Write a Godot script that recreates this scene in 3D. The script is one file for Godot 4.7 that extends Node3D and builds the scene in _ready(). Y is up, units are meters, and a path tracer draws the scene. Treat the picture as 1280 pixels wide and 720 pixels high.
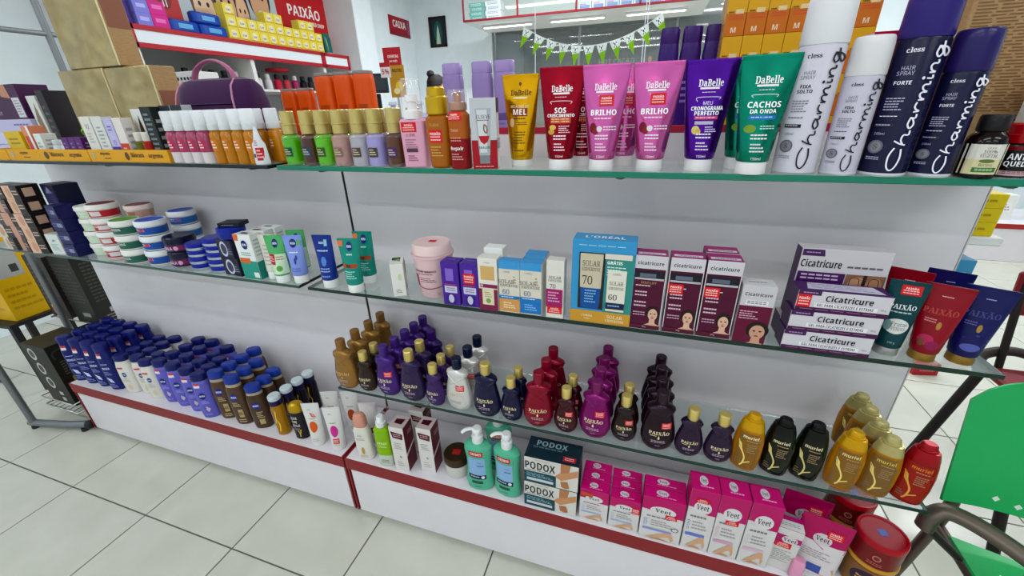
extends Node3D
# A drugstore gondola with glass shelves of hair and skin care, the shop behind it.
# x runs along the gondola, y is up, z comes towards the camera.

const TOP := 1.28
const MID := 0.94
const LOW := 0.587
const BASE := 0.285

var fonts := {}
var mats := {}
var cache := {}
var taken := {}
var letters := {}
var rng := RandomNumberGenerator.new()


func _ready():
	rng.seed = 7
	set_camera()
	set_light()
	make_fonts()
	make_materials()
	build_room()
	build_gondola()
	top_shelf_right()
	middle_shelf_right()
	low_shelf()
	base_right()
	base_left()
	middle_shelf_left()
	top_shelf_left()
	behind_gondola()
	end_rack()
	chairs()
	back_of_shop()


func set_camera():
	var cam := Camera3D.new()
	cam.name = "camera"
	cam.position = Vector3(0, 1.4, 0)
	cam.rotation_degrees = Vector3(-24.134, 18.588, -1.661)
	cam.fov = 71.035
	cam.near = 0.05
	cam.far = 60.0
	add_child(cam)
	cam.current = true


func set_light():
	var we := WorldEnvironment.new()
	we.name = "environment"
	var e := Environment.new()
	e.background_mode = Environment.BG_COLOR
	e.background_color = Color(0.02, 0.02, 0.022)
	e.tonemap_mode = Environment.TONE_MAPPER_LINEAR
	e.tonemap_exposure = 1.04
	e.sdfgi_enabled = true
	e.ssao_enabled = true
	e.ssil_enabled = true
	we.environment = e
	add_child(we)
	# the shop's ceiling battens, one soft light for each
	for p in LAMPS:
		add_lamp_light(Vector3(p[0], 2.985, p[1]), Vector2(1.5, 0.16), p[2])
	# the battens fixed under the hanging showcase
	for x in TUBES:
		add_lamp_light(Vector3(x, 2.318, -5.62), Vector2(0.62, 0.05), 0.5)
	# the arcade outside
	add_lamp_light(Vector3(-1.2, 2.93, -8.2), Vector2(1.6, 0.12), 4.5)
	add_lamp_light(Vector3(1.0, 2.93, -8.2), Vector2(1.6, 0.12), 4.5)


# x, z, strength of each ceiling batten
const LAMPS := [[-2.9, 2.2, 1.7], [-0.6, 2.2, 1.7], [1.7, 2.2, 1.7], [-2.9, 0.75, 1.5], [-0.6, 0.75, 1.5], [1.7, 0.75, 1.8], [-2.6, -0.9, 0.5], [0.2, -0.9, 0.5], [2.4, -0.9, 0.7], [-1.9, -2.6, 1.1], [0.4, -2.6, 1.6], [2.6, -2.6, 1.7], [-1.3, -4.5, 5.2], [0.9, -4.5, 4.6], [3.2, -4.2, 3.0]]
const TUBES := [-1.85, -0.98, -0.1]
const WARM := Color(0.975, 0.985, 1.0)


func add_lamp_light(at: Vector3, size: Vector2, energy: float):
	var l := AreaLight3D.new()
	l.name = "batten_light"
	l.area_size = size
	l.light_energy = energy
	l.light_color = WARM
	l.shadow_enabled = true
	l.position = at
	l.rotation_degrees = Vector3(-90, 0, 0)
	l.area_range = 14.0
	add_child(l, true)


# ---------------------------------------------------------------- helpers

func make_fonts():
	for f in [["sans", "Droid Sans", 400], ["bold", "Droid Sans", 700], ["serif", "Droid Serif", 400], ["serifb", "Droid Serif", 700]]:
		var s := SystemFont.new()
		s.font_names = PackedStringArray([f[1]])
		s.font_weight = f[2]
		fonts[f[0]] = s


func mat(rough := 0.4, metal := 0.0, spec := 0.5) -> StandardMaterial3D:
	var m := StandardMaterial3D.new()
	m.vertex_color_use_as_albedo = true
	m.roughness = rough
	m.metallic = metal
	m.metallic_specular = spec
	return m


func noise_tex(freq: float, a: Color, b: Color, oct := 4, size := 256, seed_ := 1, sharp := 0.0) -> NoiseTexture2D:
	var n := FastNoiseLite.new()
	n.noise_type = FastNoiseLite.TYPE_SIMPLEX_SMOOTH
	n.frequency = freq
	n.fractal_octaves = oct
	n.seed = seed_
	var t := NoiseTexture2D.new()
	t.noise = n
	t.width = size
	t.height = size
	t.seamless = true
	var g := Gradient.new()
	g.set_color(0, a)
	g.set_color(1, b)
	g.set_offset(0, 0.0 + sharp)
	g.set_offset(1, 1.0 - sharp)
	t.color_ramp = g
	return t


func make_materials():
	mats.plastic = mat(0.26, 0.0, 0.34)
	mats.satin = mat(0.45, 0.0, 0.35)
	mats.carton = mat(0.42, 0.0, 0.35)
	mats.print = mat(0.38, 0.0, 0.35)
	mats.glossy = mat(0.12, 0.0, 0.36)
	mats.pearl = mat(0.2, 0.4, 0.4)
	mats.rubber = mat(0.7)
	mats.cloth = mat(0.9, 0.0, 0.2)
	mats.cloth.rim_enabled = true
	mats.cloth.rim = 0.4
	mats.foil = mat(0.2, 0.85)
	mats.metal = mat(0.3, 1.0)
	mats.gold = mat(0.3, 0.6)
	mats.dull_metal = mat(0.42, 0.7)
	mats.card = mat(0.75)
	mats.skin = mat(0.6)
	mats.screen = mat(0.2)
	mats.clear = mat(0.05)
	mats.clear.transparency = BaseMaterial3D.TRANSPARENCY_ALPHA
	mats.clear.albedo_color = Color(1, 1, 1, 0.1)
	mats.tinted = mat(0.08)
	mats.tinted.transparency = BaseMaterial3D.TRANSPARENCY_ALPHA
	mats.tinted.albedo_color = Color(1, 1, 1, 0.55)
	mats.liquid = mat(0.05)
	mats.liquid.transparency = BaseMaterial3D.TRANSPARENCY_ALPHA
	mats.liquid.albedo_color = Color(1, 1, 1, 0.9)
	mats.frost = mat(0.3)
	mats.frost.transparency = BaseMaterial3D.TRANSPARENCY_ALPHA
	mats.frost.albedo_color = Color(1, 1, 1, 0.62)
	mats.shelf_glass = mat(0.03)
	mats.shelf_glass.transparency = BaseMaterial3D.TRANSPARENCY_ALPHA
	mats.shelf_glass.albedo_color = Color(1, 1, 1, 0.22)
	mats.window_glass = mat(0.03)
	mats.window_glass.transparency = BaseMaterial3D.TRANSPARENCY_ALPHA
	mats.window_glass.albedo_color = Color(1, 1, 1, 0.12)
	# glazed floor tile: faint marbling and a little uneven gloss
	for k in 3:
		var m := mat(0.24)
		m.vertex_color_use_as_albedo = false
		m.albedo_texture = noise_tex(0.012, Color("babaad"), Color("c4c4b8"), 5, 256, 11 + k, 0.0)
		m.uv1_triplanar = true
		m.uv1_world_triplanar = true
		m.uv1_scale = Vector3.ONE * (1.1 + 0.2 * k)
		m.roughness_texture = noise_tex(0.03, Color(0.75, 0.75, 0.75), Color(1, 1, 1), 3, 256, 21 + k)
		m.roughness = 0.26
		mats["tile_%d" % k] = m
	# white laminate with faint scuffs
	var lam := mat(0.24)
	lam.vertex_color_use_as_albedo = false
	lam.albedo_texture = noise_tex(0.02, Color("dad5d9"), Color("e0dbdf"), 5, 256, 31, 0.0)
	lam.uv1_triplanar = true
	lam.uv1_world_triplanar = true
	lam.uv1_scale = Vector3.ONE * 0.9
	mats.laminate = lam
	var wall := mat(0.8)
	wall.vertex_color_use_as_albedo = false
	wall.albedo_texture = noise_tex(0.02, Color("e0eaee"), Color("e6eff2"), 5, 256, 41, 0.0)
	wall.uv1_triplanar = true
	wall.uv1_world_triplanar = true
	mats.wall = wall
	var kraft := mat(0.8)
	kraft.vertex_color_use_as_albedo = false
	kraft.albedo_texture = noise_tex(0.09, Color("9c7a50"), Color("b08a5c"), 4, 256, 51, 0.1)
	kraft.uv1_triplanar = true
	kraft.uv1_scale = Vector3(2, 9, 2)
	mats.kraft = kraft
	var wrap := mat(0.26, 0.75)
	wrap.vertex_color_use_as_albedo = true
	wrap.albedo_texture = noise_tex(0.02, Color("8f7a50"), Color("bda878"), 3, 256, 61, 0.0)
	wrap.normal_enabled = true
	var nt := noise_tex(0.006, Color.BLACK, Color.WHITE, 3, 256, 62)
	nt.color_ramp = null
	nt.as_normal_map = true
	nt.bump_strength = 6.0
	wrap.normal_texture = nt
	wrap.uv1_triplanar = true
	wrap.uv1_scale = Vector3.ONE * 2.2
	mats.wrap = wrap
	var lamp := StandardMaterial3D.new()
	lamp.albedo_color = Color(0.95, 0.95, 0.95)
	lamp.emission_enabled = true
	lamp.emission = WARM
	lamp.emission_energy_multiplier = 3.0
	mats.lamp = lamp
	var box_light: StandardMaterial3D = lamp.duplicate()
	box_light.emission_energy_multiplier = 0.55
	mats.lightbox = box_light


func lin(c) -> Color:
	# contrast curve on every swatch: a little deeper and more saturated, all alike
	var k: Color = c if c is Color else Color(c)
	k = Color.from_hsv(k.h, minf(k.s * 1.12, 1.0), pow(k.v, 1.14))
	return k.srgb_to_linear()


func numbered(called: String) -> String:
	var n: int = taken.get(called, 0)
	taken[called] = n + 1
	return called if n == 0 else "%s_%03d" % [called, n]


func thing(called: String, label: String, category: String, at := Vector3.ZERO, turn := 0.0, group := "") -> Node3D:
	var o := Node3D.new()
	o.name = numbered(called)
	o.position = at
	o.rotation.y = turn
	o.set_meta("label", label)
	o.set_meta("category", category)
	if group != "":
		o.set_meta("group", group)
	add_child(o)
	return o


func part(parent: Node, called: String, mesh: Mesh, material: Material, at := Vector3.ZERO, turn := Vector3.ZERO) -> MeshInstance3D:
	var o := MeshInstance3D.new()
	o.name = called
	o.mesh = mesh
	o.material_override = material
	o.position = at
	o.rotation = turn
	parent.add_child(o, true)
	return o


func structure(called: String, mesh: Mesh, material: Material, at := Vector3.ZERO) -> MeshInstance3D:
	var o := part(self, called, mesh, material, at)
	o.set_meta("kind", "structure")
	return o


# one product from a list of parts: [name, mesh, material, [sub-parts]]
func put(parts: Array, called: String, label: String, category: String, at: Vector3, turn := 0.0, group := "", lean := 0.0, roll := 0.0) -> Node3D:
	var o := thing(called, label, category, at, turn, group)
	o.rotation = Vector3(lean, turn, roll)
	for p in parts:
		var n := part(o, p[0], p[1], p[2])
		if p.size() > 3:
			for q in p[3]:
				part(n, q[0], q[1], q[2])
	return o


const RANK := ["front one", "second back", "third back", "fourth back", "fifth back"]


# a row of the same product going back from the shelf edge
func row(parts: Array, called: String, label: String, category: String, group: String, at: Vector3, step: float, count: int, drift := 0.0, turn := 0.0):
	for k in count:
		var t := turn + rng.randf_range(-0.12, 0.12)
		put(parts, called, label + (", " + RANK[k] if count > 1 else ""), category, at + Vector3(drift * k + rng.randf_range(-0.002, 0.002), 0, -step * k), t, group if count > 1 else "")


class Pen:
	var st := SurfaceTool.new()
	func _init():
		st.begin(Mesh.PRIMITIVE_TRIANGLES)
	func tri(a: Vector3, b: Vector3, c: Vector3, col: Color):
		st.set_color(col)
		st.add_vertex(a)
		st.set_color(col)
		st.add_vertex(b)
		st.set_color(col)
		st.add_vertex(c)
	func quad(a: Vector3, b: Vector3, c: Vector3, d: Vector3, col: Color):
		tri(a, b, c, col)
		tri(a, c, d, col)
	func group(k: int):
		st.set_smooth_group(k)
	func done() -> ArrayMesh:
		st.generate_normals()
		return st.commit()


# ring: [y, rx, rz, exponent, colour, x offset, z offset]; closed at both ends
func ring_point(r: Array, a: float) -> Vector3:
	var n: float = r[3] if r.size() > 3 and r[3] != null else 2.0
	var c := cos(a)
	var s := sin(a)
	var x := signf(c) * pow(absf(c), 2.0 / n) * float(r[1])
	var z := signf(s) * pow(absf(s), 2.0 / n) * float(r[2])
	return Vector3(x + (float(r[5]) if r.size() > 5 else 0.0), float(r[0]), z + (float(r[6]) if r.size() > 6 else 0.0))


func loft(rings: Array, col, segs := 28, pen: Pen = null) -> ArrayMesh:
	var p := pen if pen else Pen.new()
	var base := lin(col)
	var g := 1
	p.group(g)
	for i in rings.size() - 1:
		var a: Array = rings[i]
		var b: Array = rings[i + 1]
		var ac: Color = lin(a[4]) if a.size() > 4 and a[4] != null else base
		if i > 0:
			var z: Array = rings[i - 1]
			var u := Vector2(a[1] - z[1], a[0] - z[0])
			var v := Vector2(b[1] - a[1], b[0] - a[0])
			if u.length() > 1e-6 and v.length() > 1e-6 and absf(u.angle_to(v)) > 0.6:
				g += 1
				p.group(g)
		if absf(a[0] - b[0]) + absf(a[1] - b[1]) + absf(a[2] - b[2]) < 1e-6:
			continue
		for k in segs:
			var t0 := TAU * k / segs
			var t1 := TAU * (k + 1) / segs
			p.quad(ring_point(a, t0), ring_point(b, t0), ring_point(b, t1), ring_point(a, t1), ac)
	for e in 2:
		var r: Array = rings[0] if e == 0 else rings[rings.size() - 1]
		if absf(r[1]) < 1e-5:
			continue
		var rc: Color = lin(r[4]) if r.size() > 4 and r[4] != null else base
		g += 1
		p.group(g)
		var mid := Vector3(r[5] if r.size() > 5 else 0.0, r[0], r[6] if r.size() > 6 else 0.0)
		for k in segs:
			var q0 := ring_point(r, TAU * k / segs)
			var q1 := ring_point(r, TAU * (k + 1) / segs)
			if e == 0:
				p.tri(mid, q0, q1, rc)
			else:
				p.tri(mid, q1, q0, rc)
	return null if pen else p.done()


func lathe(prof: Array, col, segs := 28, pen: Pen = null) -> ArrayMesh:
	var rings := []
	for q in prof:
		rings.append([q[1], q[0], q[0], 2.0, q[2] if q.size() > 2 else null])
	return loft(rings, col, segs, pen)


# chamfered box standing on y = 0 (unless centred); colour one value or [front, back, left, right, top, bottom]
func box(w: float, h: float, d: float, col, bevel := 0.001, pen: Pen = null, at := Vector3.ZERO, basis := Basis.IDENTITY) -> ArrayMesh:
	var p := pen if pen else Pen.new()
	var cols := []
	for k in 6:
		cols.append(lin(col[k % col.size()]) if col is Array else lin(col))
	var b := minf(bevel, minf(w, minf(h, d)) * 0.3)
	var e := Vector3(w, h, d) / 2.0
	var face := func(n: Vector3, u: Vector3, v: Vector3, c: Color):
		var eu := absf(e.dot(u)) - b
		var ev := absf(e.dot(v)) - b
		var o := n * absf(e.dot(n))
		var pts := [o - u * eu - v * ev, o - u * eu + v * ev, o + u * eu + v * ev, o + u * eu - v * ev]
		for i in 4:
			pts[i] = at + basis * (pts[i] + Vector3(0, h / 2.0, 0))
		p.quad(pts[0], pts[1], pts[2], pts[3], c)
	p.group(-1)
	face.call(Vector3(0, 0, 1), Vector3(1, 0, 0), Vector3(0, 1, 0), cols[0])
	face.call(Vector3(0, 0, -1), Vector3(-1, 0, 0), Vector3(0, 1, 0), cols[1])
	face.call(Vector3(-1, 0, 0), Vector3(0, 0, 1), Vector3(0, 1, 0), cols[2])
	face.call(Vector3(1, 0, 0), Vector3(0, 0, -1), Vector3(0, 1, 0), cols[3])
	face.call(Vector3(0, 1, 0), Vector3(1, 0, 0), Vector3(0, 0, -1), cols[4])
	face.call(Vector3(0, -1, 0), Vector3(1, 0, 0), Vector3(0, 0, 1), cols[5])
	# chamfers: twelve edges and eight corners
	for s in [[0, 1, 2], [1, 2, 0], [2, 0, 1]]:
		for su in [-1.0, 1.0]:
			for sv in [-1.0, 1.0]:
				var q := []
				for sw in [-1.0, 1.0]:
					var a := Vector3.ZERO
					var c := Vector3.ZERO
					a[s[0]] = su * e[s[0]]
					a[s[1]] = sv * (e[s[1]] - b)
					a[s[2]] = sw * (e[s[2]] - b)
					c[s[0]] = su * (e[s[0]] - b)
					c[s[1]] = sv * e[s[1]]
					c[s[2]] = sw * (e[s[2]] - b)
					q.append(a)
					q.append(c)
				var ec: Color = cols[0]
				if s[0] == 1 or s[1] == 1:
					ec = cols[4] if (su if s[0] == 1 else sv) > 0 else cols[5]
				for i in 4:
					q[i] = at + basis * (q[i] + Vector3(0, h / 2.0, 0))
				if su * sv > 0:
					p.quad(q[0], q[2], q[3], q[1], ec)
				else:
					p.quad(q[0], q[1], q[3], q[2], ec)
	for sx in [-1.0, 1.0]:
		for sy in [-1.0, 1.0]:
			for sz in [-1.0, 1.0]:
				var a := at + basis * (Vector3(sx * e.x, sy * (e.y - b), sz * (e.z - b)) + Vector3(0, h / 2.0, 0))
				var c := at + basis * (Vector3(sx * (e.x - b), sy * e.y, sz * (e.z - b)) + Vector3(0, h / 2.0, 0))
				var d2 := at + basis * (Vector3(sx * (e.x - b), sy * (e.y - b), sz * e.z) + Vector3(0, h / 2.0, 0))
				if sx * sy * sz > 0:
					p.tri(a, d2, c, cols[4] if sy > 0 else cols[5])
				else:
					p.tri(a, c, d2, cols[4] if sy > 0 else cols[5])
	return null if pen else p.done()


# a round bar along a path
func tube(path: Array, radius: float, col, segs := 12, pen: Pen = null, flat := 1.0) -> ArrayMesh:
	var p := pen if pen else Pen.new()
	var c := lin(col)
	var frames := []
	var side := Vector3.ZERO
	for i in path.size():
		var d: Vector3 = (path[mini(i + 1, path.size() - 1)] - path[maxi(i - 1, 0)]).normalized()
		if i == 0:
			side = d.cross(Vector3.UP if absf(d.y) < 0.9 else Vector3.RIGHT).normalized()
		else:
			side = (side - d * side.dot(d)).normalized()
		frames.append([path[i], side, d.cross(side).normalized()])
	p.group(1)
	var spot := func(f: Array, k: int) -> Vector3:
		var a := TAU * k / segs
		return f[0] + f[1] * cos(a) * radius + f[2] * sin(a) * radius * flat
	for i in frames.size() - 1:
		for k in segs:
			p.quad(spot.call(frames[i], k), spot.call(frames[i], k + 1), spot.call(frames[i + 1], k + 1), spot.call(frames[i + 1], k), c)
	p.group(2)
	for k in segs:
		p.tri(frames[0][0], spot.call(frames[0], k + 1), spot.call(frames[0], k), c)
		var f: Array = frames[frames.size() - 1]
		p.tri(f[0], spot.call(f, k), spot.call(f, k + 1), c)
	return null if pen else p.done()


func curve(points: Array, steps := 8) -> Array:
	var out := []
	for i in points.size() - 1:
		var a: Vector3 = points[maxi(i - 1, 0)]
		var b: Vector3 = points[i]
		var c: Vector3 = points[i + 1]
		var d: Vector3 = points[mini(i + 2, points.size() - 1)]
		for k in steps:
			out.append(b.cubic_interpolate(c, a, d, float(k) / steps))
	out.append(points[points.size() - 1])
	return out


# ---------------------------------------------------------------- print
# Flat print (lettering, colour fields) laid on the front of a surface.
# surface: {w, h, and either z (a flat face) or rings (a lofted body)}; x runs -1..1 over w/2, y 0..1 over h.

func face_z(s: Dictionary, x: float, y: float) -> float:
	if s.has("z"):
		return s.z
	var rings: Array = s.rings
	for i in rings.size() - 1:
		var a: Array = rings[i]
		var b: Array = rings[i + 1]
		if y >= a[0] and y <= b[0] and b[0] > a[0]:
			var t: float = (y - a[0]) / (b[0] - a[0])
			var rx := lerpf(a[1], b[1], t)
			var rz := lerpf(a[2], b[2], t)
			var n := lerpf(a[3] if a.size() > 3 and a[3] != null else 2.0, b[3] if b.size() > 3 and b[3] != null else 2.0, t)
			var oz := lerpf(a[6] if a.size() > 6 else 0.0, b[6] if b.size() > 6 else 0.0, t)
			var q := clampf(absf(x) / maxf(rx, 1e-5), 0.0, 0.995)
			return oz + rz * pow(1.0 - pow(q, n), 1.0 / n)
	return 0.0


func glyphs(text: String, font: String) -> Array:
	var key := font + "|" + text
	if letters.has(key):
		return letters[key]
	var t := TextMesh.new()
	t.text = text
	t.font = fonts[font]
	t.font_size = 32
	t.pixel_size = 0.01
	t.curve_step = 5.0
	t.depth = 0.0
	var arr := t.get_mesh_arrays()
	var v: PackedVector3Array = arr[Mesh.ARRAY_VERTEX]
	var idx = arr[Mesh.ARRAY_INDEX]
	var out := PackedVector2Array()
	if idx != null and idx.size() > 0:
		for i in idx:
			out.append(Vector2(v[i].x, v[i].y))
	else:
		for q in v:
			out.append(Vector2(q.x, q.y))
	var lo := Vector2(INF, INF)
	var hi := Vector2(-INF, -INF)
	for q in out:
		lo = lo.min(q)
		hi = hi.max(q)
	for i in out.size():
		out[i] = (out[i] - (lo + hi) / 2.0) / (hi.y - lo.y)
	letters[key] = [out, (hi.x - lo.x) / (hi.y - lo.y)]
	return letters[key]


# items: ["r", x0, y0, x1, y1, colour] field; ["e", x, y, rx, ry, colour] oval; ["p", [x, y, ...], colour] polygon;
# ["t", text, x, y, height, colour, font, widest] lettering; ["l", x0, x1, y0, y1, lines, colour] lines of small print;
# ["s", [x, y, ...], width, colour] pen stroke. Heights and widths are shares of the face.
func print_on(s: Dictionary, items: Array) -> ArrayMesh:
	var p := Pen.new()
	p.group(-1)
	var lift := [0.0005]
	var curved := s.has("rings")
	var hw: float = s.w / 2.0
	var h: float = s.h
	var at := func(x: float, y: float) -> Vector3:
		return Vector3(x, y, face_z(s, x, y) + lift[0])
	for it in items:
		lift[0] += 0.00007
		match it[0]:
			"r":
				var nx := 8 if curved else 1
				var ny := 4 if curved else 1
				var c := lin(it[5])
				for i in nx:
					for j in ny:
						var xa := lerpf(it[1], it[3], float(i) / nx) * hw
						var xb := lerpf(it[1], it[3], float(i + 1) / nx) * hw
						var ya := lerpf(it[2], it[4], float(j) / ny) * h
						var yb := lerpf(it[2], it[4], float(j + 1) / ny) * h
						p.quad(at.call(xa, ya), at.call(xa, yb), at.call(xb, yb), at.call(xb, ya), c)
			"e":
				var c := lin(it[5])
				var n := 20
				for ring in (3 if curved else 1):
					var nr := 3.0 if curved else 1.0
					for k in n:
						var a0 := TAU * k / n
						var a1 := TAU * (k + 1) / n
						var r0 := ring / nr
						var r1 := (ring + 1) / nr
						var f := func(a: float, r: float) -> Vector3:
							return at.call((it[1] + cos(a) * r * it[3]) * hw, (it[2] + sin(a) * r * it[4]) * h)
						if ring > 0:
							p.quad(f.call(a0, r0), f.call(a1, r0), f.call(a1, r1), f.call(a0, r1), c)
						else:
							p.tri(f.call(a0, 0.0), f.call(a1, r1), f.call(a0, r1), c)
			"p":
				var pts := PackedVector2Array()
				for k in it[1].size() / 2:
					pts.append(Vector2(it[1][2 * k] * hw, it[1][2 * k + 1] * h))
				var idx := Geometry2D.triangulate_polygon(pts)
				for k in idx.size() / 3:
					var q := []
					for m in 3:
						q.append(pts[idx[3 * k + m]])
					if (q[1] - q[0]).cross(q[2] - q[0]) > 0:
						q.reverse()
					p.tri(at.call(q[0].x, q[0].y), at.call(q[1].x, q[1].y), at.call(q[2].x, q[2].y), lin(it[2]))
			"t":
				var g := glyphs(it[1], it[6] if it.size() > 6 else "sans")
				var th: float = it[4] * h
				var tw: float = th
				if it.size() > 7 and g[1] * th > it[7] * s.w:
					tw = it[7] * s.w / g[1]
				var v: PackedVector2Array = g[0]
				var c := lin(it[5])
				var ox: float = it[2] * hw
				var oy: float = it[3] * h
				var turned: float = it[8] if it.size() > 8 else 0.0
				for k in v.size() / 3:
					var q := []
					for m in 3:
						q.append(Vector2(v[3 * k + m].x * tw, v[3 * k + m].y * th).rotated(turned) + Vector2(ox, oy))
					p.tri(at.call(q[0].x, q[0].y), at.call(q[1].x, q[1].y), at.call(q[2].x, q[2].y), c)
			"l":
				var c := lin(it[6])
				var n: int = it[5]
				for k in n:
					var y0 := lerpf(it[4], it[3], (k + 0.2) / n) * h
					var y1 := lerpf(it[4], it[3], (k + 0.62) / n) * h
					var share := 0.62 + 0.38 * absf(sin(k * 2.4 + n))
					var xa: float = it[1] * hw
					var xb: float = lerpf(it[1], it[2], share) * hw
					var cuts := 5
					for m in cuts:
						var x0 := lerpf(xa, xb, (m + 0.06) / cuts)
						var x1 := lerpf(xa, xb, (m + 0.88) / cuts)
						p.quad(at.call(x0, y0), at.call(x0, y1), at.call(x1, y1), at.call(x1, y0), c)
			"s":
				var c := lin(it[3])
				var pts := []
				for k in it[1].size() / 2:
					pts.append(Vector3(it[1][2 * k] * hw, it[1][2 * k + 1] * h, 0))
				pts = curve(pts, 7)
				for k in pts.size() - 1:
					var d: Vector3 = (pts[k + 1] - pts[k])
					var e := Vector3(-d.y, d.x, 0).normalized() * float(it[2]) * hw
					var a: Vector3 = pts[k] - d * 0.15
					var b: Vector3 = pts[k + 1] + d * 0.15
					var q := [a - e, a + e, b + e, b - e]
					p.quad(at.call(q[0].x, q[0].y), at.call(q[1].x, q[1].y), at.call(q[2].x, q[2].y), at.call(q[3].x, q[3].y), c)
	return p.done()


# ---------------------------------------------------------------- product kinds

# carton: w, h, d; print lists for its faces
func carton(w: float, h: float, d: float, col, front := [], top := [], left := [], right := [], material: Material = null) -> Array:
	var m: Material = material if material else mats.carton
	var out := [["carton", box(w, h, d, col, 0.0009), m]]
	var sub := []
	if front:
		sub.append(["front_print", print_on({"w": w, "h": h, "z": d / 2.0}, front), mats.print])
	if top:
		sub.append(["top_print", turned_mesh(print_on({"w": w, "h": d, "z": 0.0}, top), Transform3D(Basis(Vector3.RIGHT, -PI / 2), Vector3(0, h, d / 2.0))), mats.print])
	if left:
		sub.append(["side_print", turned_mesh(print_on({"w": d, "h": h, "z": w / 2.0}, left), Transform3D(Basis(Vector3.UP, -PI / 2), Vector3.ZERO)), mats.print])
	if right:
		sub.append(["side_print", turned_mesh(print_on({"w": d, "h": h, "z": w / 2.0}, right), Transform3D(Basis(Vector3.UP, PI / 2), Vector3.ZERO)), mats.print])
	return out + sub


func turned_mesh(m: ArrayMesh, t: Transform3D) -> ArrayMesh:
	var st := SurfaceTool.new()
	st.append_from(m, 0, t)
	return st.commit()


# squeeze tube standing on its cap: r cap radius, ch cap height, wt width of the crimp
func squeeze_tube(r: float, ch: float, h: float, wt: float, cap_col, body_col, items := [], material: Material = null, cap_material: Material = null) -> Array:
	var rb := r * 1.06
	var rings := [[ch, rb * 0.93, rb * 0.93, 2.0], [ch + 0.002, rb, rb, 2.0]]
	for k in 8:
		var t := (k + 1) / 8.0
		rings.append([lerpf(ch + 0.002, h - 0.009, t), lerpf(rb, wt / 2.0, pow(t, 0.9)), lerpf(rb, 0.0018, pow(t, 1.15)), 2.0 - 0.42 * sin(t * PI)])
	rings.append([h, wt / 2.0, 0.0012, 3.0])
	var cap := [[0.0, r * 0.97, r * 0.97], [0.0015, r, r], [ch - 0.0015, r * 0.97, r * 0.97], [ch, r * 0.95, r * 0.95]]
	var out := [["cap", loft(cap, cap_col, 28), cap_material if cap_material else mats.satin], ["tube_body", loft(rings, body_col, 32), material if material else mats.plastic]]
	var crimp := Pen.new()
	crimp.group(-1)
	for k in 3:
		box(wt * 0.985, 0.0011, 0.0030, body_col, 0.0002, crimp, Vector3(0, h - 0.0075 + 0.0024 * k, 0))
	out.append(["crimp", crimp.done(), material if material else mats.plastic])
	if items:
		out.append(["print", print_on({"w": wt, "h": h, "rings": rings}, items), mats.print])
	return out


# ---------------------------------------------------------------- the room

func slab(x0: float, x1: float, y0: float, y1: float, z0: float, z1: float, col, bevel := 0.001, pen: Pen = null) -> ArrayMesh:
	return box(x1 - x0, y1 - y0, absf(z1 - z0), col, bevel, pen, Vector3((x0 + x1) / 2.0, y0, (z0 + z1) / 2.0))


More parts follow.
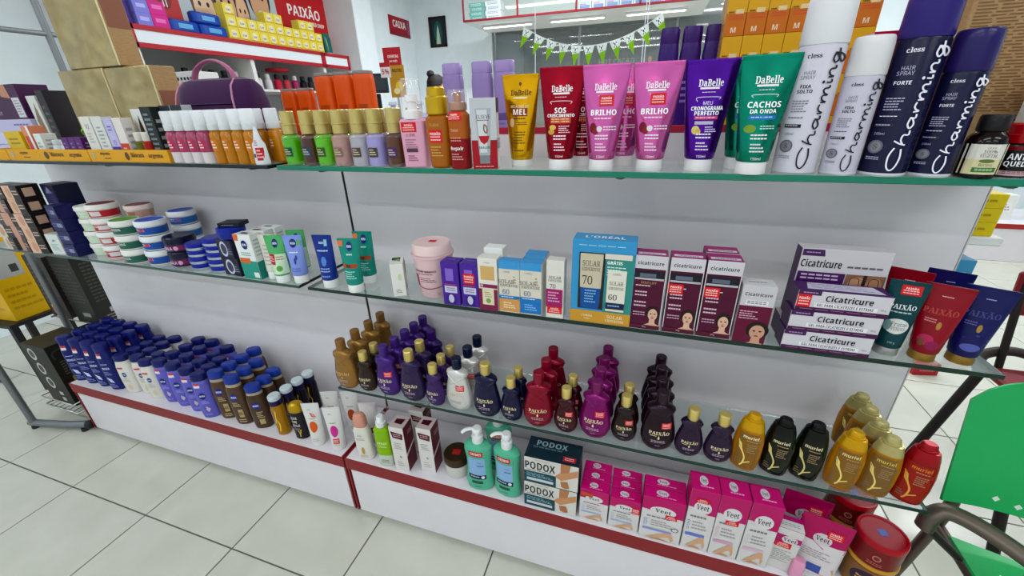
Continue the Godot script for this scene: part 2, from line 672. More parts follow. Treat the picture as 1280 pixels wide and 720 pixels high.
func build_room():
	var size := 0.4448
	var x0 := -2.1546 - size * 6
	var z0 := -0.5656 + size * 8
	var fl := structure("floor", slab(-4.6, 5.1, -0.12, -0.004, 3.1, -12.2, "6f6d66"), mats.card)
	var tile := box(size - 0.005, 0.0045, size - 0.005, "ffffff", 0.0012)
	var rest := [Pen.new()]
	for i in 22:
		for j in 34:
			var x := x0 + size * (i + 0.5)
			var z := z0 - size * (j + 0.5)
			if x > 4.9 or z < -12.0 or z > 2.9:
				continue
			var seen := (x < 0.9 and z < 0.35 and z > -1.2 and x > -4.6) or (x > 0.4 and z < 0.2 and z > -5.6 and x < 4.6)
			if seen:
				part(fl, "tile", tile, mats["tile_%d" % ((i * 7 + j * 5) % 3)], Vector3(x, -0.004, z))
			else:
				box(size - 0.005, 0.0045, size - 0.005, "ffffff", 0.0012, rest[0], Vector3(x, -0.004, z))
	var more := part(fl, "more_tiles", rest[0].done(), mats.tile_0)
	more.set_meta("kind", "stuff")
	structure("ceiling", slab(-4.6, 5.1, 3.05, 3.15, 3.1, -6.35, "e9eaea"), mats.wall)
	structure("wall_left", slab(-4.35, -4.25, -0.004, 3.05, 3.1, -6.4, "e9eaea"), mats.wall)
	structure("wall_right", slab(5.0, 5.1, -0.004, 3.05, 3.1, -12.2, "e9eaea"), mats.wall)
	structure("wall_front", slab(-4.25, 5.0, -0.004, 3.05, 3.0, 3.1, "e9eaea"), mats.wall)
	# back wall: solid left of the shop window, a low sill and a lintel, solid on the right
	structure("wall_back", slab(-4.25, -2.28, -0.004, 3.05, -6.2, -6.3, "e9eaea"), mats.wall)
	structure("wall_back_right", slab(1.35, 5.0, -0.004, 3.05, -6.2, -6.3, "e9eaea"), mats.wall)
	structure("wall_back_lintel", slab(-2.28, 1.35, 2.62, 3.05, -6.2, -6.3, "e9eaea"), mats.wall)
	structure("wall_cash_desk", slab(-3.6, -3.5, -0.004, 3.05, -4.97, -6.2, "e9eaea"), mats.wall)
	structure("column", slab(-4.25, -3.34, -0.004, 3.05, -4.62, -4.97, "e9eaea", 0.01), mats.wall)
	# shop window with slim frame
	var w := structure("window_1", slab(-2.28, 1.35, 0.0, 0.06, -6.22, -6.28, "8c9092"), mats.dull_metal)
	for x in [-2.26, -1.05, 0.16, 1.33]:
		part(w, "window_frame", slab(x - 0.015, x + 0.015, 0.06, 2.62, -6.23, -6.27, "9a9ea0"), mats.dull_metal)
	for k in 3:
		var xa: float = [-2.245, -1.035, 0.175][k]
		part(w, "pane", slab(xa, xa + 1.18, 0.06, 2.62, -6.245, -6.253, "c8d4d2"), mats.window_glass)
	# battens on the ceiling
	for p in LAMPS:
		var l := thing("ceiling_batten", "white ceiling batten lamp fixed over the shop floor", "lamp", Vector3(p[0], 3.0, p[1]), 0.0, "ceiling battens")
		part(l, "housing", box(1.56, 0.05, 0.2, "eeeeee", 0.004), mats.satin)
		part(l, "diffuser", box(1.5, 0.012, 0.16, "ffffff", 0.003), mats.lamp, Vector3(0, -0.0125, 0))


func build_gondola():
	var red := "8f2f30"
	for k in 2:
		var xa: float = [-2.46, -0.918][k]
		var xb: float = [-0.925, 0.665][k]
		var o := thing("display_gondola", ["white shop gondola bay with red edged base holding the body lotions", "white shop gondola bay with red edged base holding the depilatory boxes"][k], "gondola", Vector3((xa + xb) / 2.0, 0, -0.95))
		var w := xb - xa
		var c := o.position
		# foot rail, plinth, base board with red edging, back panel
		for s in [-1.0, 1.0]:
			for zz in [-0.86, -1.04]:
				part(o, "foot", lathe([[0.016, 0.0], [0.016, 0.012], [0.011, 0.013], [0.011, 0.02]], "1c1b1b", 14), mats.rubber, Vector3(s * (w / 2.0 - 0.04), 0, zz - c.z))
		part(o, "plinth", slab(-w / 2.0 + 0.012, w / 2.0 - 0.012, 0.018, 0.24, -0.818 - c.z, -1.08 - c.z, "ffffff"), mats.laminate)
		part(o, "base_board", slab(-w / 2.0 + 0.006, w / 2.0 - 0.006, 0.24, 0.285, -0.815 - c.z, -1.08 - c.z, "ffffff", 0.0015), mats.laminate)
		part(o, "front_edging", slab(-w / 2.0, w / 2.0, 0.235, 0.2855, -0.812 - c.z, -0.8149 - c.z, red, 0.0008), mats.satin)
		for s in [-1.0, 1.0]:
			part(o, "side_edging", slab(minf(s * w / 2.0, s * (w / 2.0 - 0.006)), maxf(s * w / 2.0, s * (w / 2.0 - 0.006)), 0.018, 0.2855, -0.8150 - c.z, -1.08 - c.z, red, 0.0008), mats.satin)
		part(o, "back_panel", slab(-w / 2.0 + 0.001, w / 2.0 - 0.001, 0.2, 1.335, -1.085 - c.z, -1.1 - c.z, "ffffff"), mats.laminate)
		part(o, "panel_edging", slab(-w / 2.0 + 0.001, w / 2.0 - 0.001, 1.335, 1.351, -1.084 - c.z, -1.101 - c.z, "b0304a", 0.0006), mats.satin)
		if k == 1:
			part(o, "end_edging", slab(w / 2.0 - 0.001, w / 2.0 + 0.002, 0.2, 1.351, -1.084 - c.z, -1.101 - c.z, "c9c6c6", 0.0006), mats.satin)
		else:
			part(o, "joint_strip", slab(w / 2.0 - 0.0009, w / 2.0 + 0.0079, 0.29, 1.335, -1.0865 - c.z, -1.1 - c.z, "101010", 0.0006), mats.rubber)
			part(o, "upright", slab(w / 2.0 - 0.02, w / 2.0 + 0.0085, 0.29, 1.33, -1.1015 - c.z, -1.13 - c.z, "141414"), mats.rubber)
		# the other side of the gondola: base, and shelves on the far face
		part(o, "rear_base", slab(-w / 2.0 + 0.006, w / 2.0 - 0.006, 0.018, 0.285, -1.105 - c.z, -1.36 - c.z, "ffffff"), mats.laminate)
	# glass shelves
	var g := "glass shelves of the gondola"
	glass_shelf("thick glass top shelf holding the foil hair tubes and spray cans", -0.905, 0.645, TOP, 0.0115, "2c8068", g)
	glass_shelf("glass top shelf holding the yellow cardboard trays", -2.47, -0.936, TOP, 0.0095, "1d2b27", g)
	glass_shelf("glass middle shelf holding the burgundy and white cartons", -0.905, 0.645, MID, 0.0095, "20352e", g)
	glass_shelf("glass middle shelf holding the stacked cream tubs", -2.47, -0.936, MID, 0.0085, "3d5a50", g)
	glass_shelf("low glass shelf holding the gold capped body oil bottles", -0.885, 0.648, LOW, 0.0085, "27433a", g)
	# back side shelves
	for y in [TOP]:
		var o := thing("rear_glass_shelf", "glass shelf on the far side of the gondola carrying the litre bottles", "shelf", Vector3(-0.1, y, -1.235))
		part(o, "pane", box(1.55, 0.008, 0.26, "b9cfc8", 0.001), mats.shelf_glass, Vector3(0, -0.008, 0))


func glass_shelf(label: String, xa: float, xb: float, y: float, t: float, edge: String, group: String):
	var o := thing("glass_shelf", label, "shelf", Vector3((xa + xb) / 2.0, y, -0.955), 0.0, group)
	var w := xb - xa
	part(o, "pane", box(w - 0.004, t, 0.242, "b4c9c2", 0.0008), mats.shelf_glass, Vector3(0, -t, 0))
	part(o, "front_edge", box(w, t, 0.004, edge, 0.0012), mats.glossy, Vector3(0, -t, 0.1232))
	for s in [-1.0, 1.0]:
		part(o, "side_edge", box(0.004, t, 0.242, "16201d", 0.0012), mats.glossy, Vector3(s * (w / 2.0 - 0.002), -t, 0))
	for k in (3 if y == TOP else 0):
		var x: float = [-0.43, 0.05, 0.44][k] * w
		var b := part(o, "bracket", box(0.012, 0.008, 0.21, "b9bcbc", 0.002), mats.metal, Vector3(x, -t - 0.0085, -0.01))
		part(b, "pad", lathe([[0.009, -0.004], [0.01, -0.002], [0.01, 0.002], [0.008, 0.004]], "4a5552", 16), mats.satin, Vector3(0, 0.006, 0.098))


# the shop's red price sticker, as print items
func sticker(x: float, y: float, w: float, h: float) -> Array:
	return [["r", x - w / 2, y - h / 2, x + w / 2, y + h / 2, "d3252c"], ["t", "PAIXÃO", x, y + h * 0.22, h * 0.26, "f6e7e4", "bold", w * 0.4], ["l", x - w * 0.4, x + w * 0.4, y - h * 0.42, y + h * 0.05, 2, "f0c8c4"]]


func foil_tube(body: String, lines: Array, accent: String, extra := []) -> Array:
	var it := [["t", "DaBelle", 0.02, 0.80, 0.062, "f6f3f4", "serifb", 0.46], ["r", -0.36, 0.745, 0.36, 0.762, "f1e3e6"], ["l", -0.28, 0.28, 0.712, 0.724, 1, "eedde2"]]
	it.append_array(lines)
	it.append_array([["l", -0.3, 0.3, 0.30, 0.36, 2, "efe6ea"], ["l", -0.26, 0.26, 0.19, 0.28, 3, "e6d6dc"], ["t", "150ml", 0, 0.145, 0.024, "f2eaee", "sans", 0.3]])
	it.append_array(extra)
	return squeeze_tube(0.0245, 0.021, 0.188, 0.088, "e6e3e2", body, it, mats.foil)


# the handwritten word along the can, as pen strokes along and above a line
const SCRIPT_WORD := [[1.15, 1.3, 0.75, 1.7, 0.25, 1.45, 0.03, 0.8, 0.2, 0.2, 0.65, 0.0, 1.1, 0.3], [1.3, 0.0, 1.36, 0.8, 1.5, 1.75], [1.33, 0.4, 1.55, 0.85, 1.78, 0.75, 1.8, 0.1, 2.0, 0.12], [2.55, 0.75, 2.28, 0.8, 2.1, 0.35, 2.28, 0.02, 2.52, 0.35, 2.6, 0.8, 2.58, 0.12, 2.76, 0.12], [2.86, 0.75, 2.9, 0.05, 2.98, 0.55, 3.12, 0.8, 3.3, 0.72], [3.4, 0.75, 3.42, 0.02, 3.5, 0.55, 3.64, 0.8, 3.74, 0.6, 3.76, 0.03, 3.84, 0.55, 3.98, 0.8, 4.08, 0.6, 4.1, 0.08, 4.22, 0.12], [4.36, 0.75, 4.36, 0.08, 4.5, 0.12], [4.6, 0.75, 4.62, 0.02, 4.7, 0.55, 4.86, 0.8, 4.98, 0.6, 5.0, 0.08, 5.14, 0.14], [5.66, 0.72, 5.42, 0.8, 5.26, 0.4, 5.42, 0.05, 5.62, 0.35, 5.7, 0.78, 5.66, -0.2, 5.5, -0.62, 5.3, -0.4, 5.5, 0.0, 5.9, 0.3]]


func spray_can(r: float, h: float, body: String, cap: String, ink: String, words: String, metal_cap: Material) -> Array:
	var cb := h * 0.735
	var rings := [[0.0, r * 0.94, r * 0.94, 2.0, "c9cbcd"], [0.003, r, r, 2.0, "c9cbcd"], [0.006, r * 0.985, r * 0.985, 2.0, body], [cb - 0.004, r * 0.985, r * 0.985, 2.0, body], [cb, r * 0.94, r * 0.94, 2.0, body]]
	var top := [[cb, r * 0.97, r * 0.97], [cb + 0.002, r * 1.0, r * 1.0], [h - 0.012, r * 0.97, r * 0.97], [h - 0.003, r * 0.93, r * 0.93], [h, r * 0.86, r * 0.86]]
	var s := {"w": r * 2, "h": cb, "rings": rings}
	var grey := "8b8894" if ink == "2b2a33" else "b9b4cc"
	var it := [["t", "cless", -0.12, 0.92, 0.034, ink, "serifb", 0.3], ["t", "HAIR", -0.16, 0.80, 0.028, grey, "sans", 0.28], ["t", "SPRAY", -0.2, 0.765, 0.028, grey, "sans", 0.34]]
	var ws := words.split(" ")
	for k in ws.size():
		it.append(["t", ws[k], -0.2, 0.70 - 0.037 * k, 0.026, ink, "bold", 0.36])
	it.append_array([["l", -0.62, 0.1, 0.50, 0.60, 5, grey], ["l", -0.66, 0.06, 0.455, 0.47, 1, ink], ["r", -0.74, 0.385, 0.0, 0.412, ink if ink == "2b2a33" else "2a2340"], ["l", -0.7, -0.1, 0.392, 0.406, 1, "d8d4e0"], ["t", "200ml", -0.45, 0.335, 0.02, grey, "sans", 0.2], ["e", -0.45, 0.235, 0.3, 0.052, "6f6d74"], ["e", -0.45, 0.235, 0.23, 0.041, "8a8890"], ["t", "S", -0.45, 0.235, 0.04, "5c5a62", "serifb", 0.1], ["l", -0.7, -0.15, 0.13, 0.16, 2, grey]])
	# the script word running up the can, drawn with a pen stroke
	var pen_c := "2b2a33" if ink == "2b2a33" else "ece8f4"
	for stroke in SCRIPT_WORD:
		var pts := []
		for k in stroke.size() / 2:
			var u: float = stroke[2 * k]
			var v: float = stroke[2 * k + 1]
			pts.append(lerpf(0.56, 0.84, u / 5.8) - v * 0.25)
			pts.append(0.05 + u * 0.155)
		it.append(["s", pts, 0.032, pen_c])
	it.append(["e", 0.77 - 0.3, 0.05 + 4.37 * 0.155, 0.05, 0.011, pen_c])
	return [["can", loft(rings, body, 40), mats.plastic], ["cap", loft(top, cap, 40), metal_cap], ["print", print_on(s, it), mats.print]]


func cologne(liquid: String, tag: String) -> Array:
	var glass := [[0.0, 0.019, 0.019, 2.2], [0.002, 0.0222, 0.0222, 2.2], [0.005, 0.0225, 0.0225, 2.2], [0.066, 0.0225, 0.0225, 2.2], [0.071, 0.018, 0.018, 2.1], [0.074, 0.011, 0.011]]
	var inner := [[0.007, 0.0155, 0.0155, 2.2], [0.009, 0.0192, 0.0192, 2.2], [0.058, 0.0192, 0.0192, 2.2], [0.062, 0.015, 0.015, 2.2]]
	var cap := [[0.074, 0.0165, 0.0165, 2.0], [0.094, 0.0165, 0.0165, 2.0], [0.0945, 0.018, 0.018, 2.0], [0.097, 0.018, 0.018, 2.0], [0.0975, 0.0165, 0.0165, 2.0], [0.124, 0.016, 0.016, 2.0], [0.126, 0.0145, 0.0145, 2.0]]
	var s := {"w": 0.045, "h": 0.07, "rings": glass}
	var it := [["r", -0.55, 0.32, 0.55, 0.62, tag], ["l", -0.4, 0.4, 0.36, 0.58, 3, "cfc7a0"]]
	return [["bottle_glass", loft(glass, liquid, 28), mats.tinted], ["liquid", loft(inner, liquid, 28), mats.liquid], ["cap", loft(cap, "c9b576", 28), mats.gold], ["label", print_on(s, it), mats.print]]


func top_shelf_right():
	# seven small colognes in front, more behind
	var kinds := [["62c41a", "1d4a3a", "bright green", -0.857], ["5a2c12", "2d4a66", "dark brown", -0.801], ["70cc1c", "3a5a2a", "leaf green", -0.757], ["c9a09a", "8a6a62", "dusty pink", -0.707], ["c6c2cc", "5a4a44", "clear", -0.655], ["b8aee4", "4f4640", "pale lavender", -0.609], ["6a3a12", "54286a", "amber brown", -0.558]]
	for k in kinds.size():
		var d: Array = kinds[k]
		var made := cologne(d[0], d[1])
		put(made, "cologne_bottle", "%s cologne bottle with gold cap at the edge of the top glass shelf" % d[2], "bottle", Vector3(d[3], TOP, -0.853), 0.0, "small gold capped colognes")
		if k > 0:
			put(made, "cologne_bottle", "%s cologne bottle with gold cap behind the front row of colognes" % d[2], "bottle", Vector3(d[3] + 0.022, TOP, -0.905), 0.0, "small gold capped colognes")
	# pink serum in a square bottle under a clear overcap
	var serum := [[0.0, 0.025, 0.016, 5.0], [0.002, 0.027, 0.018, 5.0], [0.098, 0.029, 0.019, 5.0], [0.102, 0.026, 0.016, 5.0]]
	put([["bottle_body", loft(serum, "d9a3b8", 36), mats.plastic], ["pump_collar", lathe([[0.020, 0.102], [0.021, 0.105], [0.021, 0.118], [0.019, 0.120], [0.010, 0.121], [0.010, 0.136], [0.013, 0.137], [0.013, 0.15]], "ece8ea", 28), mats.satin], ["clear_overcap", lathe([[0.0215, 0.119], [0.022, 0.121], [0.0205, 0.176], [0.018, 0.181]], "f4f2f4", 32), mats.clear],
		["print", print_on({"w": 0.058, "h": 0.1, "rings": serum}, sticker(-0.2, 0.86, 1.2, 0.2) + [["t", "ELSEVE", -0.1, 0.70, 0.05, "8a4a66", "sans", 0.5], ["l", -0.6, 0.4, 0.42, 0.62, 4, "a8788e"], ["r", -0.55, 0.34, 0.35, 0.42, "5a3a4c"], ["l", -0.5, 0.3, 0.14, 0.28, 3, "8f5f78"]]), mats.print]],
		"serum_bottle", "pink square serum bottle under a clear overcap", "bottle", Vector3(-0.505, TOP, -0.852), 0.15)
	# amber oil with a gold cap
	var amber := [[0.0, 0.020, 0.015, 2.4], [0.004, 0.024, 0.018, 2.4], [0.045, 0.0275, 0.020, 2.4], [0.092, 0.0285, 0.021, 2.6], [0.104, 0.027, 0.020, 2.4], [0.110, 0.020, 0.017, 2.0]]
	put([["bottle_glass", loft(amber, "a8651c", 36), mats.glossy], ["cap", lathe([[0.022, 0.110], [0.0235, 0.112], [0.0235, 0.143], [0.0215, 0.145], [0.0195, 0.146], [0.019, 0.160], [0.016, 0.163]], "c9a428", 32), mats.gold],
		["print", print_on({"w": 0.056, "h": 0.108, "rings": amber}, sticker(0.0, 0.62, 1.1, 0.24) + [["t", "ELSEVE", 0, 0.83, 0.05, "d9b46a", "sans", 0.5], ["l", -0.5, 0.5, 0.22, 0.44, 4, "d2a860"]]), mats.print]],
		"oil_bottle", "amber hair oil bottle with bright gold cap", "bottle", Vector3(-0.443, TOP, -0.85), 0.0)
	# two-tone red and amber oil
	var two := [[0.0, 0.021, 0.019, 2.6, "8e1520"], [0.003, 0.0225, 0.020, 2.6, "8e1520"], [0.062, 0.0225, 0.020, 2.6, "8e1520"], [0.0621, 0.0225, 0.020, 2.6, "b06022"], [0.108, 0.0225, 0.020, 2.6, "b06022"], [0.116, 0.016, 0.015, 2.0, "b06022"]]
	put([["bottle_body", loft(two, "8e1520", 32), mats.glossy], ["pump_collar", lathe([[0.016, 0.116], [0.018, 0.118], [0.018, 0.132], [0.008, 0.134], [0.008, 0.15]], "b0764f", 28), mats.gold], ["clear_overcap", lathe([[0.0195, 0.117], [0.0195, 0.152], [0.0175, 0.156]], "f4ece8", 28), mats.clear],
		["print", print_on({"w": 0.045, "h": 0.11, "rings": two}, sticker(-0.1, 0.96, 1.5, 0.15) + [["t", "Total", -0.15, 0.72, 0.05, "e8c49a", "serif", 0.6], ["l", -0.6, 0.5, 0.5, 0.6, 2, "d89a80"], ["t", "Repair", 0.0, 0.38, 0.09, "f4e6e2", "bold", 0.8], ["l", -0.6, 0.6, 0.16, 0.3, 3, "d8a09a"]]), mats.print]],
		"oil_bottle", "red and amber two tone hair oil bottle with clear overcap", "bottle", Vector3(-0.392, TOP, -0.845), 0.0)
	# carton with a printed silver tube
	put(carton(0.054, 0.139, 0.040, ["a81c2c", "a81c2c", "d8d6d6", "e8e6e6", "c9c9c9", "a81c2c"], [["r", -1, 0.42, 1, 1, "c2c3c6"], ["p", [-0.62, 0.86, 0.62, 0.86, 0.42, 0.2, -0.42, 0.2], "aeb0b4"], ["p", [-0.5, 0.84, 0.3, 0.84, 0.2, 0.24, -0.35, 0.24], "d2d3d6"], ["r", -0.4, 0.08, 0.4, 0.2, "85878c"], ["t", "ELSEVE", 0, 0.745, 0.05, "2e2e34", "sans", 0.66], ["l", -0.5, 0.5, 0.68, 0.71, 1, "6a6a70"], ["s", [0.05, 0.64, 0.25, 0.6, 0.22, 0.52, 0.02, 0.56, 0.05, 0.64], 0.05, "9a7440"], ["p", [-0.42, 0.48, 0.42, 0.48, 0.3, 0.40, 0.0, 0.36, -0.28, 0.40], "b8232c"], ["t", "SEALER", 0, 0.315, 0.035, "2f7a6c", "bold", 0.5], ["l", -0.8, 0.8, 0.02, 0.05, 1, "e0b0b0"]], [], [], [["t", "ELSEVE", 0, 0.36, 0.42, "4a2450", "bold", 0.5, -PI / 2], ["r", -1, 0.8, 1, 1, "3a2034"]]),
		"serum_carton", "silver and red carton picturing a silver tube", "box", Vector3(-0.338, TOP, -0.857), 0.22)
	# foil tubes
	var g := "foil hair cream tubes on the top shelf"
	var gold := squeeze_tube(0.023, 0.014, 0.182, 0.080, "dcd9d4", "d8a010", [["e", 0.0, 0.9, 0.07, 0.02, "6a3a10"], ["t", "DaBelle", 0.05, 0.81, 0.06, "2f1a08", "serifb", 0.56], ["r", -0.36, 0.745, 0.4, 0.765, "e8d9a8"], ["t", "MILAGRES DO", 0, 0.665, 0.028, "f1e4c2", "sans", 0.5], ["r", -0.42, 0.56, 0.42, 0.645, "8a3a2a"], ["t", "MEL", 0, 0.605, 0.062, "f7efe2", "bold", 0.44], ["l", -0.38, 0.38, 0.52, 0.545, 1, "4a2a08"], ["e", -0.42, 0.49, 0.14, 0.05, "d8b48a"], ["l", -0.1, 0.42, 0.46, 0.5, 2, "6a4a08"], ["l", -0.36, 0.36, 0.25, 0.4, 5, "7a5a10"], ["l", -0.3, 0.3, 0.16, 0.2, 1, "7a5a10"]], mats.foil)
	put(gold, "squeeze_tube", "gold foil hair cream tube lettered with honey", "tube", Vector3(-0.272, TOP, -0.905), 0.0, g)
	var red := foil_tube("9c1630", [["s", [-0.42, 0.655, -0.42, 0.68, 0.42, 0.68, 0.42, 0.655], 0.012, "e8d0d2"], ["t", "SOS", -0.02, 0.595, 0.05, "ffffff", "bold", 0.4], ["t", "CRESCIMENTO", 0, 0.545, 0.03, "ffffff", "bold", 0.62], ["r", -0.46, 0.47, 0.46, 0.525, "c05a3a"], ["l", -0.42, 0.42, 0.475, 0.52, 2, "f0c8a0"], ["e", -0.34, 0.43, 0.16, 0.026, "d9b45a"], ["e", -0.4, 0.385, 0.15, 0.026, "c9a24a"], ["l", -0.06, 0.46, 0.37, 0.45, 4, "e8cfd0"]], "")
	put(red, "squeeze_tube", "dark red foil hair cream tube at the edge of the top shelf", "tube", Vector3(-0.175, TOP, -0.861), 0.05, g)
	put(red, "squeeze_tube", "dark red foil hair cream tube behind the other dark red one", "tube", Vector3(-0.142, TOP, -0.925), 0.12, g)
	var pink_words := [["t", "BRILHO", 0.0, 0.565, 0.052, "ffffff", "bold", 0.66], ["p", [-0.56, 0.525, 0.52, 0.535, 0.44, 0.49, -0.4, 0.48], "c02048"], ["l", -0.4, 0.4, 0.495, 0.52, 1, "f6dfe6"], ["e", -0.42, 0.42, 0.14, 0.05, "7a1426"], ["e", -0.3, 0.39, 0.12, 0.035, "8e2030"], ["e", -0.12, 0.41, 0.12, 0.028, "ddd6d8"], ["l", 0.04, 0.6, 0.39, 0.44, 2, "f0dde6"]]
	var pink := foil_tube("d06aa8", pink_words, "", sticker(0.1, 0.675, 0.62, 0.1))
	put(pink, "squeeze_tube", "metallic pink foil tube with red sticker beside the dark red tube", "tube", Vector3(-0.092, TOP, -0.861), 0.0, g)
	put(pink, "squeeze_tube", "metallic pink foil tube half hidden between the two front pink tubes", "tube", Vector3(-0.058, TOP, -0.93), 0.0, g)
	put(pink, "squeeze_tube", "metallic pink foil tube with red sticker beside the purple tube", "tube", Vector3(0.0, TOP, -0.868), 0.0, g)
	var purple := foil_tube("5a2096", [["s", [-0.4, 0.64, -0.4, 0.675, 0.4, 0.675, 0.4, 0.655], 0.012, "d8cce8"], ["t", "MEU", 0, 0.625, 0.032, "e6dcf0", "sans", 0.2], ["t", "CRONOGRAMA", 0, 0.578, 0.036, "ffffff", "bold", 0.6], ["t", "PERFEITO", 0, 0.535, 0.036, "ffffff", "bold", 0.46], ["r", -0.44, 0.48, 0.44, 0.51, "c8487a"], ["l", -0.4, 0.4, 0.485, 0.505, 1, "f2c8d6"], ["r", -0.4, 0.435, 0.3, 0.465, "b9b2c4"], ["e", -0.34, 0.385, 0.15, 0.04, "d8c47a"], ["e", -0.24, 0.37, 0.1, 0.03, "c8b060"], ["l", 0.0, 0.46, 0.36, 0.42, 3, "d8cce8"]], "")
	put(purple, "squeeze_tube", "violet foil hair cream tube at the edge of the top shelf", "tube", Vector3(0.09, TOP, -0.880), 0.0, g)
	put(purple, "squeeze_tube", "violet foil hair cream tube right behind the front violet one", "tube", Vector3(0.094, TOP, -0.955), 0.0, g)
	var green := foil_tube("0f8a70", [["s", [-0.42, 0.66, -0.42, 0.68, 0.36, 0.68, 0.36, 0.66], 0.012, "c8e4da"], ["t", "CACHOS", 0.0, 0.60, 0.05, "ffffff", "bold", 0.62], ["t", "DA ONDA", 0.0, 0.545, 0.034, "ffffff", "bold", 0.46], ["r", -0.46, 0.475, 0.46, 0.515, "2c78b8"], ["l", -0.4, 0.4, 0.485, 0.505, 1, "bcd8ea"], ["e", -0.36, 0.4, 0.2, 0.035, "7a9a38"], ["l", -0.04, 0.5, 0.39, 0.43, 2, "c8e4da"]], "")
	put(green, "squeeze_tube", "emerald green foil hair cream tube beside the white spray can", "tube", Vector3(0.174, TOP, -0.847), 0.0, g)
	put(green, "squeeze_tube", "emerald green foil hair cream tube behind the front green one", "tube", Vector3(0.165, TOP, -0.915), 0.0, g)
	# spray cans
	var s := "hair spray cans"
	put(spray_can(0.0335, 0.268, "cdc9d3", "e3e1e4", "2b2a33", "FIXA SOLTO", mats.satin), "spray_can", "tall white hair spray can with white cap", "can", Vector3(0.247, TOP, -0.868), -0.38, s)
	put(spray_can(0.0268, 0.204, "c6c1ce", "dddadb", "2b2a33", "FIXA SOLTO", mats.satin), "spray_can", "short white hair spray can with white cap", "can", Vector3(0.310, TOP, -0.856), -0.42, s)
	put(spray_can(0.0325, 0.268, "1c1540", "3a2a78", "e9e6f0", "FORTE", mats.plastic), "spray_can", "tall dark violet hair spray can", "can", Vector3(0.3715, TOP, -0.857), -0.45, s)
	put(spray_can(0.0275, 0.204, "1c1540", "2f2262", "e9e6f0", "FORTE", mats.plastic), "spray_can", "short dark violet hair spray can", "can", Vector3(0.4335, TOP, -0.853), -0.5, s)
	# tall box behind the cans
	put(carton(0.055, 0.215, 0.04, ["d9d2d6", "d9d2d6", "d8d3d3", "e0dcdc", "d8174e", "d9d2d6"], [["r", -1, 0.3, 1, 1, "d2164e"], ["t", "CHARME", 0, 0.75, 0.07, "f7e6ec", "bold", 0.7], ["l", -0.7, 0.7, 0.4, 0.6, 4, "f0b8c8"]]), "tall_carton", "tall pink and white carton squeezed behind the spray cans", "box", Vector3(0.352, TOP, -0.925))
	# brown dropper-style bottle with a cream label
	var brown := [[0.0, 0.022, 0.022], [0.003, 0.0245, 0.0245], [0.050, 0.0245, 0.0245], [0.060, 0.0225, 0.0225], [0.066, 0.017, 0.017], [0.068, 0.0155, 0.0155]]
	put([["bottle_glass", loft(brown, "170d0b", 32), mats.glossy], ["cap", lathe([[0.0165, 0.068], [0.0175, 0.070], [0.0175, 0.088], [0.016, 0.091]], "151315", 28), mats.satin],
		["label", print_on({"w": 0.049, "h": 0.068, "rings": brown}, [["r", -0.92, 0.1, 0.92, 0.74, "d6cda4"], ["r", -0.92, 0.42, 0.92, 0.74, "d9d6cc"], ["t", "ÓLEO", 0.1, 0.67, 0.05, "5a5a48", "serif", 0.2], ["t", "100%", 0.1, 0.59, 0.07, "6a5a4a", "serif", 0.3], ["t", "VEGETAL", 0.1, 0.5, 0.07, "7a4a3a", "serif", 0.4], ["e", 0.1, 0.39, 0.36, 0.04, "6a7a3a"], ["t", "Rícino", 0.1, 0.31, 0.06, "4a5a2a", "serif", 0.36], ["r", -0.42, 0.15, 0.66, 0.25, "3f7a3e"], ["l", -0.3, 0.55, 0.17, 0.23, 2, "c8dcc0"]]), mats.print]],
		"oil_bottle", "brown glass oil bottle with cream label beside the dark spray can", "bottle", Vector3(0.489, TOP, -0.848), -0.25)
	# squat jar with a red lid
	var anti := [[0.0, 0.0195, 0.0195, 2.0, "2a3a34"], [0.003, 0.0215, 0.0215, 2.0, "d9b9bd"], [0.010, 0.0215, 0.0215, 2.0, "151417"], [0.040, 0.0215, 0.0215, 2.0, "7a1620"], [0.046, 0.0215, 0.0215, 2.0, "20241f"], [0.050, 0.018, 0.018, 2.0, "20241f"]]
	put([["jar_body", loft(anti, "151417", 28), mats.plastic], ["lid", lathe([[0.0205, 0.050], [0.021, 0.052], [0.021, 0.062], [0.0195, 0.063], [0.0195, 0.076], [0.0175, 0.078]], "a01424", 28), mats.plastic],
		["print", print_on({"w": 0.043, "h": 0.05, "rings": anti}, [["t", "ANTI", -0.1, 0.62, 0.18, "f0eef0", "bold", 0.5], ["t", "QUEDA", 0.0, 0.4, 0.18, "f0eef0", "bold", 0.66], ["l", -0.6, 0.6, 0.1, 0.2, 2, "8a4a52"]]), mats.print]],
		"hair_tonic_jar", "black hair tonic jar with red lid at the end of the top shelf", "jar", Vector3(0.540, TOP, -0.862), -0.3)
	put(carton(0.05, 0.05, 0.05, "7a4a66", [["l", -0.7, 0.7, 0.3, 0.7, 3, "c9b0c0"]]), "soap_carton", "small mauve carton beside the red lidded jar", "box", Vector3(0.596, TOP, -0.86))


func face_print(x: float, y: float, k: float, hair: String, skin: String) -> Array:
	# a small printed portrait: hair, neck, face, features
	return [["e", x, y + 0.010 * k, 0.30 * k, 0.066 * k, hair], ["p", [x - 0.10 * k, y - 0.03 * k, x + 0.10 * k, y - 0.03 * k, x + 0.13 * k, y - 0.085 * k, x + 0.4 * k, y - 0.115 * k, x - 0.4 * k, y - 0.115 * k, x - 0.13 * k, y - 0.085 * k], skin], ["e", x, y - 0.004 * k, 0.2 * k, 0.055 * k, skin], ["e", x - 0.08 * k, y + 0.004 * k, 0.04 * k, 0.006 * k, "3a2420"], ["e", x + 0.08 * k, y + 0.004 * k, 0.04 * k, 0.006 * k, "3a2420"], ["r", x - 0.025 * k, y - 0.018 * k, x + 0.025 * k, y - 0.012 * k, "b98468"], ["e", x, y - 0.033 * k, 0.06 * k, 0.006 * k, "9a4a48"]]


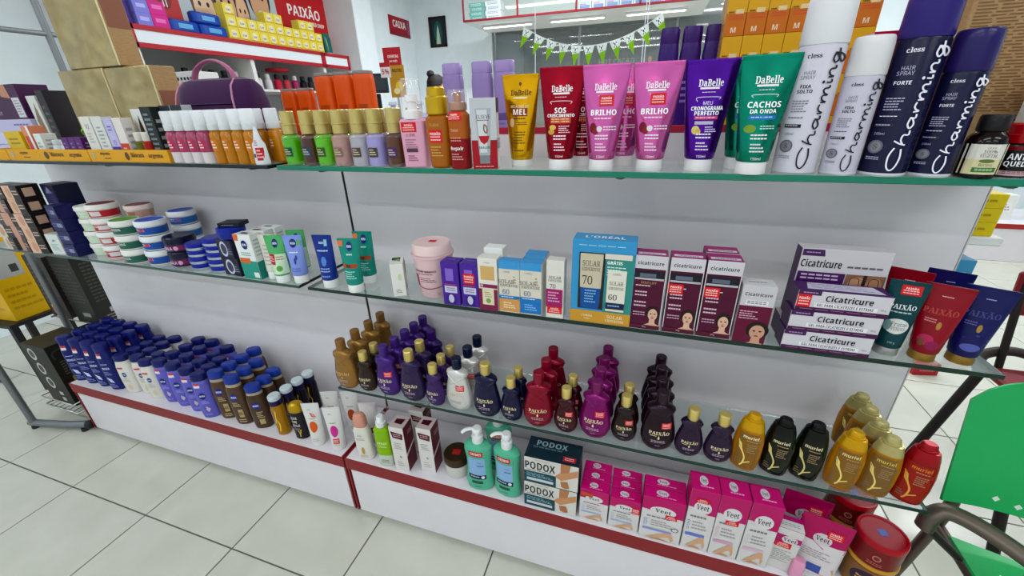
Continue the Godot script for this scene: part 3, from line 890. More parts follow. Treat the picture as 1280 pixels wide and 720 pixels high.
func care_tube(top_w: float, h: float, r: float, body: String, low: String, items: Array) -> Array:
	return squeeze_tube(r, 0.023, h, top_w, "e9ebe8", body, items)


func disc_logo(x: float, y: float, rx: float, ry: float) -> Array:
	return [["e", x, y, rx, ry, "1b2f7a"], ["t", "NIVEA", x, y, ry * 0.5, "f2f4f8", "bold", rx * 0.72]]


func paixao_tube(body: String, bottom: String, cap: String, cap_mat: Material, items: Array, wt := 0.066) -> Array:
	return squeeze_tube(0.0200, 0.017, 0.150, wt, cap, body, items, mats.plastic, cap_mat)


func middle_shelf_right():
	var blue := care_tube(0.058, 0.152, 0.0215, "1d3a8c", "1d3a8c", [["t", "NIVEA", 0.1, 0.86, 0.04, "d9e2f4", "bold", 0.4], ["r", 0.2, 0.8, 0.5, 0.92, "8fc0d0"], ["l", -0.6, 0.6, 0.68, 0.74, 1, "b9cdf0"], ["e", 0.0, 0.52, 0.26, 0.09, "5a8ad0"], ["l", -0.5, 0.5, 0.3, 0.4, 2, "9fb8e8"], ["l", -0.5, 0.5, 0.2, 0.26, 1, "7f9ad8"]])
	put(blue, "squeeze_tube", "royal blue face wash tube on the corner of the middle shelf", "tube", Vector3(-0.842, MID, -0.860), 0.2, "face wash tubes")
	var teal := care_tube(0.058, 0.152, 0.0215, "1f8f80", "1f8f80", [["p", [-0.98, 0.96, -0.45, 0.96, -0.5, 0.86, -0.92, 0.86], "e07a4a"]] + disc_logo(0.15, 0.86, 0.3, 0.085) + [["l", -0.2, 0.4, 0.68, 0.74, 1, "c8ece4"], ["r", -0.7, 0.47, 0.66, 0.545, "b0502e"], ["r", -0.32, 0.48, 0.1, 0.535, "3a4a3a"], ["l", -0.55, 0.55, 0.26, 0.42, 4, "a8dcd2"]])
	put(teal, "squeeze_tube", "teal face wash tube at the edge of the middle shelf", "tube", Vector3(-0.748, MID, -0.850), 0.2, "face wash tubes")
	put(teal, "squeeze_tube", "teal face wash tube behind the other teal one", "tube", Vector3(-0.752, MID, -0.917), 0.2, "face wash tubes")
	# small white carton standing askew
	put(carton(0.034, 0.092, 0.062, "e3e1da", [["l", -0.5, 0.4, 0.1, 0.24, 3, "8a8a80"], ["e", 0.3, 0.6, 0.3, 0.1, "c9d8b0"]], [["r", -0.8, 0.55, 0.5, 0.9, "20231f"], ["p", [-0.5, 0.5, 0.2, 0.75, 0.6, 0.35], "7ab048"]], [], [["r", 0.2, 0.55, 0.95, 0.92, "8f9a58"], ["l", -0.7, 0.6, 0.1, 0.26, 2, "9a9a90"]]), "soap_carton", "small white carton with green leaf standing askew beside the pink tub", "box", Vector3(-0.618, MID, -0.872), 0.5)
	# big pink tub
	var tub := [[0.0, 0.039, 0.039], [0.004, 0.042, 0.042], [0.10, 0.0515, 0.0515], [0.113, 0.0535, 0.0535], [0.1135, 0.056, 0.056], [0.119, 0.056, 0.056], [0.1195, 0.051, 0.051]]
	var lid := [[0.1195, 0.050, 0.050], [0.121, 0.0515, 0.0515], [0.142, 0.0500, 0.0500], [0.146, 0.0475, 0.0475], [0.1462, 0.0465, 0.0465], [0.145, 0.044, 0.044]]
	put([["tub", loft(tub, "dfbfc2", 44), mats.satin], ["lid", loft(lid, "e6cac9", 44), mats.satin, [["price_sticker", box(0.020, 0.0006, 0.017, "d0343c", 0.0001, null, Vector3(0.002, 0.1455, -0.004)), mats.print]]],
		["print", print_on({"w": 0.09, "h": 0.11, "rings": tub}, [["r", -0.95, 0.30, -0.62, 0.62, "a03a52"], ["t", "REPARE MAMAIS", -0.12, 0.72, 0.055, "4a2a34", "bold", 0.66], ["l", -0.6, 0.4, 0.62, 0.67, 1, "8a5a64"], ["l", -0.5, 0.5, 0.42, 0.56, 3, "9a6a74"], ["s", [-0.9, 0.4, -0.5, 0.28, 0.2, 0.27, 0.8, 0.32], 0.028, "9c2f48"], ["t", "1kg", 0.5, 0.12, 0.05, "6a4048", "sans", 0.2]]), mats.print]],
		"hair_mask_tub", "large pale pink hair mask tub with screw lid", "tub", Vector3(-0.52, MID, -0.895), 0.1)
	# two violet cartons
	var violet := func(ink: Array) -> Array:
		return carton(0.047, 0.117, 0.040, "522c98", [["r", -0.5, 0.58, 0.42, 0.86, "8a6cc8"], ["l", -0.7, 0.7, 0.46, 0.52, 1, "c04a4a"], ["r", -0.7, 0.3, 0.74, 0.46, "c9c4d6"], ["l", -0.5, 0.55, 0.33, 0.43, 2, "7a6aa8"], ["r", -0.5, 0.04, 0.5, 0.24, "3a2878"], ["e", 0, 0.16, 0.32, 0.1, "c4c0d8"]] + ink, [["l", -0.5, 0.5, 0.4, 0.6, 1, "9a78d0"]])
	put(violet.call([]), "cream_carton", "violet cream carton without sticker beside the pink tub", "box", Vector3(-0.443, MID, -0.853), 0.0, "violet cream cartons")
	put(violet.call(sticker(0.0, 0.66, 1.3, 0.24)), "cream_carton", "violet cream carton with a red sticker", "box", Vector3(-0.392, MID, -0.855), 0.0, "violet cream cartons")
	# beige carton and the ones behind
	put(carton(0.049, 0.137, 0.034, "e2ddd4", [["t", "L'ORÉAL", 0, 0.93, 0.03, "8a8478", "sans", 0.6], ["r", -0.72, 0.6, 0.72, 0.86, "d2ad74"], ["r", -0.86, 0.45, 1, 0.52, "8e2a58"], ["t", "UV", -0.7, 0.485, 0.045, "f4e8ee", "bold", 0.2], ["r", -1, 0, 1, 0.43, "7e2450"], ["r", -0.62, 0.12, 0.6, 0.43, "ddd3b4"], ["e", 0.0, 0.2, 0.26, 0.05, "7fa05a"], ["l", -0.4, 0.4, 0.26, 0.38, 3, "a09468"]]), "cream_carton", "beige and plum cream carton between the violet and sky blue ones", "box", Vector3(-0.340, MID, -0.846))
	put(carton(0.049, 0.150, 0.034, "e8e8e4", [["l", -0.6, 0.6, 0.7, 0.9, 3, "b0b0a8"]]), "cream_carton", "plain white carton behind the beige and plum one", "box", Vector3(-0.338, MID, -0.886))
	var sun := func(number: String, low_c: String) -> Array:
		return carton(0.052, 0.133, 0.030, ["d8d0c2", "d8d0c2", "e0dcd2", "e0dcd2", "4a9ad0", "d8d0c2"], [["r", -1, 0.86, 1, 1, "4a9ad0"], ["t", "L'ORÉAL", -0.2, 0.81, 0.035, "7a7468", "sans", 0.56], ["t", "SOLAR", -0.25, 0.62, 0.07, "57524a", "serif", 0.8], ["t", "EXPERTISE", 0.0, 0.545, 0.05, "57524a", "serif", 0.86], ["l", 0.4, 0.7, 0.58, 0.74, 3, "b0a078"], ["t", number, -0.32, 0.42, 0.095, "2c6aa0", "serif", 0.42], ["r", -1, 0.28, 1, 0.345, "2f7ab4"], ["l", -0.8, 0.5, 0.3, 0.33, 1, "d8e8f4"], ["r", -1, 0.03, 1, 0.28, low_c], ["l", -0.6, 0.6, 0.08, 0.22, 3, "e8d8c0" if low_c == "d09a5c" else "8fc0e8"]])
	put(sun.call("60", "d09a5c"), "sunscreen_carton", "sky blue topped sunscreen carton with an orange foot", "box", Vector3(-0.287, MID, -0.847), 0.0, "sky blue topped sunscreen cartons")
	var sb: Array = sun.call("60", "2a78bc")
	put(sb, "sunscreen_carton", "sky blue topped sunscreen carton with a blue foot, foremost of its row", "box", Vector3(-0.234, MID, -0.848), 0.0, "sky blue topped sunscreen cartons")
	put(sb, "sunscreen_carton", "sky blue topped sunscreen carton with a blue foot, second of its row", "box", Vector3(-0.236, MID, -0.881), 0.0, "sky blue topped sunscreen cartons")
	put(sb, "sunscreen_carton", "sky blue topped sunscreen carton with a blue foot, last of its row", "box", Vector3(-0.238, MID, -0.914), 0.0, "sky blue topped sunscreen cartons")
	put(carton(0.041, 0.145, 0.030, "ddd8ce", [["t", "SOLAR", 0, 0.72, 0.05, "5a5048", "serif", 0.7], ["t", "EXPERTISE", 0, 0.665, 0.035, "5a5048", "serif", 0.76], ["t", "70", -0.25, 0.57, 0.07, "6a2a50", "serif", 0.46], ["r", -1, 0.2, 0.9, 0.52, "a0286c"], ["l", -0.8, 0.6, 0.28, 0.48, 4, "e0a8c4"]] + sticker(0.0, 0.15, 1.7, 0.13)), "sunscreen_carton", "slim white and magenta sunscreen carton beside the blue twin pack", "box", Vector3(-0.176, MID, -0.847))
	# blue twin pack with a window, a tube and a small carton inside
	var kit := put([["carton", box(0.134, 0.198, 0.052, "4698c8", 0.001), mats.carton],
		["front_print", print_on({"w": 0.134, "h": 0.198, "z": 0.026}, [["l", -0.8, 0.8, 0.93, 0.95, 1, "a8d4e8"], ["r", -1, 0.0, 1, 0.155, "c9983e"], ["t", "L'ORÉAL", -0.42, 0.095, 0.035, "f2e6c8", "sans", 0.32], ["t", "PARIS", -0.42, 0.05, 0.018, "f2e6c8", "sans", 0.14], ["t", "SOLAR", 0.5, 0.1, 0.04, "f2e6c8", "serif", 0.3], ["t", "EXPERTISE", 0.5, 0.05, 0.03, "f2e6c8", "serif", 0.32], ["r", -0.76, 0.18, 0.08, 0.86, "2e2a24"], ["r", 0.1, 0.155, 0.98, 0.86, "3f8f86"], ["t", "GRÁTIS", 0.38, 0.765, 0.045, "f6f6ee", "bold", 0.3], ["l", 0.14, 0.8, 0.6, 0.72, 4, "cfe6dc"], ["r", 0.06, 0.8, 0.9, 0.86, "d9d2c4"]]), mats.print],
		["top_print", turned_mesh(print_on({"w": 0.134, "h": 0.052, "z": 0.0}, [["t", "L'ORÉAL", 0, 0.5, 0.4, "e8f4fa", "bold", 0.72]]), Transform3D(Basis(Vector3.RIGHT, -PI / 2), Vector3(0, 0.198, 0.026))), mats.print]],
		"sunscreen_twin_pack", "large sky blue twin pack with a tube behind its window", "box", Vector3(-0.072, MID, -0.860))
	var kt := [[0.038, 0.021, 0.0035, 2.5], [0.088, 0.0235, 0.0035, 2.5], [0.0881, 0.0235, 0.0035, 2.5, "cbbfa8"], [0.168, 0.026, 0.0018, 2.5, "cbbfa8"]]
	var tb := part(kit, "window_tube", loft(kt, "1f5a9c", 20), mats.plastic, Vector3(-0.024, 0, 0.0262))
	part(tb, "print", print_on({"w": 0.048, "h": 0.17, "rings": kt}, [["t", "SOLAR", 0, 0.86, 0.075, "6a5f50", "serif", 0.8], ["t", "EXPERTISE", 0, 0.78, 0.045, "6a5f50", "serif", 0.84], ["t", "70", -0.3, 0.63, 0.12, "3a3a40", "serif", 0.46], ["l", -0.5, 0.6, 0.3, 0.5, 5, "8ab8e0"]]), mats.print)
	var kc := part(kit, "window_carton", box(0.040, 0.098, 0.004, "e0dace", 0.0006), mats.carton, Vector3(0.032, 0.036, 0.0277))
	part(kc, "print", print_on({"w": 0.040, "h": 0.098, "z": 0.002}, [["t", "L'ORÉAL", 0, 0.92, 0.05, "6a6458", "sans", 0.6], ["t", "SOLAR", 0, 0.7, 0.09, "6a6458", "serif", 0.74], ["t", "EXPERTISE", 0, 0.58, 0.06, "6a6458", "serif", 0.8], ["t", "60", -0.3, 0.36, 0.14, "2a2a30", "serif", 0.5], ["r", -1, 0.06, 1, 0.22, "1f2a4a"], ["l", -0.8, 0.6, 0.1, 0.18, 1, "8ab0d0"]]), mats.print)
	# burgundy face cream cartons
	var bur := func(extra: Array, name_c: String) -> Array:
		return carton(0.065, 0.172, 0.046, ["571433", "571433", "6a1a44", "6a1a44", "a02a72", "571433"], [["r", -1, 0.83, 1, 1, "cfcbd0"], ["t", "cicatricure", 0.0, 0.905, 0.05, "3a2a34", "bold", 0.8], ["r", -0.9, 0.71, 0.9, 0.80, "20242e"], ["r", -0.6, 0.72, 0.4, 0.77, "6a6f80"], ["r", -0.9, 0.685, 0.9, 0.71, "b9b6bc"], ["r", -1, 0.0, -0.95, 1, "d6cfd4"], ["r", 0.95, 0.0, 1, 1, "d6cfd4"], ["l", -0.8, 0.2, 0.59, 0.62, 1, "e4ccd6"], ["l", -0.8, 0.0, 0.45, 0.54, 2, "d8b8c6"], ["l", -0.8, 0.0, 0.3, 0.4, 2, "d8b8c6"], ["l", -0.8, 0.0, 0.18, 0.25, 2, "c8a0b4"]] + face_print(0.48, 0.22, 1.5, "2a1a18", "d8b098") + [["r", -1, 0.0, 1, 0.06, "5c1832"], ["t", "30 g", 0.0, 0.032, 0.025, "e8d8de", "sans", 0.2]] + extra, [["r", -0.84, 0.16, 0.84, 0.42, "ded4dc"], ["t", "cicatricure", 0, 0.3, 0.18, "6a3a5a", "bold", 0.6]])
	put(bur.call([["t", "GOLD LIFT", 0, 0.65, 0.03, "c9a070", "sans", 0.6]], ""), "face_cream_carton", "burgundy face cream carton without sticker beside the blue twin pack", "box", Vector3(0.026, MID, -0.860), 0.0, "burgundy face cream cartons")
	var stuck: Array = bur.call(sticker(-0.5, 0.60, 0.9, 0.13), "")
	put(stuck, "face_cream_carton", "burgundy face cream carton with red sticker, middle one of three", "box", Vector3(0.097, MID, -0.861), 0.0, "burgundy face cream cartons")
	put(stuck, "face_cream_carton", "burgundy face cream carton with red sticker beside the small white topped carton", "box", Vector3(0.166, MID, -0.861), 0.0, "burgundy face cream cartons")
	put(stuck, "face_cream_carton", "burgundy face cream carton hidden behind the one beside the small carton", "box", Vector3(0.166, MID, -0.910), 0.0, "burgundy face cream cartons")
	put(carton(0.060, 0.128, 0.040, ["6a1638", "6a1638", "c9c4c8", "c9c4c8", "d8d6d8", "6a1638"], [["r", -1, 0.66, 1, 1, "c9c5c8"], ["t", "Cicatricure", 0, 0.86, 0.06, "5a3a48", "bold", 0.8], ["r", -0.66, 0.68, 0.66, 0.76, "e2dfe2"], ["l", -0.6, 0.6, 0.69, 0.75, 2, "4a4248"], ["l", -0.9, 0.3, 0.42, 0.58, 4, "d8a8bc"]] + face_print(0.4, 0.22, 2.3, "241a1a", "c89a84"), [["l", -0.6, 0.6, 0.4, 0.6, 1, "8aa0a0"]]), "face_cream_carton", "short burgundy and white carton beside the gel box stack", "box", Vector3(0.233, MID, -0.852))
	# gel boxes: three lying, one standing on edge behind
	var gel := func(extra: Array) -> Array:
		return carton(0.148, 0.043, 0.046, ["d0cbd0", "d0cbd0", "4a2058", "4a2058", "4a2062", "4a2058"], [["r", -1, 0.0, 1, 0.2, "4a1a48"], ["l", -0.9, 0.9, 0.07, 0.14, 1, "9a6a94"], ["r", -1, 0.78, -0.5, 1.0, "4a2058"], ["l", -0.9, -0.55, 0.82, 0.94, 1, "b090b8"], ["t", "Cicatricure", 0.12, 0.68, 0.30, "2a2430", "bold", 0.5], ["r", -0.6, 0.24, 0.74, 0.44, "e6e2e6"], ["t", "GEL PARA CICATRIZES E ESTRIAS", 0.06, 0.34, 0.13, "3a3440", "bold", 0.6], ["t", "60 g", 0.86, 0.36, 0.1, "5a5460", "sans", 0.1]] + extra, [["p", [-0.8, 0.15, 0.86, 0.15, 0.74, 0.85, -0.7, 0.85], "cdc8d8"], ["l", -0.7, 0.7, 0.25, 0.75, 3, "a89cc0"]])
	var plain_gel: Array = gel.call([])
	var gg := "scar gel boxes"
	put(plain_gel, "scar_gel_box", "white and purple scar gel box at the bottom of the stack", "box", Vector3(0.366, MID, -0.853), 0.0, gg)
	put(plain_gel, "scar_gel_box", "white and purple scar gel box in the middle of the stack", "box", Vector3(0.368, MID + 0.0433, -0.853), 0.01, gg)
	put(gel.call(sticker(-0.84, 0.5, 0.3, 0.6)), "scar_gel_box", "white and purple scar gel box with red sticker on top of the stack", "box", Vector3(0.372, MID + 0.0866, -0.854), -0.01, gg)
	put(carton(0.148, 0.046, 0.043, ["c9c4c8", "c9c4c8", "4a2058", "4a2058", "c9c4c8", "4a2058"], [["t", "Cicatricure", -0.36, 0.5, 0.3, "2a2430", "bold", 0.5], ["l", 0.2, 0.8, 0.4, 0.5, 1, "5a5460"]]), "scar_gel_box", "white scar gel box on the glass behind the gel box stack, lower one", "box", Vector3(0.37, MID, -0.905), 0.0, gg)
	put(carton(0.148, 0.148, 0.034, ["c9c4c8", "c9c4c8", "4a2058", "4a2058", "c9c4c8", "4a2058"], [["p", [-0.98, 0.99, -0.5, 0.99, -0.46, 0.9, -0.98, 0.9], "4a2058"], ["l", -0.9, -0.56, 0.93, 0.96, 1, "c0a0c8"], ["t", "Cicatricure", -0.5, 0.80, 0.11, "2a2430", "bold", 0.46], ["l", 0.08, 0.92, 0.74, 0.80, 1, "6a6470"], ["r", -0.98, 0.4, 0.1, 0.68, "4a1c5c"], ["l", -0.9, 0.0, 0.56, 0.66, 2, "c8b0d0"], ["l", -0.9, -0.2, 0.42, 0.54, 3, "a080b0"], ["r", 0.12, 0.4, 0.98, 0.68, "8a6450"], ["e", 0.4, 0.55, 0.2, 0.1, "b48a70"], ["e", 0.76, 0.55, 0.18, 0.1, "a87c62"], ["s", [0.24, 0.48, 0.24, 0.62, 0.42, 0.62, 0.42, 0.48, 0.24, 0.48], 0.008, "3a2820"], ["s", [0.66, 0.48, 0.66, 0.62, 0.84, 0.62, 0.84, 0.48, 0.66, 0.48], 0.008, "3a2820"], ["r", 0.5, 0.4, 0.58, 0.68, "3a2218"]]), "scar_gel_box", "white and purple scar gel box pictured with skin, topmost behind the stack", "box", Vector3(0.378, MID + 0.0465, -0.905), 0.0, gg)
	# bath tubes at the end
	var p1 := paixao_tube("10464a", "10464a", "b6b4b2", mats.dull_metal, sticker(0.15, 0.89, 1.0, 0.12) + [["t", "PAIXÃO", 0.0, 0.68, 0.075, "e6eceb", "serifb", 0.66], ["l", -0.6, 0.6, 0.58, 0.62, 1, "b0c8c8"], ["e", 0.0, 0.42, 0.62, 0.10, "d4d8d4"], ["e", -0.45, 0.42, 0.2, 0.07, "7a9a98"], ["t", "Frutas", 0.1, 0.45, 0.05, "5a3a3a", "serif", 0.4], ["t", "VERDES", 0.1, 0.39, 0.04, "8a3a3a", "serif", 0.36], ["t", "200 g", 0.0, 0.2, 0.03, "a8c0c0", "sans", 0.2]], 0.058)
	put(p1, "squeeze_tube", "dark teal body cream tube with grey cap beside the gel boxes", "tube", Vector3(0.480, MID, -0.868), -0.25, "body cream tubes")
	var p2 := paixao_tube("8f1726", "b02a58", "a5803c", mats.gold, [["l", -0.2, 0.3, 0.85, 0.87, 1, "e8c8c8"], ["t", "PAIXÃO", 0.0, 0.68, 0.085, "b8504a", "serifb", 0.7], ["l", -0.5, 0.0, 0.52, 0.58, 2, "d89a9a"], ["e", 0.14, 0.5, 0.1, 0.05, "b58448"], ["e", -0.15, 0.30, 0.34, 0.07, "b5305c"], ["e", 0.18, 0.24, 0.3, 0.06, "8e2450"], ["e", -0.3, 0.26, 0.14, 0.05, "7a4a2a"]])
	put(p2, "squeeze_tube", "red body cream tube with gold cap at the edge of the middle shelf", "tube", Vector3(0.535, MID, -0.862), -0.45, "body cream tubes")
	var p3 := paixao_tube("1d1c5a", "4a4f96", "a5803c", mats.gold, [["l", -0.1, 0.3, 0.85, 0.87, 1, "b8b8d8"], ["t", "PAIXÃO", 0.0, 0.68, 0.085, "4c4c86", "serifb", 0.7], ["l", -0.5, 0.0, 0.52, 0.58, 2, "6a6aa8"], ["e", 0.14, 0.5, 0.1, 0.05, "a58448"], ["p", [-0.62, 0.14, 0.62, 0.14, 0.7, 0.36, 0.2, 0.42, -0.3, 0.36, -0.7, 0.40], "4a4e94"], ["e", 0.1, 0.25, 0.4, 0.05, "5c62a8"]])
	put(p3, "squeeze_tube", "navy body cream tube with gold cap at the end of the middle shelf", "tube", Vector3(0.596, MID, -0.868), -0.45, "body cream tubes")
	put(p2, "squeeze_tube", "red body cream tube with gold cap behind the teal one", "tube", Vector3(0.512, MID, -0.935), -0.45, "body cream tubes")
	put(p3, "squeeze_tube", "navy body cream tube with gold cap behind the red one", "tube", Vector3(0.578, MID, -0.945), -0.45, "body cream tubes")


# oval oil bottle with a flared collar; k scales it
func oil_bottle(k: float, body: String, cap: String, cap_mat: Material, ink: String, stick := false) -> Array:
	var rings := [[0.0, 0.020, 0.013], [0.003, 0.027, 0.017], [0.012, 0.0355, 0.0205], [0.030, 0.041, 0.023], [0.045, 0.042, 0.0235], [0.065, 0.0395, 0.0225], [0.090, 0.0345, 0.0205], [0.108, 0.0305, 0.0195], [0.113, 0.0298, 0.019], [0.119, 0.0325, 0.0198], [0.125, 0.0345, 0.020], [0.130, 0.033, 0.0195], [0.135, 0.026, 0.018], [0.139, 0.016, 0.0155], [0.141, 0.013, 0.013]]
	if k < 1.0:
		for i in [6, 7, 8, 9, 10, 11]:
			rings[i][1] *= [0.97, 0.90, 0.86, 0.92, 0.95, 0.93][i - 6]
	for r in rings:
		for i in 3:
			r[i] *= k
	var cr := 0.0145 * (0.6 + 0.4 * k)
	var c0 := 0.141 * k
	var c1 := c0 + 0.034 * (0.5 + 0.5 * k)
	var it := [["t", "PAIXÃO", 0.0, 0.44, 0.082, ink, "serifb", 0.6], ["l", -0.5, -0.1, 0.355, 0.385, 1, ink], ["e", 0.0, 0.33, 0.055, 0.03, ink], ["p", [-0.05, 0.335, 0.05, 0.335, 0.0, 0.385], ink], ["l", -0.42, 0.42, 0.21, 0.28, 2, "b8a8b8"], ["l", -0.16, 0.16, 0.12, 0.16, 1, "a898a8"]]
	if stick:
		it.append_array(sticker(0.36, 0.60, 0.56, 0.13))
	var ridge := Pen.new()
	# two crossing folds below the collar
	for s in [-1.0, 1.0]:
		var pts := []
		for i in 9:
			var t := i / 8.0
			var x := lerpf(-0.026 * s, 0.016 * s, t) * k
			var y := lerpf(0.121, 0.092, t) * k
			pts.append(Vector3(x, y, face_z({"rings": rings}, x, y)))
		tube(pts, 0.0016 * k, body, 6, ridge)
	var skin: Material = mats.pearl if cap_mat == mats.plastic else mats.glossy
	return [["bottle_body", loft(rings, body, 36), skin, [["shoulder_fold", ridge.done(), skin]]], ["cap", lathe([[cr * 0.93, c0], [cr, c0 + 0.002], [cr, c1 - 0.002], [cr * 0.9, c1]], cap, 24), cap_mat], ["print", print_on({"w": 0.084 * k, "h": 0.141 * k, "rings": rings}, it), mats.print]]


# rounded shower oil bottle with a domed cap
func dome_bottle(body: String, cap: String, ink: String, leaf: String, material: Material, label := "") -> Array:
	var rings := [[0.0, 0.022, 0.014], [0.003, 0.0265, 0.0175], [0.010, 0.0285, 0.0185], [0.045, 0.0315, 0.0200], [0.080, 0.0312, 0.0200], [0.105, 0.0285, 0.0185], [0.118, 0.0262, 0.0175]]
	var top := [[0.118, 0.0262, 0.0175], [0.124, 0.0255, 0.0172], [0.142, 0.0208, 0.0150], [0.1425, 0.0165, 0.0128], [0.147, 0.0160, 0.0125], [0.1475, 0.0145, 0.0115], [0.156, 0.0130, 0.0105], [0.159, 0.0105, 0.0085]]
	var it := [["t", "muriel", 0.12, 0.85, 0.075, ink, "bold", 0.5], ["l", -0.1, 0.66, 0.74, 0.78, 1, "b09a78"], ["l", 0.0, 0.66, 0.48, 0.70, 5, "a08a68"], ["s", [-0.5, 0.68, -0.28, 0.52, -0.02, 0.36, -0.06, 0.2, -0.2, 0.12], 0.05, leaf], ["p", [-0.62, 0.74, -0.36, 0.66, -0.22, 0.46, -0.5, 0.56], leaf], ["s", [-0.06, 0.2, 0.14, 0.24, 0.4, 0.28], 0.045, leaf], ["l", -0.6, -0.2, 0.14, 0.3, 3, "8a7658"]]
	if label != "":
		it.push_front(["r", -0.7, 0.07, 0.82, 0.93, label])
	return [["bottle_body", loft(rings, body, 36), material], ["cap", loft(top, cap, 32), mats.pearl], ["print", print_on({"w": 0.062, "h": 0.12, "rings": rings}, it), mats.print]]


func low_shelf():
	var gold := "dcc67c"
	var pale := "e9d9b0"
	var y := LOW
	var b: Array
	b = oil_bottle(1.0, "9c7440", "8c6436", mats.plastic, "d9b078")
	row(b, "oil_bottle", "caramel brown oil bottle with matching cap", "bottle", "caramel oil bottles", Vector3(-0.852, y, -0.849), 0.062, 4, 0.006)
	b = oil_bottle(0.79, "33201a", gold, mats.gold, pale)
	row(b, "oil_bottle", "small dark brown oil bottle with gold cap beside the caramel row", "bottle", "small brown oil bottles", Vector3(-0.778, y, -0.852), 0.05, 2, 0.004)
	b = oil_bottle(1.0, "4e2a7e", "4a2a80", mats.plastic, pale, true)
	row(b, "oil_bottle", "bright violet oil bottle with violet cap", "bottle", "violet oil bottles", Vector3(-0.701, y, -0.855), 0.049, 5, 0.006)
	b = oil_bottle(1.0, "34204e", gold, mats.gold, pale)
	row(b, "oil_bottle", "large dark plum violet oil bottle with gold cap", "bottle", "large violet oil bottles with gold caps", Vector3(-0.613, y, -0.853), 0.055, 2, 0.004)
	var deep := oil_bottle(1.0, "35205c", "3a2168", mats.plastic, pale)
	put(deep, "oil_bottle", "dark violet oil bottle with violet cap behind the large gold capped ones", "bottle", Vector3(-0.603, y, -0.975), 0.0)
	b = oil_bottle(0.79, "3f2560", gold, mats.gold, pale)
	row(b, "oil_bottle", "small dark violet oil bottle with gold cap", "bottle", "small violet oil bottles with gold caps", Vector3(-0.538, y, -0.851), 0.05, 3, 0.004)
	b = oil_bottle(1.0, "d8d5d2", "141a3c", mats.plastic, "d8c8a8", true)
	row(b, "oil_bottle", "white lotion bottle with navy cap and red sticker", "bottle", "white lotion bottles", Vector3(-0.458, y, -0.855), 0.062, 3, 0.006)
	put(oil_bottle(1.0, "1a1c40", gold, mats.gold, pale), "oil_bottle", "large navy oil bottle with gold cap beside the white lotion bottles", "bottle", Vector3(-0.372, y, -0.853))
	b = oil_bottle(0.79, "171b40", gold, mats.gold, pale)
	row(b, "oil_bottle", "small navy oil bottle with gold cap", "bottle", "small navy oil bottles", Vector3(-0.298, y, -0.853), 0.05, 2, 0.006)
	b = oil_bottle(1.0, "8e1730", "8e1a34", mats.plastic, pale)
	row(b, "oil_bottle", "cherry red oil bottle with red cap", "bottle", "cherry red oil bottles", Vector3(-0.219, y, -0.855), 0.062, 3, 0.006)
	b = oil_bottle(0.79, "421418", gold, mats.gold, pale, true)
	row(b, "oil_bottle", "small dark red oil bottle with gold cap beside the cherry red row", "bottle", "small dark red oil bottles", Vector3(-0.143, y, -0.853), 0.055, 2, 0.005)
	b = oil_bottle(1.0, "85156c", "7a1a60", mats.plastic, pale, true)
	row(b, "oil_bottle", "magenta oil bottle with magenta cap and red sticker", "bottle", "magenta oil bottles", Vector3(-0.069, y, -0.858), 0.056, 4, 0.004)
	b = oil_bottle(0.79, "26141a", gold, mats.gold, pale, true)
	row(b, "oil_bottle", "small blackish brown oil bottle with gold cap beside the magenta row", "bottle", "small blackish oil bottles", Vector3(0.009, y, -0.864), 0.046, 2, 0.002)
	b = oil_bottle(1.0, "2e1628", "301a28", mats.plastic, pale, true)
	row(b, "oil_bottle", "large aubergine oil bottle with aubergine cap", "bottle", "large aubergine oil bottles", Vector3(0.093, y, -0.861), 0.052, 4, -0.002)
	b = oil_bottle(0.79, "301838", gold, mats.gold, pale)
	put(b, "oil_bottle", "small plum oil bottle with gold cap beside the aubergine row", "bottle", Vector3(0.166, y, -0.859), 0.0, "small plum oil bottles")
	put(b, "oil_bottle", "small plum oil bottle with gold cap beside the amber shower oil", "bottle", Vector3(0.233, y, -0.858), 0.0, "small plum oil bottles")
	put([["tag", box(0.030, 0.010, 0.0012, "c92a34", 0.0002), mats.print]], "price_tag", "small red price tag on the glass behind the plum bottles", "tag", Vector3(0.172, y + 0.001, -0.935), 0.1)
	# shower oils
	put(dome_bottle("b07412", "d2a010", "f0e2c0", "f0d884", mats.glossy, "8a6022"), "shower_oil_bottle", "amber shower oil bottle with yellow gold cap beside the plum bottles", "bottle", Vector3(0.292, y, -0.856), -0.3, "shower oil bottles")
	b = dome_bottle("1d1412", "1a1413", "e6d8b0", "d8c888", mats.glossy)
	put(b, "shower_oil_bottle", "black shower oil bottle beside the amber one with yellow cap", "bottle", Vector3(0.355, y, -0.859), -0.35, "shower oil bottles")
	put(b, "shower_oil_bottle", "black shower oil bottle in front of the silver lidded jar", "bottle", Vector3(0.418, y, -0.862), -0.35, "shower oil bottles")
	put(dome_bottle("b47814", "d2a010", "e8d49a", "f0d884", mats.glossy, "8c6428"), "shower_oil_bottle", "amber shower oil bottle with yellow gold cap beside the pale capped row", "bottle", Vector3(0.487, y, -0.857), -0.35, "shower oil bottles")
	b = dome_bottle("a8741c", "bcb078", "d0b858", "ecd482", mats.glossy, "826030")
	row(b, "shower_oil_bottle", "honey shower oil bottle with pale olive cap", "bottle", "honey shower oil bottles", Vector3(0.551, y, -0.858), 0.048, 4, 0.0, -0.4)
	put(dome_bottle("8e1018", "a8142c", "d8883a", "e0a850", mats.glossy, "9a2418"), "shower_oil_bottle", "dark red shower oil bottle at the end of the low glass shelf", "bottle", Vector3(0.612, y, -0.857), -0.45, "shower oil bottles")
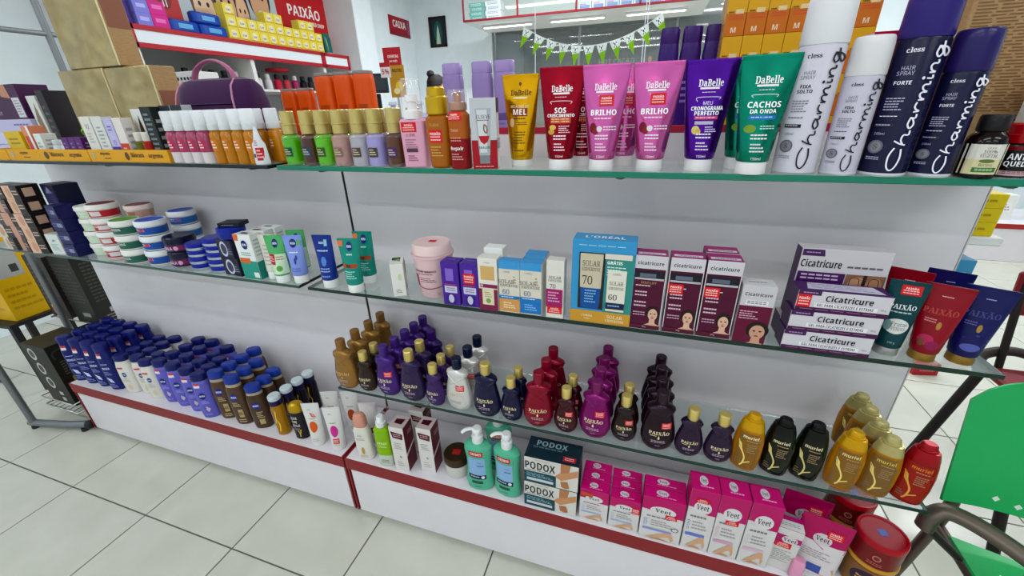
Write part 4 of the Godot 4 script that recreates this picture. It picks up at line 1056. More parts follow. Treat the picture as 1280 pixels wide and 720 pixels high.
	put([["jar_body", lathe([[0.020, 0.0], [0.0225, 0.003], [0.0225, 0.03], [0.020, 0.032]], "14181a", 24), mats.glossy], ["lid", lathe([[0.021, 0.032], [0.0215, 0.034], [0.0215, 0.044], [0.018, 0.047]], "15191c", 24), mats.glossy, [["lid_disc", lathe([[0.013, 0.047], [0.0135, 0.0475], [0.012, 0.0482]], "b4bcc4", 24), mats.metal]]]], "cream_jar", "small black cream jar with silver disc lid behind the black shower oils", "jar", Vector3(0.468, y, -0.95))


func pump_bottle(items: Array) -> Array:
	var rings := [[0.0, 0.036, 0.020], [0.004, 0.042, 0.024], [0.03, 0.0455, 0.026], [0.075, 0.0395, 0.024], [0.12, 0.0395, 0.024], [0.155, 0.044, 0.0255], [0.172, 0.0435, 0.025], [0.182, 0.036, 0.022], [0.186, 0.018, 0.017], [0.190, 0.014, 0.014]]
	var pump := Pen.new()
	lathe([[0.0165, 0.187], [0.0175, 0.189], [0.0170, 0.210], [0.012, 0.212], [0.0065, 0.213], [0.0065, 0.224], [0.015, 0.225], [0.015, 0.236], [0.012, 0.24]], "e6e8e6", 20, pump)
	var nozzle := Pen.new()
	tube(curve([Vector3(0, 0.233, 0), Vector3(-0.016, 0.238, 0.006), Vector3(-0.032, 0.236, 0.012), Vector3(-0.042, 0.228, 0.016)], 5), 0.0065, "e6e8e6", 10, nozzle, 0.75)
	return [["bottle_body", loft(rings, "5fb797", 36), mats.satin], ["pump", pump.done(), mats.satin, [["nozzle", nozzle.done(), mats.satin]]], ["label", print_on({"w": 0.08, "h": 0.185, "rings": rings}, items), mats.print]]


func wax_box(w: float, h: float, d: float, tint: String, stick: Array, wide := false) -> Array:
	var it := [["r", -1, 0.72, 1, 1, "bc1a6c"], ["p", [-1, 0.74, -0.5, 0.70, -0.2, 0.655, 0.3, 0.63, 1, 0.63, 1, 0.74], "bc1a6c"], ["e", 0.0, 0.73, 0.62, 0.105, "dad4d6"], ["t", "Veet", 0.0, 0.735, 0.085, "241c22", "serifb", 0.44], ["l", -0.75, 0.5, 0.53, 0.6, 1, "8a8488"], ["l", -0.5, 0.6, 0.34, 0.5, 3, "a8a2a6"]]
	for k in 3:
		it.append(["e", -0.76, 0.48 - 0.06 * k, 0.09, 0.022, tint])
		it.append(["e", -0.76, 0.48 - 0.06 * k, 0.055, 0.013, "ded9d8"])
	it.append_array([["r", -0.86, 0.235, 0.55, 0.285, tint], ["p", [-0.7, 0.04, -0.1, 0.16, 0.35, 0.25, 0.55, 0.24, 0.7, 0.1, 0.6, 0.04, 0.48, 0.14, 0.3, 0.13, -0.1, 0.07], "d2a884"], ["p", [-0.6, 0.03, 0.0, 0.07, 0.36, 0.05, 0.5, 0.03], "c8986f"]])
	it.append_array(stick)
	return carton(w, h, d, ["d6d2d0", "d6d2d0", "d6d2d0", "d6d2d0", "d0147a", "d6d2d0"], it, [["e", -0.1, 0.55, 0.3, 0.26, "dcd0d8"], ["t", "Veet", -0.1, 0.55, 0.2, "4a3a44", "serifb", 0.2], ["l", -0.4, 0.6, 0.15, 0.3, 1, "f0a8d0"]], [["r", -1, 0.72, 1, 1, "bc1a6c"], ["l", -0.7, 0.7, 0.2, 0.6, 6, "a8a2a6"]], [["r", -1, 0.72, 1, 1, "bc1a6c"], ["l", -0.7, 0.7, 0.2, 0.6, 6, "a8a2a6"]])


func base_right():
	var y := BASE + 0.0006
	# roll-on deodorant with a peach cap
	var roll := [[0.0, 0.026, 0.017, 3.0], [0.003, 0.029, 0.019, 3.0], [0.125, 0.0285, 0.019, 3.0], [0.138, 0.024, 0.017, 2.6], [0.140, 0.020, 0.015, 2.4]]
	put([["bottle_body", loft(roll, "ddd8cf", 32), mats.satin], ["cap", loft([[0.140, 0.021, 0.0155, 2.6], [0.143, 0.0225, 0.0165, 2.6], [0.175, 0.0215, 0.016, 2.6], [0.188, 0.0175, 0.013, 2.4], [0.193, 0.010, 0.008, 2.2]], "d49a88", 28), mats.satin], ["print", print_on({"w": 0.058, "h": 0.14, "rings": roll}, [["t", "leite", -0.1, 0.78, 0.05, "7a7068", "serif", 0.4], ["l", -0.6, 0.5, 0.62, 0.7, 2, "a8a098"], ["e", 0.0, 0.3, 0.2, 0.12, "c09a5a"], ["l", -0.5, 0.5, 0.08, 0.16, 2, "b0a898"]]), mats.print]], "deodorant_bottle", "white deodorant lotion bottle with peach cap", "bottle", Vector3(-0.842, y, -0.846), 0.2)
	# lime green spray bottle
	var lime := [[0.0, 0.026, 0.018, 3.0, "c9cfc2"], [0.003, 0.028, 0.019, 3.0, "c9cfc2"], [0.05, 0.028, 0.019, 3.0, "8cb81e"], [0.155, 0.028, 0.019, 3.0, "8cb81e"], [0.166, 0.020, 0.016, 2.4, "8cb81e"], [0.168, 0.013, 0.013, 2.0, "e4e6e2"]]
	put([["bottle_body", loft(lime, "8cb81e", 32), mats.plastic], ["spray_head", lathe([[0.0165, 0.168], [0.017, 0.170], [0.017, 0.184], [0.0125, 0.186], [0.0115, 0.205], [0.010, 0.207]], "e9ebea", 24), mats.satin], ["clear_overcap", lathe([[0.0185, 0.169], [0.0185, 0.212], [0.0165, 0.216]], "f2f4f2", 24), mats.clear], ["print", print_on({"w": 0.056, "h": 0.168, "rings": lime}, [["t", "SPRAY", 0, 0.62, 0.05, "dcecb0", "bold", 0.6], ["l", -0.5, 0.5, 0.5, 0.58, 2, "c8e080"], ["l", -0.5, 0.5, 0.1, 0.2, 2, "7a8a70"]]), mats.print]], "spray_bottle", "lime green spray bottle with white head", "bottle", Vector3(-0.753, y, -0.842), 0.2)
	# white cartons with maroon sides
	var mar := carton(0.052, 0.188, 0.056, ["dad6d2", "dad6d2", "6a1a2a", "6a1a2a", "c6b6b4", "dad6d2"], [["p", [-0.8, 0.9, 0.85, 0.87, 0.75, 0.74, -0.6, 0.76], "5c1626"], ["l", -0.5, 0.6, 0.78, 0.86, 2, "c8a8a8"], ["l", -0.6, 0.6, 0.5, 0.66, 4, "a8a4a0"], ["t", "Q", 0.1, 0.33, 0.05, "3a2a2a", "bold", 0.2], ["l", -0.5, 0.5, 0.1, 0.24, 3, "b8b4b0"]], [["p", [-0.6, 0.7, 0.6, 0.75, 0.5, 0.3, -0.6, 0.35], "4a1424"]], [], [["p", [-1, 0.42, 1, 0.55, 1, 0.5, -1, 0.36], "dcd4d2"], ["l", -0.2, 0.8, 0.76, 0.86, 2, "c8a8a8"]])
	put(mar, "lotion_carton", "white carton with maroon side beside the lime spray bottle", "box", Vector3(-0.688, y, -0.853), 0.05, "white cartons with maroon sides")
	put(mar, "lotion_carton", "white carton with maroon side beside the brown lidded jar", "box", Vector3(-0.600, y, -0.873), 0.05, "white cartons with maroon sides")
	put(mar, "lotion_carton", "white carton with maroon side behind the pair at the base edge", "box", Vector3(-0.665, y, -0.94), 0.05, "white cartons with maroon sides")
	# jar with a brown lid
	put([["jar_body", lathe([[0.036, 0.0], [0.041, 0.004], [0.0425, 0.02], [0.0425, 0.046], [0.040, 0.050]], "c9c6c0", 36), mats.satin], ["lid", lathe([[0.042, 0.050], [0.0435, 0.052], [0.0435, 0.076], [0.041, 0.080], [0.038, 0.0805]], "4a3620", 36), mats.gold, [["price_sticker", box(0.026, 0.0006, 0.022, "b02a2c", 0.0001, null, Vector3(0.0, 0.0806, 0.002)), mats.print]]]], "cream_jar", "white cream jar with bronze brown lid and red sticker", "jar", Vector3(-0.507, y, -0.884), 0.2)
	# mint pump bottles
	var pump := pump_bottle([["p", [-0.7, 0.88, 0.72, 0.84, 0.72, 0.76, -0.7, 0.76], "3a7a4a"], ["r", -0.62, 0.78, 0.5, 0.89, "b83a34"], ["t", "CREMES", -0.05, 0.84, 0.05, "f4ece8", "bold", 0.44], ["r", -0.72, 0.36, 0.62, 0.74, "8fb4d8"], ["t", "corpo", 0.2, 0.64, 0.03, "2a4a80", "sans", 0.3], ["l", 0.0, 0.55, 0.54, 0.6, 1, "4a6aa0"], ["r", -0.75, 0.28, 0.66, 0.37, "1a2340"], ["e", 0.42, 0.325, 0.14, 0.03, "d8dce4"], ["l", -0.6, 0.2, 0.3, 0.35, 1, "c0c8dc"], ["r", -0.5, 0.18, 0.4, 0.24, "2a5a4a"], ["l", -0.3, 0.3, 0.08, 0.12, 1, "3a7a64"]])
	var pg := "mint green pump bottles"
	put(pump, "pump_bottle", "mint green pump bottle beside the bronze lidded jar", "bottle", Vector3(-0.411, y, -0.85), 0.1, pg)
	put(pump, "pump_bottle", "mint green pump bottle beside the foot cream boxes", "bottle", Vector3(-0.318, y, -0.853), -0.1, pg)
	put(pump, "pump_bottle", "mint green pump bottle standing behind the two at the base edge", "bottle", Vector3(-0.375, y, -0.935), 0.1, pg)
	# foot cream boxes, one on the other
	var pod := carton(0.158, 0.099, 0.082, ["d5d2ca", "d5d2ca", "15333e", "15333e", "15333e", "15333e"], [["r", -1, 0.0, 0.2, 0.46, "1c4a58"], ["l", -0.92, 0.1, 0.24, 0.40, 3, "8ab0b8"], ["r", -0.9, 0.1, 0.1, 0.2, "c8ced0"], ["t", "PODOX", -0.4, 0.7, 0.28, "22343c", "bold", 0.56], ["l", -0.6, 0.0, 0.9, 0.95, 1, "a89880"], ["l", -0.9, 0.1, 0.49, 0.54, 1, "5a6a70"], ["p", [0.36, 1.0, 0.72, 1.0, 0.66, 0.7, 0.5, 0.56, 0.36, 0.62], "b8805a"], ["p", [0.14, 0.46, 0.4, 0.34, 0.98, 0.62, 0.98, 0.86, 0.66, 0.72, 0.3, 0.6], "c8926a"], ["p", [0.36, 0.3, 0.62, 0.34, 0.7, 0.1, 0.56, 0.05, 0.4, 0.1], "b07850"]], [["t", "PODOX", -0.1, 0.72, 0.24, "9ab0b8", "bold", 0.62], ["l", -0.8, 0.4, 0.46, 0.56, 1, "6a8890"], ["r", 0.4, 0.12, 0.86, 0.34, "b82c34"], ["l", 0.46, 0.8, 0.16, 0.3, 2, "f0d0d0"]])
	put(pod, "foot_cream_box", "foot cream box with dark teal side, bottom one of two", "box", Vector3(-0.178, y, -0.866), 0.0, "foot cream boxes")
	put(pod, "foot_cream_box", "foot cream box with dark teal top and red sticker, stacked on the other", "box", Vector3(-0.177, y + 0.0994, -0.866), 0.01, "foot cream boxes")
	# depilatory boxes
	var wg := "pink and white wax boxes"
	var names := ["at the base edge", "second from the base edge", "last of its row"]
	var w1 := wax_box(0.080, 0.120, 0.034, "a8b4d8", [["p", [-0.95, 0.92, -0.1, 0.9, -0.1, 0.78, -0.95, 0.8], "c05a34"]])
	var w2 := wax_box(0.082, 0.118, 0.034, "a8b4d8", sticker(0.72, 0.72, 0.5, 0.2))
	for k in 3:
		put(w1, "wax_strip_box", "small pink and white wax box with orange flash, %s" % names[k], "box", Vector3(-0.050, y, -0.846 - 0.036 * k), 0.0, wg)
		put(w2, "wax_strip_box", "small pink and white wax box with red sticker, %s" % names[k], "box", Vector3(0.035, y, -0.843 - 0.036 * k), 0.0, wg)
	var w3 := wax_box(0.106, 0.160, 0.036, "8a9ad0", sticker(0.42, 0.63, 0.56, 0.10) + [["e", 0.68, 0.36, 0.18, 0.05, "6a6468"], ["e", 0.68, 0.36, 0.13, 0.036, "d6d2d0"]])
	put(w3, "wax_strip_box", "broad pink and white wax box beside the tall ones, at the base edge", "box", Vector3(0.132, y, -0.838), 0.0, wg)
	put(w3, "wax_strip_box", "broad pink and white wax box behind the front broad one", "box", Vector3(0.134, y, -0.876), 0.0, wg)
	var tall := [wax_box(0.067, 0.222, 0.060, "6a80c8", sticker(-0.1, 0.84, 0.9, 0.07)), wax_box(0.067, 0.222, 0.060, "d0a0bc", sticker(0.1, 0.60, 0.9, 0.07)), wax_box(0.067, 0.222, 0.060, "d8b4c8", [])]
	var tl := ["tall pink and white depilatory cream box with blue rings", "tall pink and white depilatory cream box with a low red sticker", "tall pink and white depilatory cream box without sticker"]
	for k in 3:
		put(tall[k], "depilatory_box", tl[k], "box", Vector3([0.223, 0.292, 0.362][k], y, -0.853), 0.0, "tall depilatory boxes")
	put(carton(0.056, 0.150, 0.042, ["d4d0cd", "d4d0cd", "d4d0cd", "d4d0cd", "b81c78", "d4d0cd"], [["p", [-1, 0.86, 1, 0.83, 1, 0.72, 0.2, 0.7, -0.6, 0.58, -1, 0.56], "b01c70"], ["e", 0.15, 0.76, 0.6, 0.09, "d4ccd0"], ["t", "Veet", 0.15, 0.76, 0.08, "3a2a32", "serifb", 0.5], ["l", -0.8, 0.8, 0.2, 0.5, 7, "a8a4a2"]] + sticker(-0.2, 0.62, 1.2, 0.13), [["r", -1, 0.0, 1, 0.62, "dcdedc"], ["l", -0.8, 0.8, 0.2, 0.45, 2, "a0a8a0"]]), "depilatory_box", "short white and pink carton beside the tall depilatory boxes", "box", Vector3(0.428, y, -0.852), -0.12)
	# stand-up pouches
	var pouch := [[0.0, 0.044, 0.019, 2.6, "d8d0d2"], [0.004, 0.048, 0.021, 2.6, "d8d0d2"], [0.05, 0.050, 0.016, 2.4, "d8d0d2"], [0.105, 0.051, 0.011, 2.4, "b01a5e"], [0.15, 0.052, 0.005, 2.4, "b01a5e"], [0.165, 0.052, 0.0016, 3.0, "b01a5e"], [0.178, 0.052, 0.0014, 3.0, "b01a5e"]]
	var pp := [["pouch", loft(pouch, "b01a5e", 36), mats.plastic], ["print", print_on({"w": 0.1, "h": 0.178, "rings": pouch}, [["p", [-0.95, 0.62, -0.4, 0.6, 0.1, 0.5, 0.96, 0.5, 0.96, 0.64, -0.95, 0.64], "b01a5e"], ["e", -0.02, 0.66, 0.38, 0.10, "cfc4c8"], ["t", "Veet", -0.02, 0.665, 0.08, "2c2026", "serifb", 0.28], ["l", -0.7, 0.6, 0.3, 0.45, 4, "a89ca0"], ["r", -0.3, 0.06, 0.3, 0.2, "4a60a8"], ["p", [0.1, 0.06, 0.8, 0.2, 0.85, 0.1, 0.4, 0.04], "d0a080"]] + sticker(0.42, 0.78, 0.62, 0.13)), mats.print]]
	put(pp, "wax_pouch", "pink stand up pouch with red sticker in front of the other pouch", "pouch", Vector3(0.508, y, -0.862), -0.25, "pink stand up pouches")
	put(pp, "wax_pouch", "pink stand up pouch behind the front pouch", "pouch", Vector3(0.485, y, -0.925), -0.2, "pink stand up pouches")
	put([["pack", loft([[0.0, 0.012, 0.012, 4.0], [0.002, 0.014, 0.014, 4.0], [0.055, 0.014, 0.014, 4.0], [0.06, 0.011, 0.008, 4.0]], "d898b4", 24), mats.satin]], "razor_pack", "small pale pink pack between the short carton and the pouch", "pack", Vector3(0.462, y, -0.828), -0.2)
	# red lidded hair cream jars
	var jar := [[0.0, 0.040, 0.040, 2.0, "9a7a4a"], [0.004, 0.045, 0.045, 2.0, "8a6238"], [0.085, 0.050, 0.050, 2.0, "8a4a28"], [0.092, 0.0515, 0.0515, 2.0, "c89a3c"], [0.099, 0.0515, 0.0515, 2.0, "c89a3c"], [0.1, 0.047, 0.047, 2.0, "7e1c1c"]]
	var jl := [[0.1, 0.047, 0.047, 2.0, "7a1a1c"], [0.102, 0.049, 0.049, 2.0, "7a1a1c"], [0.148, 0.049, 0.049, 2.0, "7a1a1c"], [0.158, 0.0495, 0.0495, 2.0, "a81e2c"], [0.168, 0.0500, 0.0500, 2.0, "a81e2c"], [0.173, 0.048, 0.048, 2.0, "a81e2c"], [0.1735, 0.044, 0.044, 2.0, "a81e2c"], [0.170, 0.042, 0.042, 2.0, "9a1c28"], [0.170, 0.001, 0.001, 2.0, "9a1c28"]]
	var jp := [["jar_body", loft(jar, "8a4a28", 40), mats.plastic], ["lid", loft(jl, "a81e2c", 40), mats.plastic, [["blue_seal", box(0.017, 0.0006, 0.017, "4a66b0", 0.0001, null, Vector3(0, 0.1703, 0), Basis(Vector3.UP, 0.6)), mats.print]]],
		["print", print_on({"w": 0.098, "h": 0.17, "rings": jl}, [["e", 0.0, 0.78, 0.16, 0.05, "c88a80"], ["e", 0.0, 0.78, 0.12, 0.036, "7a1a1c"], ["l", -0.3, 0.3, 0.64, 0.7, 2, "b86a60"]]), mats.print], ["label", print_on({"w": 0.098, "h": 0.1, "rings": jar}, [["e", 0.0, 0.5, 0.6, 0.3, "3a1a3a"], ["l", -0.4, 0.4, 0.4, 0.6, 2, "d8b060"]]), mats.print]]
	put(jp, "hair_cream_jar", "brown hair cream jar with red screw lid at the end of the base", "jar", Vector3(0.618, y, -0.868), -0.4, "red lidded hair cream jars")
	put(jp, "hair_cream_jar", "brown hair cream jar with red screw lid behind the pouch", "jar", Vector3(0.600, y, -0.978), -0.4, "red lidded hair cream jars")


# slim body milk bottle with an oval cap
func milk_bottle(h: float, body: String, cap: String, collar: String, items: Array) -> Array:
	var b := h * 0.86
	var w := 1.08
	var rings := [[0.0, 0.0255, 0.0165, 2.4], [0.003, 0.0285, 0.0185, 2.4], [0.02, 0.0305, 0.020, 2.4], [b * 0.5, 0.0315, 0.0205, 2.4], [b * 0.82, 0.030, 0.0195, 2.3], [b * 0.93, 0.0265, 0.018, 2.2], [b * 0.935, 0.0262, 0.018, 2.2, collar], [b, 0.0245, 0.0175, 2.2, collar]]
	var top := [[b, 0.0255, 0.018, 2.2], [b + 0.002, 0.0265, 0.0188, 2.2], [h - 0.004, 0.0255, 0.0183, 2.2], [h - 0.001, 0.0235, 0.017, 2.2], [h, 0.020, 0.0145, 2.2]]
	for r in rings + top:
		r[1] *= w
		r[2] *= w
	return [["bottle_body", loft(rings, body, 32), mats.plastic], ["cap", loft(top, cap, 28), mats.plastic], ["print", print_on({"w": 0.063, "h": b, "rings": rings}, items), mats.print]]


func base_left():
	var y := BASE + 0.0006
	var navy := "1b2468"
	var tag := [["r", -0.6, 0.84, 0.1, 0.95, "e6dfe0"], ["r", -0.6, 0.9, 0.1, 0.95, "c84a50"]]
	var deep := milk_bottle(0.232, "1a2270", "1b2672", "1a2270", tag + [["l", -0.5, 0.5, 0.66, 0.7, 1, "b8c0e8"], ["t", "NIVEA", 0, 0.58, 0.05, "d0d6f0", "bold", 0.5], ["l", -0.5, 0.5, 0.4, 0.5, 3, "8a94d0"], ["p", [-0.5, 0.34, 0.1, 0.3, 0.3, 0.2, -0.2, 0.22], "c8d0f0"], ["l", -0.5, 0.5, 0.06, 0.18, 3, "8a94d0"]])
	var white := milk_bottle(0.19, "dcd9d2", navy, "dcd9d2", [["e", 0.05, 0.6, 0.3, 0.07, "2a3a8c"], ["t", "NIVEA", 0.05, 0.6, 0.035, "f0f2fa", "bold", 0.22], ["l", -0.4, 0.5, 0.36, 0.5, 3, "b0aca4"], ["e", 0.1, 0.2, 0.3, 0.09, "d8c8a8"]] + [["r", -0.6, 0.78, 0.2, 0.83, "c84a50"]])
	var lilac := milk_bottle(0.205, "6c68c0", navy, "7a76c8", tag + [["e", 0.0, 0.62, 0.4, 0.085, "1e2d7c"], ["t", "NIVEA", 0.0, 0.62, 0.04, "f0f2fa", "bold", 0.3], ["l", -0.4, 0.5, 0.4, 0.5, 3, "a8a8e8"], ["p", [0.0, 0.34, 0.4, 0.26, 0.1, 0.18, -0.1, 0.25], "c8b8c8"], ["l", -0.4, 0.4, 0.08, 0.14, 2, "9a9ae0"]])
	var brown := milk_bottle(0.220, "5c4432", "2a4098", "b0a48c", [["e", 0.0, 0.70, 0.44, 0.085, "2a2f8c"], ["t", "NIVEA", 0.0, 0.70, 0.042, "f0f2fa", "bold", 0.32], ["l", -0.4, 0.5, 0.46, 0.58, 3, "c8b48c"], ["r", -0.05, 0.2, 0.5, 0.4, "b8a474"], ["t", "48h", 0.2, 0.3, 0.09, "4a3424", "bold", 0.22], ["l", -0.3, 0.6, 0.06, 0.16, 2, "c8b48c"]])
	var short := milk_bottle(0.195, "553e2e", "2a4098", "b0a48c", [["e", 0.0, 0.66, 0.44, 0.09, "2a2f8c"], ["t", "NIVEA", 0.0, 0.66, 0.045, "f0f2fa", "bold", 0.32], ["l", -0.2, 0.6, 0.3, 0.5, 4, "c8b48c"], ["r", -0.1, 0.14, 0.5, 0.28, "b8a474"]])
	# columns going back from the edge: x, first z, step, how many
	var g := ["navy body milk bottles", "white body milk bottles", "lilac body milk bottles", "brown body milk bottles"]
	var word := ["at the end of the base by the black boxes", "second column from the black boxes", "third column from the black boxes", "fourth column, next to the white ones"]
	for k in 4:
		row(deep, "body_milk_bottle", "navy body milk bottle, %s" % word[k], "bottle", g[0], Vector3(-2.425 + 0.082 * k, y, -0.862), 0.056, 4, 0.0, 0.42)
	row(white, "body_milk_bottle", "white body milk bottle next to the navy columns", "bottle", g[1], Vector3(-2.083, y, -0.868), 0.052, 4, 0.0, 0.42)
	row(white, "body_milk_bottle", "white body milk bottle in the middle white column", "bottle", g[1], Vector3(-2.005, y, -0.885), 0.052, 4, 0.0, 0.42)
	row(white, "body_milk_bottle", "white body milk bottle next to the lilac columns", "bottle", g[1], Vector3(-1.928, y, -0.872), 0.052, 2, 0.0, 0.42)
	row(lilac, "body_milk_bottle", "lilac body milk bottle next to the white ones", "bottle", g[2], Vector3(-1.842, y, -0.873), 0.058, 4, -0.004, 0.42)
	row(lilac, "body_milk_bottle", "lilac body milk bottle in the second lilac column", "bottle", g[2], Vector3(-1.760, y, -0.870), 0.060, 4, -0.004, 0.42)
	row(lilac, "body_milk_bottle", "lilac body milk bottle in the third lilac column", "bottle", g[2], Vector3(-1.672, y, -0.862), 0.056, 4, 0.004, 0.42)
	row(lilac, "body_milk_bottle", "lilac body milk bottle next to the brown ones", "bottle", g[2], Vector3(-1.588, y, -0.848), 0.052, 3, -0.008, 0.42)
	row(brown, "body_milk_bottle", "tall brown body milk bottle next to the lilac ones", "bottle", g[3], Vector3(-1.508, y, -0.866), 0.055, 4, 0.002, 0.42)
	row(brown, "body_milk_bottle", "tall brown body milk bottle in the second brown column", "bottle", g[3], Vector3(-1.418, y, -0.858), 0.055, 3, 0.0, 0.42)
	row(short, "body_milk_bottle", "shorter brown body milk bottle next to the golden oil", "bottle", g[3], Vector3(-1.328, y, -0.862), 0.050, 3, -0.002, 0.42)
	# golden oils with white tops
	var oil := [[0.0, 0.020, 0.018], [0.003, 0.023, 0.021], [0.12, 0.0245, 0.022], [0.134, 0.021, 0.019], [0.136, 0.018, 0.018]]
	var oil_parts := func(body: String) -> Array:
		return [["bottle_body", loft(oil, body, 28), mats.glossy], ["collar", lathe([[0.0215, 0.136], [0.022, 0.138], [0.022, 0.156], [0.0205, 0.158]], "1c1c4a", 26), mats.plastic], ["cap", lathe([[0.0215, 0.158], [0.022, 0.160], [0.0215, 0.172], [0.019, 0.175]], "c9d4d8", 26), mats.plastic], ["print", print_on({"w": 0.046, "h": 0.135, "rings": oil}, [["p", [-0.7, 0.9, 0.1, 0.9, -0.2, 0.4, -0.7, 0.5], "d8c8c8"], ["l", -0.6, 0.2, 0.5, 0.8, 5, "a04a60"], ["s", [0.2, 0.85, 0.0, 0.6, 0.3, 0.4, 0.1, 0.15], 0.09, "e8c83c"]]), mats.print]]
	put(oil_parts.call("a8781a"), "body_oil_bottle", "golden body oil bottle with pale cap next to the short brown ones", "bottle", Vector3(-1.224, y, -0.856), 0.2, "pale capped body oils")
	for k in 3:
		put(oil_parts.call("241a20"), "body_oil_bottle", "dark body oil bottle with pale cap behind the golden one, %s" % ["first", "second", "rearmost"][k], "bottle", Vector3(-1.218 + 0.004 * k, y, -0.906 - 0.05 * k), 0.2, "pale capped body oils")
	var blk := [[0.0, 0.024, 0.020, 2.2, "2a2426"], [0.004, 0.0275, 0.023, 2.2, "2a2426"], [0.1, 0.029, 0.024, 2.2, "2a2426"], [0.12, 0.0275, 0.023, 2.2, "2a2426"], [0.122, 0.025, 0.021, 2.2]]
	put([["bottle_body", loft(blk, "2a2426", 30), mats.satin], ["cap", loft([[0.122, 0.0262, 0.022, 2.2], [0.124, 0.0275, 0.023, 2.2], [0.14, 0.0270, 0.0225, 2.2], [0.152, 0.022, 0.018, 2.2], [0.157, 0.013, 0.011, 2.2]], "c09a18", 30), mats.gold], ["print", print_on({"w": 0.056, "h": 0.12, "rings": blk}, [["t", "LOVE", -0.2, 0.84, 0.09, "dcd8d0", "bold", 0.44], ["t", "THE", -0.2, 0.70, 0.09, "dcd8d0", "bold", 0.34], ["t", "GOLD", -0.1, 0.56, 0.09, "dcd8d0", "bold", 0.5], ["l", -0.5, 0.3, 0.36, 0.46, 2, "a8a298"], ["s", [0.0, 0.36, 0.12, 0.26, 0.1, 0.12], 0.06, "d8b83c"], ["s", [0.36, 0.4, 0.24, 0.28, 0.12, 0.24], 0.06, "d8b83c"]]), mats.print]], "lotion_bottle", "black lotion bottle with yellow gold cap beside the golden oil", "bottle", Vector3(-1.137, y, -0.862), 0.25)
	# white tubes with a coloured dot, standing on end
	var dot := func(c: String, stick: Array) -> Array:
		return squeeze_tube(0.0235, 0.012, 0.178, 0.062, "dedcd8", "dcdad6", [["t", "skin", -0.2, 0.86, 0.03, "4a4a48", "sans", 0.3], ["e", 0.0, 0.47, 0.44, 0.13, c], ["l", -0.4, 0.4, 0.62, 0.68, 1, "a8a6a0"], ["l", -0.4, 0.4, 0.12, 0.2, 2, "b8b6b0"]] + stick, mats.satin)
	var tg := "white tubes with a coloured dot"
	put(dot.call("d8642a", [["p", [-0.2, 0.8, 0.3, 0.76, 0.5, 0.68, 0.0, 0.7], "d0705a"]]), "squeeze_tube", "white tube with an orange dot at the base edge", "tube", Vector3(-1.056, y, -0.852), 0.35, tg)
	put(dot.call("c83a92", sticker(0.05, 0.24, 0.7, 0.12)), "squeeze_tube", "white tube with a pink dot at the base edge", "tube", Vector3(-0.968, y, -0.855), 0.35, tg)
	put(dot.call("b8562e", []), "squeeze_tube", "white tube with a rust dot behind the two at the base edge", "tube", Vector3(-1.036, y, -0.925), 0.35, tg)
	put(dot.call("b04a2a", []), "squeeze_tube", "white tube with a rust dot tucked behind the pink dotted one", "tube", Vector3(-0.965, y, -0.945), 0.35, tg)
	put([["tube_body", loft([[0.0, 0.026, 0.022], [0.003, 0.028, 0.024], [0.02, 0.028, 0.024], [0.021, 0.030, 0.025, 2.0, "d8d2d0"], [0.05, 0.030, 0.025, 2.0, "8a2a4c"], [0.075, 0.030, 0.024, 2.0, "d8d2d0"], [0.16, 0.032, 0.003, 2.4, "d8d2d0"], [0.17, 0.032, 0.0015, 3.0, "d8d2d0"]], "d0c8c6", 30), mats.satin]], "squeeze_tube", "white tube with a wine red band behind the peach capped deodorant", "tube", Vector3(-0.868, y, -0.92), 0.3)


func tub(r: float, h: float, lid_c: String, disc: String, band: String, extra := []) -> Array:
	var lh := h * 0.36
	var rings := [[0.0, r * 0.84, r * 0.84, 2.0, "dddad4"], [0.002, r * 0.88, r * 0.88, 2.0, "dddad4"], [(h - lh) * 0.15, r * 0.89, r * 0.89, 2.0, band], [(h - lh) * 0.9, r * 0.93, r * 0.93, 2.0, "dddad4"], [h - lh, r * 0.92, r * 0.92, 2.0, "dddad4"]]
	var top := [[h - lh, r * 0.97, r * 0.97], [h - lh + 0.001, r, r], [h - 0.003, r * 0.985, r * 0.985], [h - 0.0005, r * 0.95, r * 0.95], [h - 0.0005, r * 0.87, r * 0.87, 2.0, disc], [h - 0.002, r * 0.85, r * 0.85, 2.0, disc], [h - 0.002, 0.001, 0.001, 2.0, disc]]
	return [["tub_body", loft(rings, "dddad4", 32), mats.satin], ["lid", loft(top, lid_c, 32), mats.satin], ["print", print_on({"w": r * 1.8, "h": h - lh, "rings": rings}, [["l", -0.5, 0.5, 0.5, 0.8, 2, "e9e6e0"]] + extra), mats.print]]


func stack(parts: Array, called: String, label: String, cat: String, group: String, at: Vector3, step: float, count: int):
	for k in count:
		var pos: String = ["bottom one", "second up", "third up", "fourth up", "fifth up"][k]
		if k == count - 1:
			pos = "topmost"
		put(parts, called, label + ", " + pos, cat, at + Vector3(rng.randf_range(-0.002, 0.002), step * k, rng.randf_range(-0.002, 0.002)), rng.randf_range(-0.15, 0.15), group)


